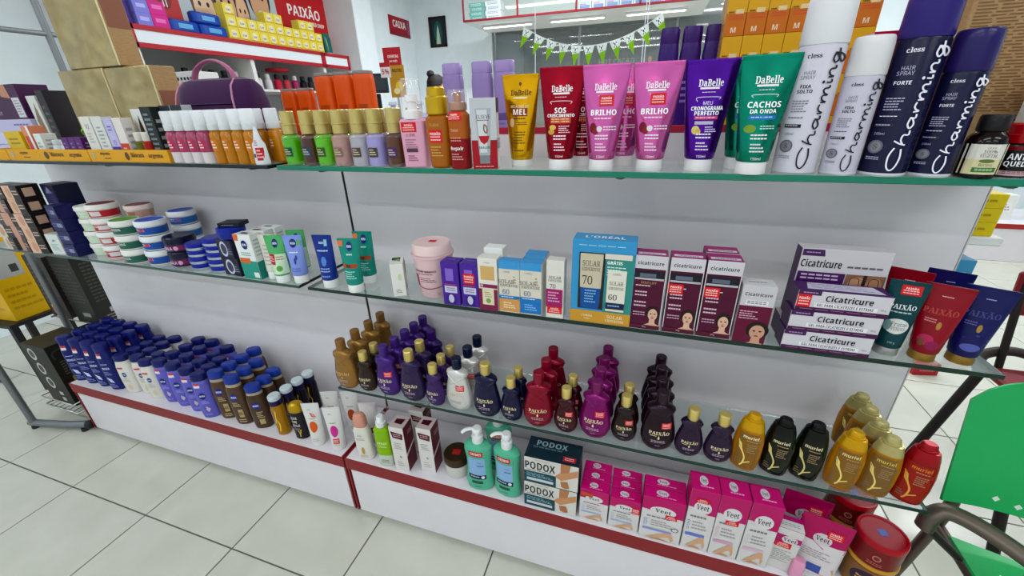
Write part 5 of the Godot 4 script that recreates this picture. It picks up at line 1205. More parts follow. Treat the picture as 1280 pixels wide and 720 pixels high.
func middle_shelf_left():
	var y := MID
	# hair colour cartons at the far end
	var tint := func(skin: String, hair: String, base: String) -> Array:
		return carton(0.082, 0.05, 0.06, [base, base, base, base, base, base], [["r", -1, 0.0, 0.1, 1.0, skin], ["r", 0.1, 0.0, 1, 1.0, hair], ["e", -0.35, 0.5, 0.3, 0.4, "c89a80"], ["l", 0.2, 0.9, 0.3, 0.7, 2, "d8c0b0"]], [["r", -1, 0, 1, 1, hair], ["l", -0.7, 0.7, 0.3, 0.6, 2, "b8a090"]], [], [["r", -1, 0, 1, 1, hair], ["r", -0.6, 0.2, 0.4, 0.8, skin]])
	stack(tint.call("d8b49c", "2a2024", "c09880"), "hair_colour_carton", "flesh toned hair colour carton next to the navy cartons", "box", "flesh toned hair colour cartons", Vector3(-2.165, y, -0.862), 0.0505, 5)
	stack(tint.call("c89a88", "3a2a30", "a87a68"), "hair_colour_carton", "rosy hair colour carton in the second stack from the navy cartons", "box", "flesh toned hair colour cartons", Vector3(-2.252, y, -0.862), 0.0505, 5)
	stack(tint.call("d0c8bc", "4a4640", "b8b4ac"), "hair_colour_carton", "pale grey hair colour carton at the shelf end", "box", "flesh toned hair colour cartons", Vector3(-2.345, y, -0.862), 0.0505, 3)
	var dryer := carton(0.105, 0.083, 0.07, "15153c", [["p", [-0.7, 0.2, -0.6, 0.75, -0.1, 0.95, 0.7, 0.7, 0.8, 0.2], "3a3a6a"], ["p", [-0.5, 0.6, 0.0, 0.9, 0.5, 0.65], "8a8aa0"], ["r", -0.8, 0.08, 0.8, 0.16, "9a9ab0"]], [["r", -0.9, 0.1, 0.9, 0.9, "1c1c48"]])
	stack(dryer, "dryer_carton", "navy carton picturing a hood, behind the hair colour cartons", "box", "navy cartons picturing a hood", Vector3(-2.062, y, -0.925), 0.0835, 3)
	put(carton(0.062, 0.078, 0.034, "d4d8d4", [["t", "gel", 0.1, 0.7, 0.12, "3a6a70", "bold", 0.4], ["l", -0.6, 0.6, 0.2, 0.55, 4, "8ab0a8"]], [["l", -0.6, 0.6, 0.3, 0.7, 2, "a8c0b8"]]), "soap_carton", "white and pale green carton standing before the navy cartons", "box", Vector3(-2.068, y, -0.855), 0.1)
	var nav := carton(0.068, 0.0465, 0.06, "1c1a58", [["t", "NIVEA", 0.3, 0.5, 0.3, "c8cce8", "bold", 0.4], ["l", -0.8, 0.0, 0.3, 0.7, 2, "6a6ab0"]], [["l", -0.7, 0.7, 0.4, 0.6, 1, "5a5aa8"]])
	stack(nav, "soap_carton", "navy soap carton beside the cream tubs", "box", "navy soap cartons", Vector3(-1.985, y, -0.868), 0.047, 4)
	# cream tubs
	var gw := "cream tubs stacked on the middle shelf"
	stack(tub(0.042, 0.045, "e4e2dc", "dfe4dc", "c8dcc4"), "cream_tub", "white cream tub with pale green band beside the navy cartons", "tub", gw, Vector3(-1.903, y, -0.905), 0.0455, 4)
	stack(tub(0.046, 0.048, "e6e2de", "7a3a3c", "b83038", [["r", 0.1, 0.3, 0.8, 0.8, "d8d0d0"]]), "cream_tub", "white cream tub with red band and maroon lid disc", "tub", gw, Vector3(-1.812, y, -0.895), 0.0485, 4)
	stack(tub(0.042, 0.045, "e0ccc4", "7a4448", "c09a8a", [["r", -0.2, 0.2, 0.5, 0.8, "a8726a"]]), "cream_tub", "white cream tub with beige band and mauve lid disc, behind the green ones", "tub", gw, Vector3(-1.718, y, -0.95), 0.0455, 4)
	stack(tub(0.043, 0.050, "e4e4de", "6aa83c", "2f6a5a"), "cream_tub", "white cream tub with dark green band and leaf green lid disc", "tub", gw, Vector3(-1.670, y, -0.868), 0.0505, 3)
	stack(tub(0.045, 0.050, "e2e4e8", "3a62c8", "2a5aa8", [["r", 0.0, 0.5, 0.4, 0.8, "c84a4a"]]), "cream_tub", "white cream tub with blue band and blue lid disc, at the shelf edge", "tub", gw, Vector3(-1.573, y, -0.885), 0.0505, 3)
	stack(tub(0.045, 0.050, "e2e4e8", "3a62c8", "2a6ab0", [["r", 0.2, 0.4, 0.7, 0.8, "8a6ab0"]]), "cream_tub", "white cream tub with blue band, in the stack at the back panel", "tub", gw, Vector3(-1.61, y, -1.015), 0.0505, 3)
	var pot := [["jar_body", loft([[0.0, 0.040, 0.040], [0.003, 0.044, 0.044], [0.008, 0.045, 0.045, 2.0, "7a2a5c"], [0.024, 0.045, 0.045, 2.0, "2a2048"], [0.03, 0.044, 0.044]], "2a2048", 36), mats.plastic], ["lid", loft([[0.03, 0.045, 0.045], [0.032, 0.0465, 0.0465], [0.046, 0.046, 0.046], [0.050, 0.043, 0.043]], "1c1a38", 36), mats.plastic], ["print", print_on({"w": 0.09, "h": 0.03, "rings": [[0.0, 0.045, 0.045], [0.03, 0.045, 0.045]]}, [["t", "SKALA", 0.0, 0.5, 0.34, "d8c8e0", "bold", 0.4], ["e", 0.6, 0.5, 0.12, 0.24, "d8a0c0"]]), mats.print]]
	stack(pot, "hair_mask_jar", "dark violet hair mask jar beside the blue lidded tubs", "jar", "dark violet hair mask jars", Vector3(-1.476, y, -0.895), 0.0505, 2)
	# blue tins
	var tin := func(r: float) -> Array:
		return [["tin_body", lathe([[r * 0.94, 0.0], [r * 0.98, 0.002], [r * 0.98, 0.009]], "c8ccd4", 32), mats.metal], ["tin_lid", lathe([[r * 0.985, 0.009], [r, 0.010], [r, 0.0185], [r * 0.96, 0.0215], [r * 0.9, 0.022]], "1c2a9c", 32), mats.plastic]]
	stack(tin.call(0.036), "cream_tin", "small round blue cream tin beside the violet jars", "tin", "small blue cream tins", Vector3(-1.370, y, -0.878), 0.0225, 4)
	stack(tin.call(0.043), "cream_tin", "larger round blue cream tin beside the small ones", "tin", "larger blue cream tins", Vector3(-1.281, y, -0.884), 0.0225, 5)
	# boxed jars, a jar on top, cartons
	var boxed := carton(0.072, 0.058, 0.062, "20203c", [["e", -0.1, 0.5, 0.5, 0.42, "c8c8d8"], ["e", -0.1, 0.5, 0.36, 0.3, "3a3a58"], ["l", 0.3, 0.9, 0.2, 0.6, 3, "8a8aa8"]], [["r", -0.9, 0.1, 0.9, 0.9, "2a2a4c"]])
	stack(boxed, "cream_carton", "black carton picturing a white ring beside the blue tins", "box", "black cartons picturing a ring", Vector3(-1.203, y, -0.875), 0.0585, 2)
	put([["jar_body", lathe([[0.034, 0.0], [0.0375, 0.003], [0.038, 0.018]], "22308c", 32), mats.plastic], ["lid", lathe([[0.0385, 0.018], [0.039, 0.020], [0.039, 0.032], [0.036, 0.035]], "24359a", 32), mats.plastic]], "cream_jar", "squat blue cream jar on top of the black ring cartons", "jar", Vector3(-1.196, y + 0.1172, -0.875))
	put(carton(0.066, 0.012, 0.05, "17172a", [["l", -0.6, 0.6, 0.3, 0.7, 1, "8a8aa0"]]), "sample_carton", "thin black carton lying on the squat blue jar", "box", Vector3(-1.192, y + 0.1524, -0.885), 0.3)
	var wt := carton(0.064, 0.14, 0.036, "e4e6e4", [["r", -1, 0.0, 1, 0.42, "2f9a8a"], ["p", [-1, 1, -0.4, 1, -0.5, 0.86, -1, 0.86], "d8743c"]] + disc_logo(0.1, 0.78, 0.36, 0.10) + [["r", -0.9, 0.36, 0.3, 0.48, "d0703a"], ["l", -0.6, 0.6, 0.52, 0.62, 2, "8ab0a8"], ["r", 0.3, 0.04, 0.9, 0.16, "e0e4e0"]], [["r", -0.5, 0.3, 0.3, 0.6, "1c1c24"]], [], [["r", -1, 0, 1, 0.4, "2a8c7e"], ["l", -0.7, 0.7, 0.5, 0.9, 5, "b0bcb8"]])
	row(wt, "face_cream_carton", "white and teal face cream carton beside the green tube", "box", "white and teal cartons", Vector3(-1.120, y, -0.858), 0.040, 3, 0.004, 0.12)
	var gr := care_tube(0.056, 0.142, 0.021, "5cb070", "5cb070", disc_logo(0.1, 0.84, 0.3, 0.09) + [["r", -0.9, 0.2, 0.9, 0.62, "c8e0c4"], ["r", -0.78, 0.4, -0.1, 0.62, "b82c34"], ["l", -0.72, -0.16, 0.45, 0.58, 3, "f0d0d0"], ["l", 0.0, 0.7, 0.48, 0.58, 2, "c86a5a"], ["e", 0.2, 0.32, 0.3, 0.06, "6aa84c"]])
	put(gr, "squeeze_tube", "pale green face wash tube with red sticker at the shelf edge", "tube", Vector3(-1.010, y, -0.853), 0.3, "face wash tubes")
	put(gr, "squeeze_tube", "pale green face wash tube behind the other green one", "tube", Vector3(-0.992, y, -0.915), 0.3, "face wash tubes")
	var lb := care_tube(0.056, 0.142, 0.021, "8a9cdc", "8a9cdc", disc_logo(0.05, 0.84, 0.36, 0.09) + [["r", 0.45, 0.8, 0.85, 0.9, "6ab06a"], ["l", -0.5, 0.5, 0.62, 0.68, 1, "d8e0f8"], ["e", 0.05, 0.48, 0.12, 0.07, "3a4a9c"], ["e", 0.2, 0.55, 0.1, 0.05, "3a4a9c"], ["l", -0.5, 0.5, 0.24, 0.34, 2, "5a6ab8"]])
	put(lb, "squeeze_tube", "lavender blue face wash tube on the shelf corner", "tube", Vector3(-0.955, y, -0.866), 0.3, "face wash tubes")
	put(care_tube(0.05, 0.135, 0.02, "e0dcd2", "e0dcd2", [["l", -0.5, 0.5, 0.3, 0.8, 6, "b8b4a8"]]), "squeeze_tube", "cream white tube half hidden beside the pale green one", "tube", Vector3(-1.062, y, -0.872), 0.3, "face wash tubes")


func top_shelf_left():
	var y := TOP
	# yellow cardboard trays along the edge
	var spans := [[-2.155, -2.066], [-2.062, -1.642], [-1.638, -1.292]]
	for k in 3:
		var xa: float = spans[k][0]
		var xb: float = spans[k][1]
		var w := xb - xa
		var o := thing("cardboard_tray", ["short yellow cardboard tray by the lilac boxes", "long yellow cardboard tray under the violet cartons", "yellow cardboard tray before the black cartons"][k], "tray", Vector3((xa + xb) / 2.0, y, -0.875), 0.0, "yellow cardboard trays")
		part(o, "tray_bottom", box(w, 0.002, 0.08, "d8a017", 0.0004), mats.card)
		var f := part(o, "front_wall", box(w, 0.036, 0.002, "d8a017", 0.0004), mats.card, Vector3(0, 0, 0.039))
		part(o, "back_wall", box(w, 0.036, 0.002, "d8a017", 0.0004), mats.card, Vector3(0, 0, -0.039))
		for s in [-1.0, 1.0]:
			part(o, "side_wall", box(0.002, 0.036, 0.076, "d8a017", 0.0004), mats.card, Vector3(s * (w / 2.0 - 0.001), 0, 0))
		if k > 0:
			part(f, "print", print_on({"w": w, "h": 0.036, "z": 0.001}, [["r", -0.92, 0.25, -0.84, 0.8, "b8a484"], ["t", "argenta", -0.56, 0.66, 0.3, "3a2a10", "serifb", 0.14], ["l", -0.6, -0.42, 0.2, 0.4, 1, "7a4a10"], ["e", 0.0, 0.5, 0.05, 0.32, "5a3c14"], ["t", "Máscara", 0.26, 0.6, 0.36, "3a2a10", "serifb", 0.16], ["t", "argenta", 0.7, 0.5, 0.4, "4a3414", "serifb", 0.18]]), mats.print)
	# small boxes and bottles in the trays
	var put_box := func(x: float, w: float, h: float, d: float, col, front: Array, label: String, z := -0.872):
		put(carton(w, h, d, col, front, [], [], [["l", -0.6, 0.6, 0.2, 0.8, 4, "a8a4a0"]]), "small_carton", label, "box", Vector3(x, y + 0.0022, z))
	put_box.call(-2.015, 0.088, 0.088, 0.05, "d2b21a", [["l", -0.6, 0.6, 0.5, 0.8, 2, "a88a14"]], "bright yellow carton in the long yellow tray")
	put_box.call(-1.943, 0.04, 0.104, 0.04, "d98a6c", [["r", -0.6, 0.1, 0.4, 0.7, "c04a30"], ["r", 0.4, 0.0, 1, 1, "dfe0de"]], "orange and white carton beside the bright yellow one")
	put_box.call(-1.895, 0.036, 0.080, 0.04, "dcdedb", [["l", -0.6, 0.6, 0.3, 0.7, 3, "8ab09a"]], "slim white carton beside the orange and white one")
	for k in 2:
		put([["bottle_body", loft([[0.0, 0.016, 0.014], [0.002, 0.018, 0.016, 2.0, "a81c84"], [0.026, 0.018, 0.016, 2.0, "d4d8da"], [0.044, 0.014, 0.013, 2.0, "d4d8da"], [0.046, 0.009, 0.009]], "d4d8da", 22), mats.plastic], ["cap", lathe([[0.011, 0.046], [0.012, 0.047], [0.012, 0.058], [0.010, 0.060]], "c8d0d0", 18), mats.satin]], "nail_care_bottle", "clear and magenta nail care bottle in the long yellow tray, %s" % ["beside the white carton", "beside the violet cartons"][k], "bottle", Vector3(-1.845 + 0.042 * k, y + 0.0022, -0.872))
	for k in 3:
		put_box.call(-1.764 + 0.033 * k, 0.031, 0.068, 0.04, "5a2472", [["l", -0.5, 0.5, 0.3, 0.8, 3, "a878b8"]], "violet carton in the long yellow tray, %s" % ["beside the nail bottles", "middle of three", "beside the tray end"][k])
	var leaf := Pen.new()
	for k in 9:
		var a := -0.9 + 0.22 * k
		tube(curve([Vector3(0, 0.06, 0), Vector3(0.02 * sin(a), 0.085, 0.004 * k - 0.016), Vector3(0.05 * sin(a), 0.098 + 0.006 * cos(a * 3), 0.004 * k - 0.016)], 3), 0.004, ["8db02a", "76a01e", "a2c23c"][k % 3], 6, leaf)
	put([["pouch", loft([[0.0, 0.03, 0.012], [0.003, 0.032, 0.013], [0.05, 0.032, 0.009], [0.066, 0.03, 0.003]], "d8dcd8", 22), mats.plastic], ["leaf_tuft", leaf.done(), mats.satin]], "herb_sachet", "white sachet topped with lime green leaves behind the nail bottles", "sachet", Vector3(-1.80, y, -0.935))
	put_box.call(-1.612, 0.046, 0.126, 0.03, "d9d6cf", [["t", "V2", 0.1, 0.78, 0.1, "8a8a90", "sans", 0.4], ["l", -0.5, 0.6, 0.4, 0.65, 4, "b8b4ac"], ["r", -0.4, 0.05, 0.8, 0.2, "8a6a2a"]], "tall white carton with gold foot beside the violet cartons", -0.86)
	put_box.call(-1.560, 0.046, 0.124, 0.03, "d4d4d0", [["l", -0.5, 0.6, 0.3, 0.8, 6, "a8a8a8"]], "tall white carton between the gold footed and lilac ones", -0.86)
	put_box.call(-1.513, 0.036, 0.118, 0.03, "bfb8dc", [["r", -1, 0, 1, 0.35, "4a3a9c"], ["t", "O", 0.1, 0.45, 0.12, "5a4ab0", "serif", 0.5], ["l", -0.5, 0.5, 0.7, 0.85, 2, "7a70b8"]], "slim white and lilac carton in the tray", -0.86)
	put_box.call(-1.473, 0.036, 0.120, 0.03, "ddd6d0", [["r", -1, 0, 1, 0.42, "c8442c"], ["l", -0.6, 0.6, 0.1, 0.34, 3, "f0c8b0"]], "slim white and vermilion carton in the tray", -0.86)
	put_box.call(-1.448, 0.05, 0.142, 0.03, "d8d8d4", [["p", [-0.4, 0.5, 0.1, 0.9, 0.5, 0.5, 0.5, 0.3, -0.4, 0.3], "4a3a20"]], "white carton picturing a brown bottle behind the vermilion one", -0.905)
	for k in 2:
		put([["bottle_body", lathe([[0.013, 0.0], [0.015, 0.002], [0.015, 0.05], [0.010, 0.056]], ["6a6a1c", "a8281c"][k], 20), mats.glossy], ["cap", lathe([[0.011, 0.056], [0.012, 0.058], [0.012, 0.078], [0.010, 0.08]], "d8d4cc", 18), mats.satin]], "oil_vial", ["olive green oil vial in the tray", "red oil vial in the tray"][k], "vial", Vector3(-1.428 + 0.033 * k, y + 0.0022, -0.862))
	put_box.call(-1.362, 0.042, 0.146, 0.03, "20262a", [["l", -0.6, 0.6, 0.1, 0.9, 9, "8a9498"]], "tall black carton in the yellow tray", -0.875)
	for k in 2:
		put_box.call([-1.318, -1.272][k], 0.042, 0.148, 0.03, "b8bcbe", [["r", -1, 0.88, 1, 1, "2c3436"], ["r", -1, 0.40, 1, 0.48, "3a4246"], ["r", -1, 0.0, 1, 0.12, "8a2a4a"], ["l", -0.6, 0.6, 0.55, 0.85, 4, "8a9296"]], "silver and white carton with black bands, %s" % ["beside the black carton", "beside the pink mists"][k], -0.90)
	# face mists: pink and amber with white caps
	var mist := func(body: String, label_c: String) -> Array:
		var r := [[0.0, 0.0165, 0.0165, 2.0, "d4cccc"], [0.002, 0.0185, 0.0185, 2.0, "d4cccc"], [0.03, 0.0185, 0.0185, 2.0, body], [0.076, 0.0185, 0.0185, 2.0, body], [0.083, 0.014, 0.014, 2.0, body], [0.085, 0.012, 0.012]]
		if label_c == "":
			for i in 3:
				r[i][4] = body
		return [["bottle_body", loft(r, body, 24), mats.glossy], ["collar", lathe([[0.0165, 0.085], [0.017, 0.086], [0.017, 0.1], [0.0155, 0.102]], "d8dadb", 22), mats.satin], ["clear_overcap", lathe([[0.0165, 0.1], [0.0165, 0.132], [0.0145, 0.135]], "f0f2f4", 22), mats.frost], ["print", print_on({"w": 0.037, "h": 0.085, "rings": r}, [["r", -0.6, 0.4, 0.6, 0.75, label_c if label_c != "" else "c87a14"], ["l", -0.4, 0.4, 0.45, 0.7, 3, "f0e4d8"]]), mats.print]]
	var pink: Array = mist.call("a8506c", "b83a60")
	for k in 4:
		put(pink, "face_mist_bottle", "pink face mist bottle with white cap, %s" % ["beside the silver cartons", "second along", "third along", "beside the amber mists"][k], "bottle", Vector3(-1.268 + 0.039 * k, y, -0.852), 0.0, "pink face mists")
		if k < 3:
			put(pink, "face_mist_bottle", "pink face mist bottle with white cap standing in the second rank", "bottle", Vector3(-1.238 + 0.039 * k, y, -0.90), 0.0, "pink face mists in the second rank")
	var amb: Array = mist.call("b87a16", "")
	for k in 4:
		put(amb, "face_mist_bottle", "amber face mist bottle with white cap, %s" % ["beside the pink mists", "second along", "third along", "beside the pointed tube"][k], "bottle", Vector3(-1.108 + 0.040 * k, y, -0.855), 0.0, "amber face mists")
		put(amb, "face_mist_bottle", "amber face mist bottle with white cap standing in the second rank", "bottle", Vector3(-1.094 + 0.040 * k, y, -0.905 - 0.012 * (k % 2)), 0.0, "amber face mists in the second rank")
	put([["tube_body", loft([[0.0, 0.018, 0.014], [0.002, 0.0195, 0.015], [0.05, 0.017, 0.012], [0.06, 0.010, 0.009], [0.088, 0.004, 0.004], [0.092, 0.002, 0.002]], "d4d6da", 22), mats.satin], ["print", print_on({"w": 0.036, "h": 0.092, "rings": [[0.0, 0.0185, 0.0145], [0.05, 0.017, 0.012], [0.06, 0.010, 0.009], [0.092, 0.003, 0.003]]}, [["r", -0.2, 0.12, 0.85, 0.46, "c02c34"], ["l", -0.1, 0.7, 0.16, 0.42, 3, "f0c8c4"], ["r", -0.8, 0.2, -0.3, 0.3, "2a3a7a"], ["l", -0.3, 0.3, 0.5, 0.66, 3, "b04a50"]]), mats.print]], "nozzle_tube", "white and red pointed nozzle tube at the shelf corner", "tube", Vector3(-0.962, y, -0.846), 0.2)
	put([["tube_body", loft([[0.0, 0.012, 0.012], [0.003, 0.0145, 0.0145], [0.075, 0.0145, 0.0145], [0.085, 0.008, 0.008]], "b87a16", 22), mats.glossy]], "oil_vial", "amber vial leaning behind the pointed nozzle tube", "vial", Vector3(-0.955, y, -0.905), 0.0)
	# gold wrapped boxes
	var gold := func(w: float, h: float, d: float) -> Array:
		return [["wrapping", box(w, h, d, "ffffff", 0.003), mats.wrap], ["side_panel", box(0.0015, h - 0.006, d - 0.006, "a87a48", 0.0004, null, Vector3(w / 2.0 + 0.0006, 0.003, 0)), mats.kraft], ["side_label", box(0.001, h * 0.4, d - 0.008, "94604c", 0.0003, null, Vector3(w / 2.0 + 0.0016, h * 0.34, 0)), mats.satin], ["ribbon_edge", box(0.004, h - 0.004, 0.004, "d8c8a0", 0.001, null, Vector3(w / 2.0 - 0.003, 0.002, d / 2.0)), mats.gold]]
	var gg := "gold wrapped gift boxes"
	put(gold.call(0.226, 0.266, 0.075), "gift_box", "gold wrapped gift box behind the white cartons, next to the slim black carton", "box", Vector3(-1.763, y, -1.003), 0.0, gg)
	put(gold.call(0.205, 0.264, 0.075), "gift_box", "gold wrapped gift box next to the purple toiletry bag", "box", Vector3(-1.545, y, -1.003), 0.0, gg)
	put(gold.call(0.243, 0.30, 0.07), "gift_box", "tall gold wrapped gift box stacked on the other two", "box", Vector3(-1.687, y + 0.2665, -1.003), 0.0, gg)
	# purple toiletry bag with pink piping and handle
	var bag := thing("toiletry_bag", "purple fabric toiletry bag with pink handle behind the face mists", "bag", Vector3(-1.225, y, -1.0), 0.12)
	var br := [[0.0, 0.125, 0.05, 5.0], [0.006, 0.132, 0.055, 5.0], [0.1, 0.132, 0.056, 5.0], [0.16, 0.130, 0.054, 4.0], [0.195, 0.124, 0.046, 3.5], [0.213, 0.112, 0.03, 3.0], [0.219, 0.09, 0.012, 3.0]]
	var body := part(bag, "bag_body", loft(br, "46264e", 40), mats.cloth)
	for x in [-0.131, 0.082]:
		var pts := []
		for k in 13:
			var yy := 0.01 + 0.205 * k / 12.0
			pts.append(Vector3(x * (1.0 - 0.10 * pow(k / 12.0, 4.0)), yy, face_z({"rings": br}, x * 0.9, yy) + 0.001))
		part(body, "piping", tube(pts, 0.0028, "c08aa4", 8), mats.cloth)
	var zip := []
	for k in 13:
		var x := lerpf(-0.115, 0.075, k / 12.0)
		zip.append(Vector3(x, 0.15, face_z({"rings": br}, x, 0.15) + 0.0006))
	part(body, "zip", tube(zip, 0.002, "38203e", 6), mats.metal)
	part(bag, "handle", tube(curve([Vector3(-0.075, 0.205, 0.01), Vector3(-0.06, 0.24, 0.008), Vector3(-0.02, 0.262, 0.006), Vector3(0.02, 0.262, 0.006), Vector3(0.055, 0.24, 0.008), Vector3(0.07, 0.205, 0.01)], 6), 0.011, "b06a8c", 10, null, 0.35), mats.cloth)
	# boxes piled at the far end of the shelf
	put(carton(0.30, 0.042, 0.09, "c4bfdc", [["l", 0.3, 0.9, 0.4, 0.7, 1, "7a74b0"]], [["l", 0.3, 0.9, 0.4, 0.7, 1, "8a84b8"]]), "flat_carton", "flat lilac carton at the bottom of the pile by the rack", "box", Vector3(-2.255, y, -1.0), 0.0, "flat lilac cartons")
	put(carton(0.28, 0.042, 0.09, "cbc8e0", [["l", 0.3, 0.9, 0.4, 0.7, 1, "7a74b0"]]), "flat_carton", "flat lilac carton in the middle of the pile by the rack", "box", Vector3(-2.26, y + 0.0425, -1.0), 0.03, "flat lilac cartons")
	put(carton(0.29, 0.042, 0.09, "c0bcd8", [["l", 0.2, 0.9, 0.4, 0.7, 1, "7a74b0"]]), "flat_carton", "flat lilac carton on top of the pile under the purple box", "box", Vector3(-2.255, y + 0.085, -1.0), -0.02, "flat lilac cartons")
	put(carton(0.25, 0.112, 0.09, "4a1c4a", [["p", [0.1, 1.0, 0.55, 1.0, 0.6, 0.6, 0.2, 0.66], "b8886c"], ["r", 0.62, 0.05, 0.96, 0.62, "cfcbd2"], ["l", 0.66, 0.92, 0.1, 0.56, 6, "8a8690"], ["t", "Care", -0.3, 0.2, 0.14, "c8a8c8", "serif", 0.3], ["e", -0.9, 0.2, 0.1, 0.2, "b05a2a"]]), "hair_kit_carton", "purple hair kit carton on the pile of flat lilac cartons", "box", Vector3(-2.245, y + 0.1275, -1.0))
	put(carton(0.05, 0.2, 0.08, "d4d4d0", [["p", [-0.6, 0.6, 0.3, 0.9, 0.6, 0.4, -0.2, 0.3], "8a7a60"]], [["l", -0.5, 0.5, 0.3, 0.7, 2, "8a8a80"]]), "upright_carton", "white carton with brown picture beside the purple hair kit", "box", Vector3(-2.07, y, -1.0))
	put(carton(0.04, 0.215, 0.08, "2c2a2e", [["l", -0.5, 0.5, 0.2, 0.8, 6, "6a6a6e"]]), "upright_carton", "slim black carton next to the gold wrapped boxes", "box", Vector3(-2.012, y, -1.0))


func litre_bottle(body: String, cap: String, h: float, w: float, items: Array, share := 0.88) -> Array:
	var rings := [[0.0, w * 0.9, w * 0.6, 3.0], [0.004, w, w * 0.66, 3.0], [h * (share - 0.08), w, w * 0.66, 3.0], [h * (share - 0.01), w * 0.93, w * 0.62, 3.0], [h * share, w * 0.9, w * 0.6, 3.0]]
	var top := [[h * share, w * 0.92, w * 0.62, 3.0], [h * (share + 0.008), w * 0.94, w * 0.63, 3.0], [h * 0.985, w * 0.93, w * 0.62, 3.0], [h, w * 0.86, w * 0.56, 3.0]]
	return [["bottle_body", loft(rings, body, 30), mats.plastic], ["cap", loft(top, cap, 30), mats.plastic], ["print", print_on({"w": w * 2, "h": h, "rings": rings}, items), mats.print]]


func behind_gondola():
	var y := TOP
	var org := litre_bottle("dc5a14", "8c8078", 0.236, 0.034, [["r", -0.5, 0.2, 0.5, 0.6, "b0481a"], ["l", -0.4, 0.4, 0.25, 0.55, 5, "6a2a14"]], 0.96)
	var org2 := litre_bottle("d8560f", "8c8078", 0.196, 0.030, [["r", -0.5, 0.3, 0.5, 0.7, "b0481a"], ["l", -0.4, 0.4, 0.35, 0.65, 5, "6a2a14"]], 0.96)
	for k in 2:
		put(org2, "shampoo_bottle", "short orange shampoo bottle on the far side, %s" % ["next to the purple bag", "next to the tall orange ones"][k], "bottle", Vector3(-1.185 + 0.068 * k, y, -1.215), 0.0, "orange shampoo bottles")
	for k in 3:
		put(org, "shampoo_bottle", "tall orange shampoo bottle on the far side, %s" % ["next to the short ones", "middle of three", "furthest from the short ones"][k], "bottle", Vector3(-1.03 + 0.074 * k, y, -1.215), 0.0, "orange shampoo bottles")
	var lil := litre_bottle("9a84b8", "a48fc2", 0.240, 0.031, [["r", -0.6, 0.36, 0.6, 0.44, "6a528c"], ["l", -0.5, 0.5, 0.2, 0.34, 3, "7a62a0"]])
	for k in 3:
		put(lil, "shampoo_bottle", "lilac litre bottle standing behind the serum bottles, %s" % ["over the pink serum", "over the red and amber oil", "next to the gold tube"][k], "bottle", Vector3([-0.575, -0.482, -0.414][k], y, -1.22), 0.0, "lilac litre bottles")
	put([["tub_body", lathe([[0.036, 0.0], [0.04, 0.004], [0.042, 0.09], [0.038, 0.1]], "a090c8", 28), mats.plastic], ["pump", lathe([[0.02, 0.1], [0.02, 0.112], [0.008, 0.114], [0.008, 0.135], [0.014, 0.136], [0.012, 0.145]], "c8ccd8", 20), mats.satin]], "pump_tub", "lilac tub with clear pump beside the tall orange bottles", "tub", Vector3(-0.79, y, -1.22))
	put([["tub_body", lathe([[0.036, 0.0], [0.04, 0.004], [0.042, 0.09], [0.038, 0.1]], "b0a4d0", 28), mats.plastic], ["pump", lathe([[0.02, 0.1], [0.02, 0.112], [0.008, 0.114], [0.008, 0.135], [0.014, 0.136], [0.012, 0.145]], "d0d4dc", 20), mats.satin]], "pump_tub", "pale lilac tub with clear pump behind the brown cologne", "tub", Vector3(-0.695, y, -1.22))
	put([["bottle_body", lathe([[0.016, 0.0], [0.018, 0.003], [0.018, 0.13], [0.012, 0.14]], "3c2478", 22), mats.plastic], ["cap", lathe([[0.011, 0.14], [0.012, 0.142], [0.011, 0.165], [0.008, 0.17]], "d8dce4", 18), mats.satin]], "lotion_bottle", "slim violet bottle with white cap seen between the gold and red tubes", "bottle", Vector3(-0.338, y, -1.2))
	var vio := litre_bottle("3e1a72", "3a1868", 0.285, 0.024, [["l", -0.5, 0.5, 0.4, 0.6, 4, "8a6ab0"]])
	for k in 3:
		put(vio, "shampoo_bottle", "deep violet litre bottle behind the violet foil tube, %s" % ["furthest from the yellow boxes", "middle of three", "nearest the yellow boxes"][k], "bottle", Vector3(0.018 + 0.051 * k, y, -1.22), 0.0, "deep violet litre bottles")
	put(litre_bottle("4a2a8c", "3a1f70", 0.20, 0.02, []), "shampoo_bottle", "short violet bottle beside the deep violet litre bottles", "bottle", Vector3(-0.035, y, -1.225))
	# yellow and orange cartons
	var yb := carton(0.0395, 0.083, 0.09, ["c9731c", "c9731c", "c8a060", "c8a060", "d8a81c", "c9731c"], [["r", -1, 0.52, 1, 1, "d8a41a"], ["r", -0.1, 0.5, 0.7, 0.6, "e0c89a"], ["l", -0.8, -0.2, 0.5, 0.58, 1, "6a3a10"], ["l", -0.7, 0.8, 0.36, 0.48, 2, "d8583a"], ["t", "M", -0.1, 0.14, 0.12, "f0d8b8", "bold", 0.4]], [], [["l", -0.9, 0.9, 0.05, 0.95, 9, "a8743c"]])
	for c in 7:
		for r in 4:
			put(yb, "colour_carton", "yellow and orange hair colour carton, %s layer, %s" % [["bottom", "second", "third", "top"][r], ["next to the violet bottles", "second column", "third column", "fourth column", "fifth column", "sixth column", "end column"][c]], "box", Vector3(0.148 + 0.0405 * c, y + 0.0834 * r, -1.19), 0.0, "yellow and orange hair colour cartons")
	# kraft carton and small cartons at the shelf end
	put([["carton", box(0.17, 0.30, 0.10, "ffffff", 0.002), mats.kraft], ["print", print_on({"w": 0.17, "h": 0.30, "z": 0.05}, [["t", "V K9", 0.3, 0.26, 0.05, "3a2a18", "bold", 0.4], ["l", -0.95, 0.95, 0.3, 0.99, 44, "866644"]]), mats.print]], "shipping_carton", "brown kraft carton behind the brown oil bottle", "box", Vector3(0.555, y, -1.02))
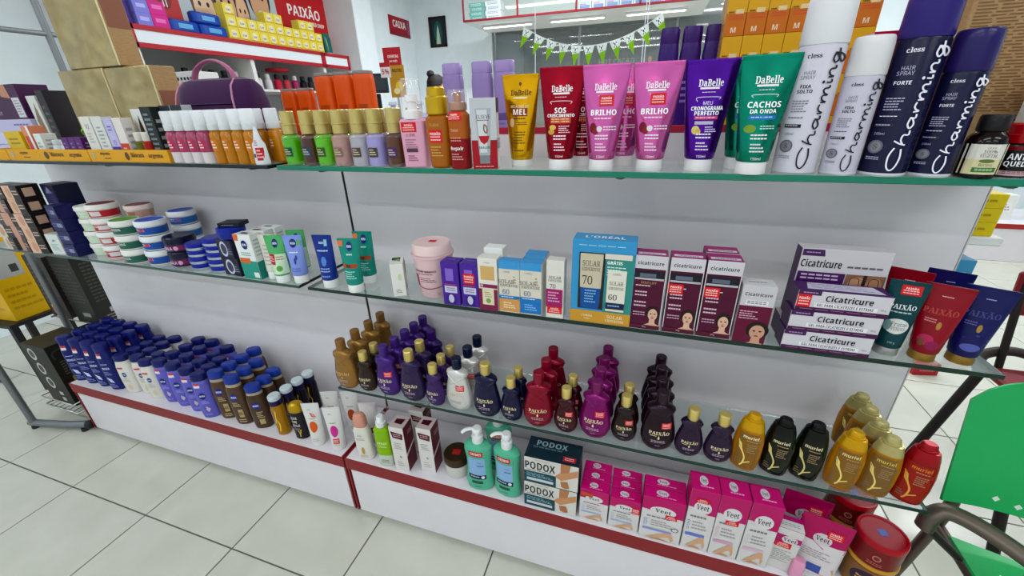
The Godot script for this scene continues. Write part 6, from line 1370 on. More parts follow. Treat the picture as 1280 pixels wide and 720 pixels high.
	put(carton(0.07, 0.10, 0.05, "8a8a50", [["r", 0.1, 0.0, 1, 1, "b4b080"], ["l", 0.15, 0.9, 0.1, 0.9, 9, "8a8658"]]), "small_carton", "olive and cream carton on top of the kraft carton", "box", Vector3(0.535, y + 0.3005, -1.02))
	put(carton(0.05, 0.15, 0.035, ["d26a1c", "d26a1c", "d8d4cc", "d8d4cc", "d26a1c", "d26a1c"], [["t", "HAIR", 0.2, 0.86, 0.1, "f6ecdc", "bold", 0.7], ["e", 0.2, 0.5, 0.5, 0.2, "d8dde2"], ["e", 0.2, 0.5, 0.2, 0.1, "5a90b8"], ["t", "TIN", 0.2, 0.2, 0.1, "f6ecdc", "bold", 0.5]]), "small_carton", "orange and white carton behind the red lidded tonic jar", "box", Vector3(0.590, y, -0.92))
	# what shows past the end of the panel: far side shelves
	var o := thing("rear_shelf_board", "white shelf board on the far side of the gondola under the yellow cartons", "shelf", Vector3(0.34, 1.098, -1.235))
	part(o, "board", box(0.80, 0.018, 0.25, "dededb", 0.002), mats.satin, Vector3(0, 0, 0))
	for k in 3:
		put(carton(0.10, 0.030, 0.16, "d6be10", [["l", -0.8, 0.8, 0.3, 0.7, 1, "a8920c"]], [], [], [["l", -0.9, 0.9, 0.3, 0.7, 1, "a8920c"]]), "flat_carton", "flat yellow carton past the panel end, %s" % ["bottom one", "middle one", "top one"][k], "box", Vector3(0.672, 1.1163 + 0.0303 * k, -1.2), 0.0, "flat yellow cartons")
	var ob := thing("rear_shelf_board", "white shelf board on the far side of the gondola under the sky blue carton", "shelf", Vector3(0.34, 0.915, -1.235))
	part(ob, "board", box(0.80, 0.018, 0.25, "dededb", 0.002), mats.satin)
	put(carton(0.09, 0.125, 0.15, "4a94bc", [["l", -0.8, 0.8, 0.2, 0.8, 5, "8ac0dc"]], [], [], [["l", -0.9, 0.9, 0.1, 0.9, 8, "7ab4d4"]]), "upright_carton", "sky blue carton past the panel end under the yellow ones", "box", Vector3(0.678, 0.9333, -1.2))


func end_rack():
	var grey := "8a8d90"
	var o := thing("tube_rack", "grey tubular steel rack at the end of the gondola", "rack", Vector3(-2.78, 0, -1.1))
	for z in [0.36, 0.075, -0.36]:
		part(o, "post", tube([Vector3(0, 0.02, z), Vector3(0, 2.1, z)], 0.014, grey, 14), mats.dull_metal)
	var foot := part(o, "foot", tube(curve([Vector3(-0.02, 0.03, 0.36), Vector3(0.05, 0.032, 0.35), Vector3(0.2, 0.035, 0.32), Vector3(0.30, 0.038, 0.29)], 6), 0.017, grey, 14), mats.dull_metal)
	part(foot, "end_cap", lathe([[0.019, 0.0], [0.021, 0.004], [0.021, 0.022], [0.017, 0.026]], "1a1a1b", 16), mats.rubber, Vector3(0.292, 0.036, 0.293), Vector3(0, 0.4, -PI / 2))
	for q in [Vector3(0.27, 0, 0.3), Vector3(0.0, 0, 0.36)]:
		part(foot, "glide", lathe([[0.014, 0.0], [0.016, 0.003], [0.014, 0.018]], "1a1a1b", 14), mats.rubber, q)
	part(o, "rear_foot", tube(curve([Vector3(0.0, 0.03, -0.36), Vector3(0.15, 0.035, -0.35), Vector3(0.28, 0.038, -0.33)], 6), 0.017, grey, 14), mats.dull_metal)
	for yy in [1.775]:
		part(o, "rail", tube([Vector3(0, yy, 0.36), Vector3(0, yy, -0.5)], 0.011, grey, 12), mats.dull_metal)
	# wire basket at the bottom
	var b := thing("wire_basket", "chrome wire basket hung low on the tubular rack", "basket", Vector3(-2.62, 0.1, -0.93))
	for k in 8:
		part(b, "wire", tube([Vector3(-0.14, 0.0, 0.12 - 0.04 * k), Vector3(0.11, 0.0, 0.12 - 0.04 * k)], 0.0022, "c8c8c4", 6), mats.metal)
	for k in 8:
		part(b, "wire", tube([Vector3(-0.14 + 0.0357 * k, 0.0035, 0.125), Vector3(-0.14 + 0.0357 * k, 0.0035, -0.165)], 0.0018, "c8c8c4", 6), mats.metal)
	for yy in [0.0, 0.05]:
		part(b, "rim", tube(curve([Vector3(-0.14, yy, 0.125), Vector3(0.11, yy, 0.125), Vector3(0.11, yy, -0.165), Vector3(-0.14, yy, -0.165), Vector3(-0.14, yy, 0.125)], 1), 0.0032, "c0c0bc", 8), mats.metal)
	# black appliance boxes
	var black := "28261f"
	put(carton(0.185, 0.335, 0.16, black, [["e", -0.4, 0.84, 0.3, 0.1, "c8c6c0"], ["e", -0.4, 0.84, 0.2, 0.066, "4a4844"], ["e", -0.3, 0.60, 0.3, 0.1, "c8c6c0"], ["e", -0.3, 0.60, 0.2, 0.066, "4a4844"], ["e", -0.2, 0.36, 0.3, 0.1, "c8c6c0"], ["e", -0.2, 0.36, 0.2, 0.066, "4a4844"], ["r", 0.1, 0.16, 0.4, 0.22, "c8c6c0"], ["r", 0.1, 0.06, 0.4, 0.12, "c8c6c0"]], [], [], [["s", [-0.8, 0.78, -0.7, 0.9, 0.7, 0.93, 0.8, 0.8], 0.03, "57544c"], ["l", -0.7, 0.6, 0.5, 0.74, 6, "6a675f"], ["r", -0.5, 0.36, -0.1, 0.46, "a8b02a"], ["r", 0.0, 0.36, 0.4, 0.46, "a8b02a"], ["l", -0.5, 0.5, 0.06, 0.32, 8, "5f5c54"], ["r", -0.5, 0.3, 0.3, 0.34, "a8a69a"]]), "appliance_box", "black appliance box with three white round pictures in the wire basket", "box", Vector3(-2.665, 0.1055, -0.915), 0.0)
	put(carton(0.17, 0.33, 0.09, black, [["l", -0.8, 0.8, 0.1, 0.9, 12, "4c4a44"]], [], [], [["l", -0.7, 0.6, 0.3, 0.8, 9, "5a5850"], ["r", -0.2, 0.1, 0.6, 0.2, "a8a69e"]]), "appliance_box", "plain black appliance box behind the one with round pictures", "box", Vector3(-2.60, 0.1055, -1.042), 0.0)
	var sh := thing("rack_shelf", "grey wire shelf of the tubular rack carrying black boxes", "shelf", Vector3(-2.76, 0.44, -1.16))
	for k in 9:
		part(sh, "wire", tube([Vector3(-0.2, 0, 0.10 - 0.036 * k), Vector3(0.2, 0, 0.10 - 0.036 * k)], 0.003, "9a9a98", 6), mats.metal)
	for x in [-0.2, 0.2]:
		part(sh, "side_bar", tube([Vector3(x, 0, 0.11), Vector3(x, 0, -0.19)], 0.005, "9a9a98", 8), mats.metal)
	put(carton(0.16, 0.36, 0.16, black, [["l", -0.8, 0.8, 0.3, 0.9, 12, "4c4a44"], ["r", -0.2, 0.1, 0.5, 0.16, "9a988f"]], [], [], [["l", -0.7, 0.7, 0.3, 0.9, 12, "504e47"], ["r", -0.2, 0.12, 0.4, 0.19, "a8a69e"], ["l", -0.5, 0.3, 0.02, 0.1, 2, "8a887f"]]), "appliance_box", "tall black appliance box on the rack shelf next to the panel", "box", Vector3(-2.66, 0.4435, -1.14), 0.03)
	put(carton(0.16, 0.34, 0.15, "36342c", [["l", -0.8, 0.8, 0.2, 0.9, 10, "5c5a52"], ["r", -0.6, 0.06, 0.5, 0.16, "c86a3a"], ["r", -0.6, 0.16, 0.5, 0.2, "d8c84a"]], [], [], [["l", -0.8, 0.8, 0.2, 0.9, 10, "5c5a52"]]), "appliance_box", "dark olive appliance box on the rack shelf with colour stripes", "box", Vector3(-2.89, 0.4435, -1.14), 0.0)
	# yellow display box beyond the rack
	put(carton(0.34, 0.46, 0.16, "dcae0c", [["r", 0.0, 0.5, 0.8, 0.92, "b8b8b4"], ["r", 0.3, 0.55, 0.6, 0.65, "4a4a48"], ["l", -0.8, 0.8, 0.1, 0.4, 4, "c4960a"]], [], [], [["r", -0.8, 0.5, 0.6, 0.9, "b4b4b0"], ["r", 0.0, 0.55, 0.4, 0.64, "4a4a48"], ["l", -0.8, 0.8, 0.1, 0.4, 4, "c4960a"]]), "display_box", "large yellow display box with grey panel behind the rack", "box", Vector3(-3.32, 0.42, -1.05), 0.1)
	var st := thing("low_stand", "dark low stand carrying the yellow display box", "stand", Vector3(-3.32, 0, -1.05), 0.1)
	part(st, "stand_top", box(0.4, 0.02, 0.26, "2a2a2a", 0.002), mats.satin, Vector3(0, 0.3995, 0))
	for s in [[-1, -1], [-1, 1], [1, -1], [1, 1]]:
		part(st, "leg", box(0.03, 0.399, 0.03, "2a2a2a", 0.002), mats.satin, Vector3(0.18 * s[0], 0, 0.11 * s[1]))


func sheet(pts: Callable, nu: int, nv: int, thick: float, col) -> ArrayMesh:
	# a bent plate: pts(u, v) gives a point and it is thickened along its normal
	var p := Pen.new()
	p.group(1)
	var c := lin(col)
	var grid := []
	for i in nu + 1:
		var line := []
		for j in nv + 1:
			var u := float(i) / nu
			var v := float(j) / nv
			var q: Vector3 = pts.call(u, v)
			var du: Vector3 = pts.call(u + 0.01, v) - pts.call(u - 0.01, v)
			var dv: Vector3 = pts.call(u, v + 0.01) - pts.call(u, v - 0.01)
			var n := du.cross(dv).normalized() * thick / 2.0
			line.append([q + n, q - n])
		grid.append(line)
	for i in nu:
		for j in nv:
			p.group(1)
			p.quad(grid[i][j][0], grid[i][j + 1][0], grid[i + 1][j + 1][0], grid[i + 1][j][0], c)
			p.group(2)
			p.quad(grid[i][j][1], grid[i + 1][j][1], grid[i + 1][j + 1][1], grid[i][j + 1][1], c)
	p.group(3)
	for i in nu:
		p.quad(grid[i][0][0], grid[i + 1][0][0], grid[i + 1][0][1], grid[i][0][1], c)
		p.quad(grid[i][nv][0], grid[i][nv][1], grid[i + 1][nv][1], grid[i + 1][nv][0], c)
	p.group(4)
	for j in nv:
		p.quad(grid[0][j][0], grid[0][j][1], grid[0][j + 1][1], grid[0][j + 1][0], c)
		p.quad(grid[nu][j][0], grid[nu][j + 1][0], grid[nu][j + 1][1], grid[nu][j][1], c)
	return p.done()


func chairs():
	# green armchair beside the gondola end
	var o := thing("green_armchair", "green plastic armchair with white diamond marks and brown metal arms", "chair", Vector3(0.95, 0, -0.82))
	var a := Vector3(-0.165, 0.0, -0.16)
	var b := Vector3(0.27, 0.0, -0.03)
	var out := Vector3(-0.04, 0.0, 1.0)
	var back := func(u: float, v: float) -> Vector3:
		var w := lerpf(-0.10, 1.06, u)
		var base := a.lerp(b, w)
		var curve_in := 0.06 * pow(2.0 * u - 1.0, 2.0)
		var narrow := 0.0
		return base + out * (curve_in - 0.02) + Vector3(0, lerpf(0.525 - 0.03 * u, 0.825 + 0.05 * u - 0.05 * pow(absf(2.0 * u - 1.0), 8.0), v), 0) - out * 0.06 * (v - 0.2) + (b - a) * narrow
	var plate := part(o, "backrest", sheet(back, 22, 10, 0.006, "34ac66"), mats.plastic)
	var marks := [[0.2, 0.90], [0.30, 0.905], [0.40, 0.91], [0.2, 0.10], [0.28, 0.075], [0.36, 0.06], [0.44, 0.05], [0.52, 0.05]]
	for k in marks.size():
		var u: float = marks[k][0]
		var v: float = marks[k][1]
		var q: Vector3 = back.call(u, v)
		var n: Vector3 = (back.call(u + 0.01, v) - back.call(u - 0.01, v)).cross(back.call(u, v + 0.01) - back.call(u, v - 0.01)).normalized()
		if n.dot(out) < 0:
			n = -n
		var m := part(plate, "diamond_mark", box(0.011, 0.011, 0.0015, "d8e4d8" if k != 5 else "1c2a20", 0.0003), mats.print)
		m.transform = Transform3D(Basis.looking_at(-n, Vector3.UP) * Basis(Vector3.BACK, PI / 4), q + n * 0.0035 - Vector3(0, 0.0055, 0))
	var seat := func(u: float, v: float) -> Vector3:
		return a.lerp(b, u) + out * lerpf(0.05, 0.40, v) + Vector3(0, 0.425 - 0.012 * sin(u * PI) * sin(v * PI) - 0.03 * pow(maxf(v - 0.8, 0.0) * 5.0, 2.0) * 0.6, 0)
	var st := part(o, "seat", sheet(seat, 14, 12, 0.008, "34ac66"), mats.plastic)
	for k in 3:
		var q: Vector3 = seat.call(0.12 + 0.1 * k, 0.2)
		part(st, "diamond_mark", box(0.011, 0.0012, 0.011, "c8dcc8", 0.0003), mats.print, q + Vector3(0, 0.0045, 0), Vector3(0, PI / 4, 0))
	var brown := "6b6258"
	# frame: back posts, legs, arms with a strut
	for s in 2:
		var e: Vector3 = a if s == 0 else b
		var d: Vector3 = (b - a).normalized() * (0.004 if s == 0 else -0.004)
		part(o, "back_post", tube(curve([e + d + Vector3(0, 0.0, 0) - out * 0.06, e + d + Vector3(0, 0.42, 0) - out * 0.0, e + d + Vector3(0, 0.53, 0) + out * 0.0, e + d + Vector3(0, 0.62, 0) - out * 0.012], 5), 0.0135, brown, 12), mats.dull_metal)
		part(o, "front_leg", tube([e + d + out * 0.40, e + d + out * 0.36 + Vector3(0, 0.41, 0)], 0.0135, brown, 12), mats.dull_metal)
		part(o, "seat_rail", tube([e + d + out * 0.0 + Vector3(0, 0.41, 0), e + d + out * 0.38 + Vector3(0, 0.41, 0)], 0.011, brown, 12), mats.dull_metal)
	part(o, "armrest", tube(curve([Vector3(-0.258, 0.488, -0.062), Vector3(-0.252, 0.525, -0.066), Vector3(-0.225, 0.545, -0.064), Vector3(-0.17, 0.545, -0.02), Vector3(-0.10, 0.52, 0.05), Vector3(-0.06, 0.46, 0.12), Vector3(-0.055, 0.42, 0.14)], 6), 0.02, brown, 14, null, 0.8), mats.dull_metal)
	part(o, "arm_strut", tube([Vector3(-0.254, 0.49, -0.062), Vector3(-0.18, 0.428, -0.05)], 0.009, "3a3632", 10), mats.dull_metal)
	part(o, "armrest", tube(curve([Vector3(0.26, 0.52, 0.1), Vector3(0.22, 0.6, 0.15), Vector3(0.12, 0.61, 0.3), Vector3(0.06, 0.52, 0.4), Vector3(0.05, 0.42, 0.41)], 6), 0.02, brown, 14, null, 0.8), mats.dull_metal)
	# red folding chair further off
	var r := thing("red_folding_chair", "dark red folding chair with black legs beyond the green armchair", "chair", Vector3(1.42, 0, -1.56))
	part(r, "seat", box(0.36, 0.03, 0.36, "7a1c24", 0.008), mats.satin, Vector3(0.03, 0.44, 0))
	part(r, "backrest", box(0.36, 0.16, 0.02, "7a1c24", 0.006), mats.satin, Vector3(0.06, 0.66, -0.24), Vector3(-0.15, 0.0, 0.0))
	var bk := "1e1c1c"
	part(r, "leg", tube([Vector3(-0.186, 0.46, -0.126), Vector3(-0.33, 0.0, -0.06)], 0.017, bk, 10), mats.satin)
	part(r, "leg", tube([Vector3(-0.19, 0.45, 0.09), Vector3(-0.2, 0.0, 0.26)], 0.017, bk, 10), mats.satin)
	part(r, "leg", tube([Vector3(0.24, 0.45, -0.15), Vector3(0.30, 0.0, -0.1)], 0.017, bk, 10), mats.satin)
	part(r, "leg", tube([Vector3(0.24, 0.45, 0.1), Vector3(0.25, 0.0, 0.24)], 0.017, bk, 10), mats.satin)
	part(r, "armrest", tube(curve([Vector3(-0.186, 0.46, -0.126), Vector3(-0.15, 0.5, -0.2), Vector3(-0.05, 0.52, -0.22), Vector3(0.04, 0.50, -0.17), Vector3(0.10, 0.455, -0.1)], 6), 0.018, "3a302c", 12), mats.satin)
	for x in [-0.1, 0.2]:
		part(r, "back_post", tube([Vector3(x, 0.44, -0.18), Vector3(x, 0.8, -0.26)], 0.012, bk, 10), mats.satin)


func back_of_shop():
	wall_unit()
	cash_corner()
	showcase()
	bunting()
	arcade()
	# white display base with red edging on the far right
	var o := thing("low_display_cabinet", "long low white display base with red edging across the shop", "display", Vector3(3.7, 0, -5.0))
	part(o, "plinth", box(2.3, 0.34, 0.7, "e4e4e0", 0.004), mats.laminate)
	part(o, "front_edging", box(2.3, 0.045, 0.006, "a83a34", 0.001), mats.satin, Vector3(0, 0.3, 0.353))
	for k in 6:
		put(carton(0.16, 0.22, 0.12, ["b83a30", "e0e0dc", "3a78b0"][k % 3], [["r", -0.7, 0.3, 0.7, 0.7, "e8e4e0"], ["l", -0.6, 0.6, 0.35, 0.65, 3, "8a8a88"]]), "goods_carton", "%s goods carton on the low white display base, %s" % [["red", "white", "blue"][k % 3], ["first of its colour", "second of its colour"][k / 3]], "box", Vector3(2.75 + 0.36 * k, 0.3405, -4.9))
	put(carton(0.12, 0.07, 0.05, "b02a30", [["l", -0.6, 0.6, 0.3, 0.7, 2, "d88a8a"]]), "small_carton", "small red carton lying on the floor tiles past the panel", "box", Vector3(1.55, 0.001, -2.44), 0.2)


func wall_unit():
	var o := thing("wall_display_unit", "white wall display unit with red framed light fascia under the red sign", "display", Vector3(-3.85, 0, -3.35))
	var c := o.position
	part(o, "back_board", slab(-0.39, -0.37, 0.0, 2.0, 1.05, -1.24, "dcdedd"), mats.satin)
	part(o, "top_board", slab(-0.37, 0.33, 1.985, 2.0, 1.05, -1.24, "e2e2e0"), mats.satin)
	for yy in [1.62, 1.25, 0.8, 0.3]:
		part(o, "shelf_board", slab(-0.37, 0.28, yy - 0.02, yy, 1.05, -1.24, "e2e2e0"), mats.satin)
	for z in [1.04, 0.1, -0.83]:
		part(o, "upright", slab(-0.37, 0.33, 0.0, 1.985, z + 0.01, z - 0.03, "e6e6e4"), mats.satin)
	for s in [[1.02, -0.80], [-0.86, -1.23]]:
		var f := part(o, "fascia", slab(0.331, 0.344, 1.872, 1.984, s[0], s[1], "e6eef2"), mats.satin)
		part(f, "frame", slab(0.33, 0.352, 1.968, 2.0, s[0] + 0.02, s[1] - 0.02, "b8323c"), mats.satin)
		part(f, "frame", slab(0.33, 0.352, 1.856, 1.888, s[0] + 0.02, s[1] - 0.02, "b8323c"), mats.satin)
		part(f, "frame", slab(0.33, 0.352, 1.856, 2.0, s[0] + 0.03, s[0], "b8323c"), mats.satin)
		part(f, "frame", slab(0.33, 0.352, 1.856, 2.0, s[1], s[1] - 0.03, "b8323c"), mats.satin)
	# sign above: red, a family photograph, red
	var side := Basis(Vector3.UP, PI / 2)
	var sg := thing("shop_sign", "long wall sign with red ends and a family photograph above the display unit", "sign", Vector3(-3.735, 2.001, -3.5))
	var w := 2.3
	part(sg, "panel", slab(-0.012, 0.0, 0.0, 0.95, w / 2.0, -w / 2.0 + 0.02, "c02a30"), mats.satin)
	var pr := [["r", -1, 0, 1, 1, "c62a30"], ["r", -0.52, 0.0, 0.36, 1, "c2cdd2"], ["t", "SHOP", -0.78, 0.19, 0.05, "f2efec", "bold", 0.1], ["t", "PAIXÃO", -0.80, 0.29, 0.08, "f2efec", "bold", 0.2], ["e", -0.62, 0.3, 0.055, 0.12, "8e1e24"], ["r", -0.635, 0.2, -0.628, 0.4, "f2efec"], ["r", -0.615, 0.2, -0.608, 0.4, "f2efec"], ["t", "PAIXÃO", 0.70, 0.43, 0.13, "f4f2f0", "bold", 0.28], ["t", "DROGARIA SHOP", 0.80, 0.315, 0.04, "f4f2f0", "bold", 0.14]]
	var heads := [[-0.33, 0.24, 0.09, "ecccae", "6a4a30"], [-0.14, 0.30, 0.09, "e0b490", "2c1c16"], [0.0, 0.25, 0.06, "e8c09c", "3a2418"], [0.19, 0.40, 0.10, "dcae8a", "241814"]]
	for h in heads:
		pr.append(["e", h[0], h[1] + 0.05, h[2] * 1.12, 0.22, h[4]])
	for h in heads:
		pr.append(["p", [h[0] - h[2] * 1.6, 0.0, h[0] - h[2] * 1.5, h[1] - 0.22, h[0] + h[2] * 1.5, h[1] - 0.22, h[0] + h[2] * 1.6, 0.0], "d8dde0" if h[2] > 0.07 else "c8d2e0"])
		pr.append(["e", h[0], h[1], h[2] * 0.9, 0.19, h[3]])
		pr.append(["e", h[0] - h[2] * 0.36, h[1] + 0.04, h[2] * 0.13, 0.02, "2c1c16"])
		pr.append(["e", h[0] + h[2] * 0.36, h[1] + 0.04, h[2] * 0.13, 0.02, "2c1c16"])
		pr.append(["e", h[0], h[1] - 0.09, h[2] * 0.34, 0.025, "e8dcd4"])
	part(sg, "sign_print", turned_mesh(print_on({"w": w - 0.02, "h": 0.95, "z": 0.0}, pr), Transform3D(side, Vector3(0.0005, 0, 0.01))), mats.print)
	# packs standing on top of the unit
	var soap := carton(0.1, 0.088, 0.09, "ecd95c", [["e", 0.0, 0.5, 0.6, 0.34, "ece4c0"], ["t", "Lux", 0.0, 0.5, 0.2, "2a4a9c", "bold", 0.5], ["r", -0.9, 0.08, 0.9, 0.18, "c8ac2c"]])
	for r in 3:
		for k in 11:
			if r == 2 and not (k in [0, 4, 5, 8, 9]):
				continue
			put(soap, "soap_pack", "yellow soap pack in the %s layer on the wall display unit" % ["lower", "upper", "topmost"][r], "pack", Vector3(-3.575, 2.0005 + 0.0885 * r, -3.16 - 0.104 * k), PI / 2, "yellow soap packs, %s layer" % ["lower", "upper", "topmost"][r])
	for k in 3:
		put([["wrapper", loft([[0.0, 0.11, 0.03, 4.0], [0.01, 0.12, 0.045, 4.0], [0.07, 0.12, 0.045, 4.0], [0.08, 0.11, 0.03, 4.0]], "2452b0", 24), mats.plastic], ["print", print_on({"w": 0.22, "h": 0.08, "rings": [[0.0, 0.12, 0.045, 4.0], [0.08, 0.12, 0.045, 4.0]]}, [["r", -0.5, 0.3, 0.5, 0.7, "6ab0e0"]]), mats.print]], "wipes_pack", "royal blue wipes pack beside the yellow soap packs, %s" % ["lower", "upper", "beside the pink packs"][k], "pack", [Vector3(-3.575, 2.0005, -2.985), Vector3(-3.575, 2.0815, -2.95), Vector3(-3.575, 2.0005, -2.74)][k], PI / 2)
	for k in 2:
		put(carton(0.115, 0.085, 0.1, "d42a90", [["r", -0.6, 0.4, 0.6, 0.7, "ec7ac0"]]), "pad_pack", "hot pink pad pack on the wall display unit, %s one" % ["lower", "upper"][k], "pack", Vector3(-3.575, [2.0005, 2.086][k], [-2.555, -2.555][k]), PI / 2, "hot pink pad packs")
		put(carton(0.1, 0.08, 0.1, "8a86d8", [["r", -0.6, 0.4, 0.6, 0.7, "b8b8f0"]]), "pad_pack", "lilac pad pack on the wall display unit, %s one" % ["lower", "upper"][k], "pack", Vector3(-3.575, [2.0005, 2.081][k], -2.445), PI / 2, "lilac pad packs")
	put([["wrapper", loft([[0.0, 0.06, 0.04], [0.01, 0.07, 0.05], [0.2, 0.07, 0.05], [0.24, 0.05, 0.02]], "54408c", 24), mats.plastic]], "pad_pack", "tall violet pad pack next to the lilac ones", "pack", Vector3(-3.575, 2.0005, -2.315), PI / 2)
	put([["wrapper", loft([[0.0, 0.05, 0.04, 2.0, "d8dedc"], [0.01, 0.06, 0.045, 2.0, "1c6a60"], [0.14, 0.06, 0.04, 2.0, "1c6a60"], [0.2, 0.05, 0.01, 3.0, "1c6a60"]], "1c6a60", 24), mats.plastic]], "wipes_pack", "dark green and white pack at the end of the yellow soap packs", "pack", Vector3(-3.575, 2.0005, -4.36), PI / 2)
	# bottles on the unit's shelves
	var cols := ["c8344c", "1c1c20", "d8c43c", "d8d8d8", "b03a6c", "2a2a2e", "e0e0dc", "c84a5c", "3a3a40", "8a6a4a"]
	for k in 16:
		var cc: String = cols[(k * 7) % cols.size()]
		put([["bottle_body", lathe([[0.03, 0.0], [0.034, 0.004], [0.034, 0.085], [0.022, 0.1]], cc, 16), mats.plastic], ["cap", lathe([[0.022, 0.1], [0.024, 0.102], [0.023, 0.14], [0.019, 0.143]], "1c1c1e" if k % 3 else "d8d8d6", 16), mats.plastic]], "styling_bottle", "small styling bottle on the wall unit shelf under the light fascia", "bottle", Vector3(-3.68, 1.6205, -2.50 - 0.115 * k), 0.0, "styling bottles on the wall unit")
	for k in 14:
		var cc: String = ["8a5a3a", "c8a070", "4a3a34", "b08a60", "d8c8b0"][k % 5]
		put([["jar_body", lathe([[0.034, 0.0], [0.038, 0.004], [0.038, 0.06], [0.034, 0.064]], cc, 16), mats.plastic], ["lid", lathe([[0.036, 0.064], [0.038, 0.066], [0.038, 0.085], [0.034, 0.088]], "e0dcd4", 16), mats.satin]], "styling_jar", "small brown toned jar on the lower wall unit shelf", "jar", Vector3(-3.68, 1.2505, -2.55 - 0.125 * k), 0.0, "jars on the wall unit")
	put([["sign", lathe([[0.001, 0.0], [0.10, 0.004], [0.11, 0.012], [0.11, 0.03], [0.08, 0.036]], "c83a44", 28), mats.satin]], "round_sign", "round red sign hanging inside the wall unit over the bottles", "sign", Vector3(-3.72, 1.79, -3.72))
	# perforated white basket
	var pb := thing("perforated_basket", "white basket with black holes beside the purple bag on the aisle", "basket", Vector3(-3.3, 1.0, -2.52))
	part(pb, "basket_body", box(0.22, 0.7, 0.2, "d8d6d4", 0.006), mats.satin)
	var holes := []
	for i in 6:
		for j in 14:
			holes.append(["e", -0.8 + 0.32 * i, 0.1 + 0.064 * j, 0.09, 0.016, "1c1c1e"])
	part(pb, "hole_pattern", print_on({"w": 0.22, "h": 0.7, "z": 0.1}, holes), mats.print)
	var stand := thing("low_stand", "white stand under the perforated basket", "stand", Vector3(-3.3, 0, -2.52))
	part(stand, "stand_body", box(0.3, 0.999, 0.3, "d8d8d6", 0.006), mats.satin)


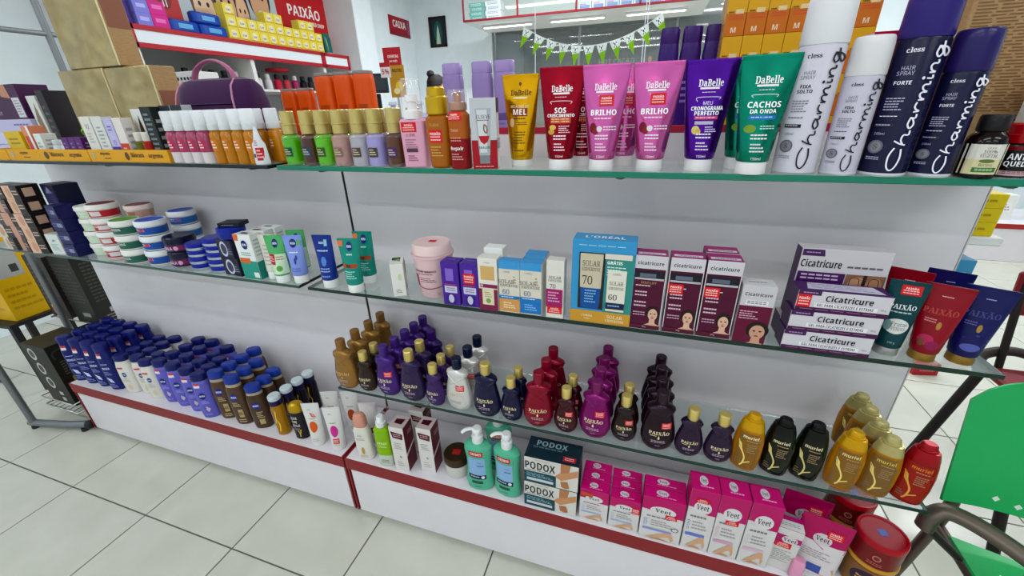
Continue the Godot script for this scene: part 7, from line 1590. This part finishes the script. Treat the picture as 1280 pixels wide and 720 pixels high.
func cash_corner():
	# CAIXA sign and the framed picture
	var s := thing("cash_sign", "red rectangular sign reading CAIXA on the white wall", "sign", Vector3(-3.495, 2.345, -5.82))
	part(s, "panel", slab(-0.004, 0.004, 0.0, 0.225, 0.26, -0.26, "a81c30"), mats.satin)
	part(s, "lettering", turned_mesh(print_on({"w": 0.52, "h": 0.225, "z": 0.0}, [["t", "CAIXA", -0.05, 0.62, 0.36, "f0f0ee", "bold", 0.7], ["r", -1, 0.0, 1, 0.2, "8a1830"], ["r", 0.75, 0.2, 0.85, 0.9, "6a6aa0"]]), Transform3D(Basis(Vector3.UP, PI / 2), Vector3(0.0042, 0, 0))), mats.print)
	var p := thing("framed_picture", "small dark framed picture of a pale glowing shape on the white wall", "picture", Vector3(-3.1, 2.23, -6.198))
	part(p, "canvas", box(0.22, 0.34, 0.008, "1c3436", 0.001), mats.satin, Vector3(0, 0.02, 0))
	for k in 2:
		part(p, "frame_bar", box(0.27, 0.028, 0.022, "2c1a1c", 0.003), mats.satin, Vector3(0, [0.0, 0.352][k], 0.008))
		part(p, "frame_bar", box(0.028, 0.38, 0.022, "2c1a1c", 0.003), mats.satin, Vector3([-0.121, 0.121][k], 0.0, 0.008))
	part(p, "painting", print_on({"w": 0.22, "h": 0.34, "z": 0.004}, [["e", 0.0, 0.55, 0.6, 0.4, "2e5a58"], ["p", [-0.34, 0.12, 0.34, 0.12, 0.16, 0.62, 0.0, 0.82, -0.16, 0.62], "a8c4b4"], ["p", [-0.12, 0.12, 0.12, 0.12, 0.04, 0.7, -0.04, 0.7], "c8d4b0"], ["r", -0.3, 0.05, 0.3, 0.09, "b8a86a"]]), mats.print)
	# counter with monitor, posters, cashier
	var c := thing("cash_counter", "white cash counter in front of the CAIXA wall", "counter", Vector3(-2.35, 0, -3.75))
	part(c, "counter_body", box(1.5, 1.06, 0.5, "dcdcda", 0.006), mats.laminate)
	part(c, "counter_top", box(1.56, 0.03, 0.56, "8a2a30", 0.004), mats.satin, Vector3(0, 1.06, 0))
	var m := thing("till_monitor", "black till monitor on the cash counter", "monitor", Vector3(-2.6, 1.0905, -3.78), 0.35)
	part(m, "foot", box(0.18, 0.015, 0.14, "1c2026", 0.003), mats.satin)
	part(m, "neck", box(0.035, 0.45, 0.03, "1c2026", 0.004), mats.satin, Vector3(0, 0.015, -0.02))
	part(m, "screen_case", box(0.22, 0.17, 0.04, "20303c", 0.006), mats.satin, Vector3(0, 0.47, 0))
	part(m, "screen", box(0.19, 0.13, 0.002, "16222c", 0.0006), mats.screen, Vector3(0, 0.49, 0.0205))
	var ps := thing("poster_stand", "slim counter stand holding red and gold posters", "stand", Vector3(-2.27, 1.0905, -3.6), 0.1)
	part(ps, "pole", tube([Vector3(0, 0.0, -0.012), Vector3(0, 0.8, -0.012)], 0.01, "b8b8b6", 10), mats.metal)
	part(ps, "foot", lathe([[0.08, 0.0], [0.08, 0.008], [0.02, 0.014]], "b8b8b6", 24), mats.metal)
	var pa := part(ps, "red_poster", box(0.17, 0.14, 0.004, "b02432", 0.0006), mats.satin, Vector3(-0.005, 0.68, 0.0))
	part(pa, "print", print_on({"w": 0.17, "h": 0.14, "z": 0.002}, [["t", "OFERTAS", 0.1, 0.5, 0.16, "f0dcd8", "bold", 0.6], ["t", "DO MÊS", 0.1, 0.25, 0.14, "f0dcd8", "bold", 0.5]]), mats.print)
	var pc := part(ps, "white_poster", box(0.10, 0.12, 0.004, "d8d0d0", 0.0006), mats.satin, Vector3(-0.085, 0.585, 0.006))
	part(pc, "print", print_on({"w": 0.10, "h": 0.12, "z": 0.002}, [["r", -1, 0.7, 1, 1, "b02432"], ["t", "5%", 0.0, 0.4, 0.36, "b02432", "bold", 0.7]]), mats.print)
	var pbx := part(ps, "gold_poster", box(0.15, 0.26, 0.004, "b8892a", 0.0006), mats.satin, Vector3(0.02, 0.42, 0.003))
	part(pbx, "print", print_on({"w": 0.15, "h": 0.26, "z": 0.002}, [["t", "NUTRI", 0.1, 0.84, 0.10, "2a2418", "bold", 0.6], ["e", 0.2, 0.35, 0.5, 0.16, "d8b83c"], ["e", -0.2, 0.2, 0.4, 0.1, "e0d0a0"]]), mats.print)
	cashier(Vector3(-2.30, 0, -4.45))


func cashier(at: Vector3):
	var o := thing("person", "person with black hair in a bun and white top behind the cash counter", "person", at, 2.5)
	var k := 1.02
	var body := Pen.new()
	var rings := [[0.02, 0.05, 0.09, 2.4, "1c1c22"], [0.45, 0.075, 0.075, 2.2, "1c1c22"], [0.80, 0.16, 0.11, 2.4, "1c1c22"], [0.92, 0.175, 0.12, 2.4, "1c1c22"], [1.02, 0.15, 0.105, 2.4, "d8dadc"], [1.18, 0.16, 0.115, 2.4, "d8dadc"], [1.33, 0.185, 0.11, 2.4, "d8dadc"], [1.40, 0.165, 0.085, 2.2, "d8dadc"], [1.435, 0.06, 0.058, 2.0, "c08a68"], [1.49, 0.053, 0.056, 2.0, "c08a68"], [1.515, 0.062, 0.078, 2.0, "c08a68", 0.0, 0.012], [1.56, 0.073, 0.092, 2.0, "c08a68", 0.0, 0.008], [1.62, 0.078, 0.097, 2.0, "c08a68"], [1.67, 0.074, 0.092, 2.0, "c08a68"], [1.71, 0.052, 0.065, 2.0, "c08a68"], [1.725, 0.015, 0.018, 2.0, "c08a68"]]
	for r in rings:
		r[0] *= k * 0.985
	loft(rings, "d8dadc", 32, body)
	for s in [-1.0, 1.0]:
		# arms bent to the counter, hands with fingers
		var sh := Vector3(0.185 * s, 1.34, 0.0)
		var el := Vector3(0.25 * s, 1.09, 0.03)
		var wr := Vector3(0.17 * s, 1.11, 0.24)
		limb([sh, el], [0.055, 0.042], "d8dadc", body)
		limb([el, wr], [0.042, 0.027], "c08a68", body)
		limb([wr, wr + Vector3(-0.01 * s, 0.0, 0.05), wr + Vector3(-0.012 * s, -0.004, 0.09)], [0.026, 0.036, 0.034], "c08a68", body)
		for f in 4:
			var st := wr + Vector3((-0.038 + 0.018 * f) * s - 0.0 * s, -0.002, 0.092)
			limb([st, st + Vector3(0, -0.004, 0.032 + 0.004 * (f % 2)), st + Vector3(0, -0.022, 0.058)], [0.0095, 0.009, 0.008], "c08a68", body)
		limb([wr + Vector3(-0.03 * s, 0, 0.03), wr + Vector3(-0.052 * s, -0.004, 0.06), wr + Vector3(-0.048 * s, -0.012, 0.085)], [0.011, 0.010, 0.009], "c08a68", body)
	# nose, ears
	limb([Vector3(0, 1.635, 0.094), Vector3(0, 1.592, 0.113), Vector3(0, 1.583, 0.098)], [0.008, 0.012, 0.009], "c08a68", body)
	for s in [-1.0, 1.0]:
		limb([Vector3(0.077 * s, 1.63, -0.005), Vector3(0.081 * s, 1.59, -0.002)], [0.012, 0.008], "b87e5e", body)
	var skin := part(o, "body", body.done(), mats.skin)
	for s in [-1.0, 1.0]:
		part(skin, "eye", lathe([[0.001, -0.008], [0.009, -0.004], [0.0095, 0.0], [0.009, 0.004], [0.001, 0.008]], "2a1c18", 12), mats.glossy, Vector3(0.031 * s, 1.627, 0.085))
	part(skin, "mouth", box(0.04, 0.009, 0.006, "9a4a48", 0.002), mats.skin, Vector3(0, 1.555, 0.093))
	var hr := [[1.50, 0.06, 0.03, 2.0, null, 0.0, -0.07], [1.56, 0.083, 0.07, 2.0, null, 0.0, -0.04], [1.62, 0.088, 0.082, 2.0, null, 0.0, -0.028], [1.68, 0.087, 0.098, 2.0, null, 0.0, -0.008], [1.72, 0.068, 0.085, 2.0, null, 0.0, -0.004], [1.745, 0.03, 0.04, 2.0, null, 0.0, -0.004]]
	var hair := part(o, "hair", loft(hr, "15120f", 28), mats.rubber)
	part(hair, "bun", loft([[1.715, 0.012, 0.012], [1.725, 0.034, 0.034], [1.748, 0.043, 0.043], [1.772, 0.034, 0.034], [1.785, 0.01, 0.01]], "15120f", 20), mats.rubber, Vector3(0, 0, -0.06))


func limb(pts: Array, radii: Array, col, pen: Pen):
	var c := lin(col)
	var segs := 10
	pen.group(1)
	var prev := []
	for i in pts.size():
		var d: Vector3 = (pts[mini(i + 1, pts.size() - 1)] - pts[maxi(i - 1, 0)]).normalized()
		var u := d.cross(Vector3.UP if absf(d.y) < 0.9 else Vector3.RIGHT).normalized()
		var v := d.cross(u)
		var ring := []
		for k in segs:
			var a := TAU * k / segs
			ring.append(pts[i] + (u * cos(a) + v * sin(a)) * float(radii[i]))
		if prev:
			for k in segs:
				pen.quad(prev[k], prev[(k + 1) % segs], ring[(k + 1) % segs], ring[k], c)
		var e: float = radii[i] * 0.7
		if i == 0 or i == pts.size() - 1:
			var tip: Vector3 = pts[i] + d * (e if i else -e)
			for k in segs:
				if i == 0:
					pen.tri(tip, ring[(k + 1) % segs], ring[k], c)
				else:
					pen.tri(tip, ring[k], ring[(k + 1) % segs], c)
		prev = ring


func showcase():
	var o := thing("hanging_showcase", "glass showcase with thin red frame hung over the shop window", "showcase", Vector3(-0.94, 2.345, -5.72))
	var x0 := -1.36
	var x1 := 1.36
	part(o, "bottom_board", slab(x0, x1, 0.0, 0.02, 0.42, -0.42, "e4e6e4"), mats.satin)
	part(o, "back_board", slab(x0, x1, 0.02, 0.66, -0.40, -0.42, "cfd8d4"), mats.satin)
	part(o, "top_board", slab(x0, x1, 0.66, 0.68, 0.42, -0.42, "e4e6e4"), mats.satin)
	for x in [x0 + 0.006, -0.68, 0.0, 0.68, x1 - 0.006]:
		part(o, "frame_bar", box(0.018, 0.66, 0.018, "8a2a30", 0.002), mats.satin, Vector3(x, 0.01, 0.42))
	for yy in [0.0, 0.66]:
		part(o, "frame_bar", box(x1 - x0, 0.022, 0.018, "8a2a30", 0.002), mats.satin, Vector3(0, yy, 0.42))
	for k in 4:
		part(o, "glass_front", box(0.655, 0.63, 0.004, "c4d4cc", 0.0006), mats.window_glass, Vector3(-1.02 + 0.68 * k, 0.025, 0.416))
	for x in TUBES:
		var l := thing("showcase_batten", "slim batten lamp under the hanging showcase", "lamp", Vector3(x, 2.322, -5.62), 0.0, "battens under the hanging showcase")
		part(l, "housing", box(0.66, 0.022, 0.05, "e8e8e8", 0.003), mats.satin)
		part(l, "diffuser", box(0.62, 0.008, 0.04, "ffffff", 0.002), mats.lamp, Vector3(0, -0.0085, 0))
	for k in 8:
		var c: String = ["1f9a94", "22a49c", "d8dee4", "e0e4ea"][k % 4]
		put(carton(0.19, 0.045, 0.14, c, [["l", -0.7, 0.7, 0.2, 0.8, 2, "3a5aa0" if k % 4 > 1 else "c8ece8"]]), "gauze_pack", "%s gauze pack stacked in the hanging showcase, %s layer" % [["teal", "deep teal", "white", "pale"][k % 4], "lower" if k < 4 else "upper"], "pack", Vector3(-2.16 + (0.0 if k % 4 < 2 else 0.21) + (0.0 if k % 2 else 0.01), 2.3655 + 0.046 * ((k % 2) + 2 * (k / 4)), -5.45), 0.0)
	for k in 9:
		put(carton(0.14, 0.13, 0.12, ["c8d8e8", "e0e8f0", "b0c8e0"][k % 3], [["r", -0.8, 0.1, 0.8, 0.4, "4a7ab8"], ["l", -0.7, 0.7, 0.5, 0.85, 3, "6a8ab8"], ["r", -0.8, 0.42, 0.2, 0.5, "c8566a"]]), "medicine_carton", "pale blue medicine carton in a row in the hanging showcase", "box", Vector3(-0.86 + 0.15 * k, 2.3655, -5.45), 0.0, "pale blue medicine cartons")


func bunting():
	var z := -3.0
	var o := thing("football_bunting", "white and green pennant bunting printed with footballs strung across the shop", "bunting", Vector3(-0.43, 1.7, z))
	var pts := []
	for k in 25:
		var t := k / 24.0
		pts.append(Vector3(lerpf(-0.45, 0.45, t), 0.045 + 0.60 * pow(t - 0.48, 2.0), 0.0))
	part(o, "string", tube(pts, 0.0022, "e4e6e4", 6), mats.cloth)
	for k in 11:
		var t := (k + 0.45) / 11.2
		var x := lerpf(-0.45, 0.45, t)
		var yy := 0.045 + 0.60 * pow(t - 0.48, 2.0)
		var roll := atan(1.2 * (t - 0.48) / 0.9 * 1.0)
		var f := part(o, "flag", flag_mesh(), mats.cloth, Vector3(x, yy, 0.002 * (k % 3)), Vector3(0, 0.15 * sin(k * 1.7), roll))
		part(f, "ball_print", print_on({"w": 0.07, "h": 0.1, "z": 0.001}, [["e", -0.1, -0.22, 0.34, 0.2, "eef2ee"], ["e", -0.1, -0.22, 0.12, 0.08, "23364a"], ["e", -0.36, -0.13, 0.08, 0.05, "23364a"], ["e", 0.16, -0.13, 0.08, 0.05, "23364a"], ["e", -0.24, -0.36, 0.08, 0.05, "23364a"], ["e", 0.06, -0.36, 0.08, 0.05, "23364a"]]), mats.print)
	for q in [[-0.37, 0.095], [0.335, 0.09], [0.32, 0.08]]:
		part(o, "hanging_cord", tube([Vector3(q[0], q[1] - (0.24 if q[0] < 0 else 0.16), -0.01), Vector3(q[0], 1.34, -0.01)], 0.0025, "dfe3e6", 6), mats.cloth)


func flag_mesh() -> ArrayMesh:
	if cache.has("flag"):
		return cache.flag
	var p := Pen.new()
	p.group(-1)
	var w := lin("dbe6e0")
	var g := lin("86b82e")
	for s in [1.0, -1.0]:
		var d := Vector3(0, 0, 0.0006 * s)
		var a := Vector3(-0.035, 0, 0) + d
		var b := Vector3(0.035, 0, 0) + d
		var m0 := Vector3(-0.0215, -0.048, 0) + d
		var m1 := Vector3(0.024, -0.038, 0) + d
		var tip := Vector3(0.0, -0.118, 0) + d
		if s > 0:
			p.quad(a, b, m1, m0, w)
			p.tri(m0, m1, tip, g)
		else:
			p.quad(a, m0, m1, b, w)
			p.tri(m0, tip, m1, g)
	cache.flag = p.done()
	return cache.flag


func arcade():
	# the covered arcade beyond the shop window
	structure("wall_arcade_left", slab(-4.6, -4.5, -0.004, 3.05, -6.4, -12.2, "e9eaea"), mats.wall)
	structure("wall_arcade_back", slab(-4.5, 5.0, -0.004, 3.05, -12.1, -12.2, "e9eaea"), mats.wall)
	structure("ceiling_arcade", slab(-4.6, 5.1, 3.0, 3.1, -6.35, -12.2, "e9eaea"), mats.wall)
	for x in [-1.2, 1.0]:
		var l := thing("arcade_batten", "long batten lamp on the arcade ceiling outside the window", "lamp", Vector3(x, 2.95, -8.2), 0.0, "arcade battens")
		part(l, "housing", box(1.66, 0.04, 0.14, "e8e8e8", 0.003), mats.satin)
		part(l, "diffuser", box(1.6, 0.01, 0.12, "ffffff", 0.002), mats.lamp, Vector3(0, -0.0105, 0))
	var s := thing("opposite_shopfront", "dark shopfront with beige sign band across the arcade", "shopfront", Vector3(-0.6, 0, -10.6))
	part(s, "front_wall", box(5.2, 1.78, 0.4, "8a7a68", 0.01), mats.satin)
	part(s, "sign_band", box(5.2, 0.2, 0.06, "b0a288", 0.004), mats.satin, Vector3(0, 1.78, 0.2))
	part(s, "dark_upper_wall", box(5.2, 0.95, 0.4, "17171e", 0.01), mats.satin, Vector3(0, 1.985, 0))
	part(s, "orange_panel", box(0.8, 0.26, 0.02, "c05a34", 0.003), mats.satin, Vector3(0.0, 1.78, 0.245))
	part(s, "side_pier", box(0.9, 2.9, 0.6, "78828a", 0.01), mats.satin, Vector3(-2.9, 0, 0.2))
	part(s, "lettering", print_on({"w": 5.2, "h": 2.9, "z": 0.235}, [["t", "MOXIE", 0.30, 0.648, 0.045, "e8e4d8", "bold", 0.16]]), mats.print)
	part(s, "lettering", print_on({"w": 5.2, "h": 2.9, "z": 0.205}, [["t", "HOT CACAO", -0.12, 0.78, 0.035, "8a8078", "bold", 0.2], ["e", 0.15, 0.78, 0.014, 0.022, "c8843a"]]), mats.print)
	for k in 6:
		var d := thing("downlight", "small round downlight in the arcade ceiling", "lamp", Vector3(-2.6 + 0.9 * k, 2.985, -9.4 + 0.5 * (k % 2)), 0.0, "arcade downlights")
		part(d, "bezel", lathe([[0.08, 0.0], [0.085, 0.004], [0.085, 0.012]], "d8d8d6", 20), mats.satin)
		part(d, "lens", lathe([[0.06, -0.002], [0.065, 0.0]], "ffffff", 20), mats.lamp)
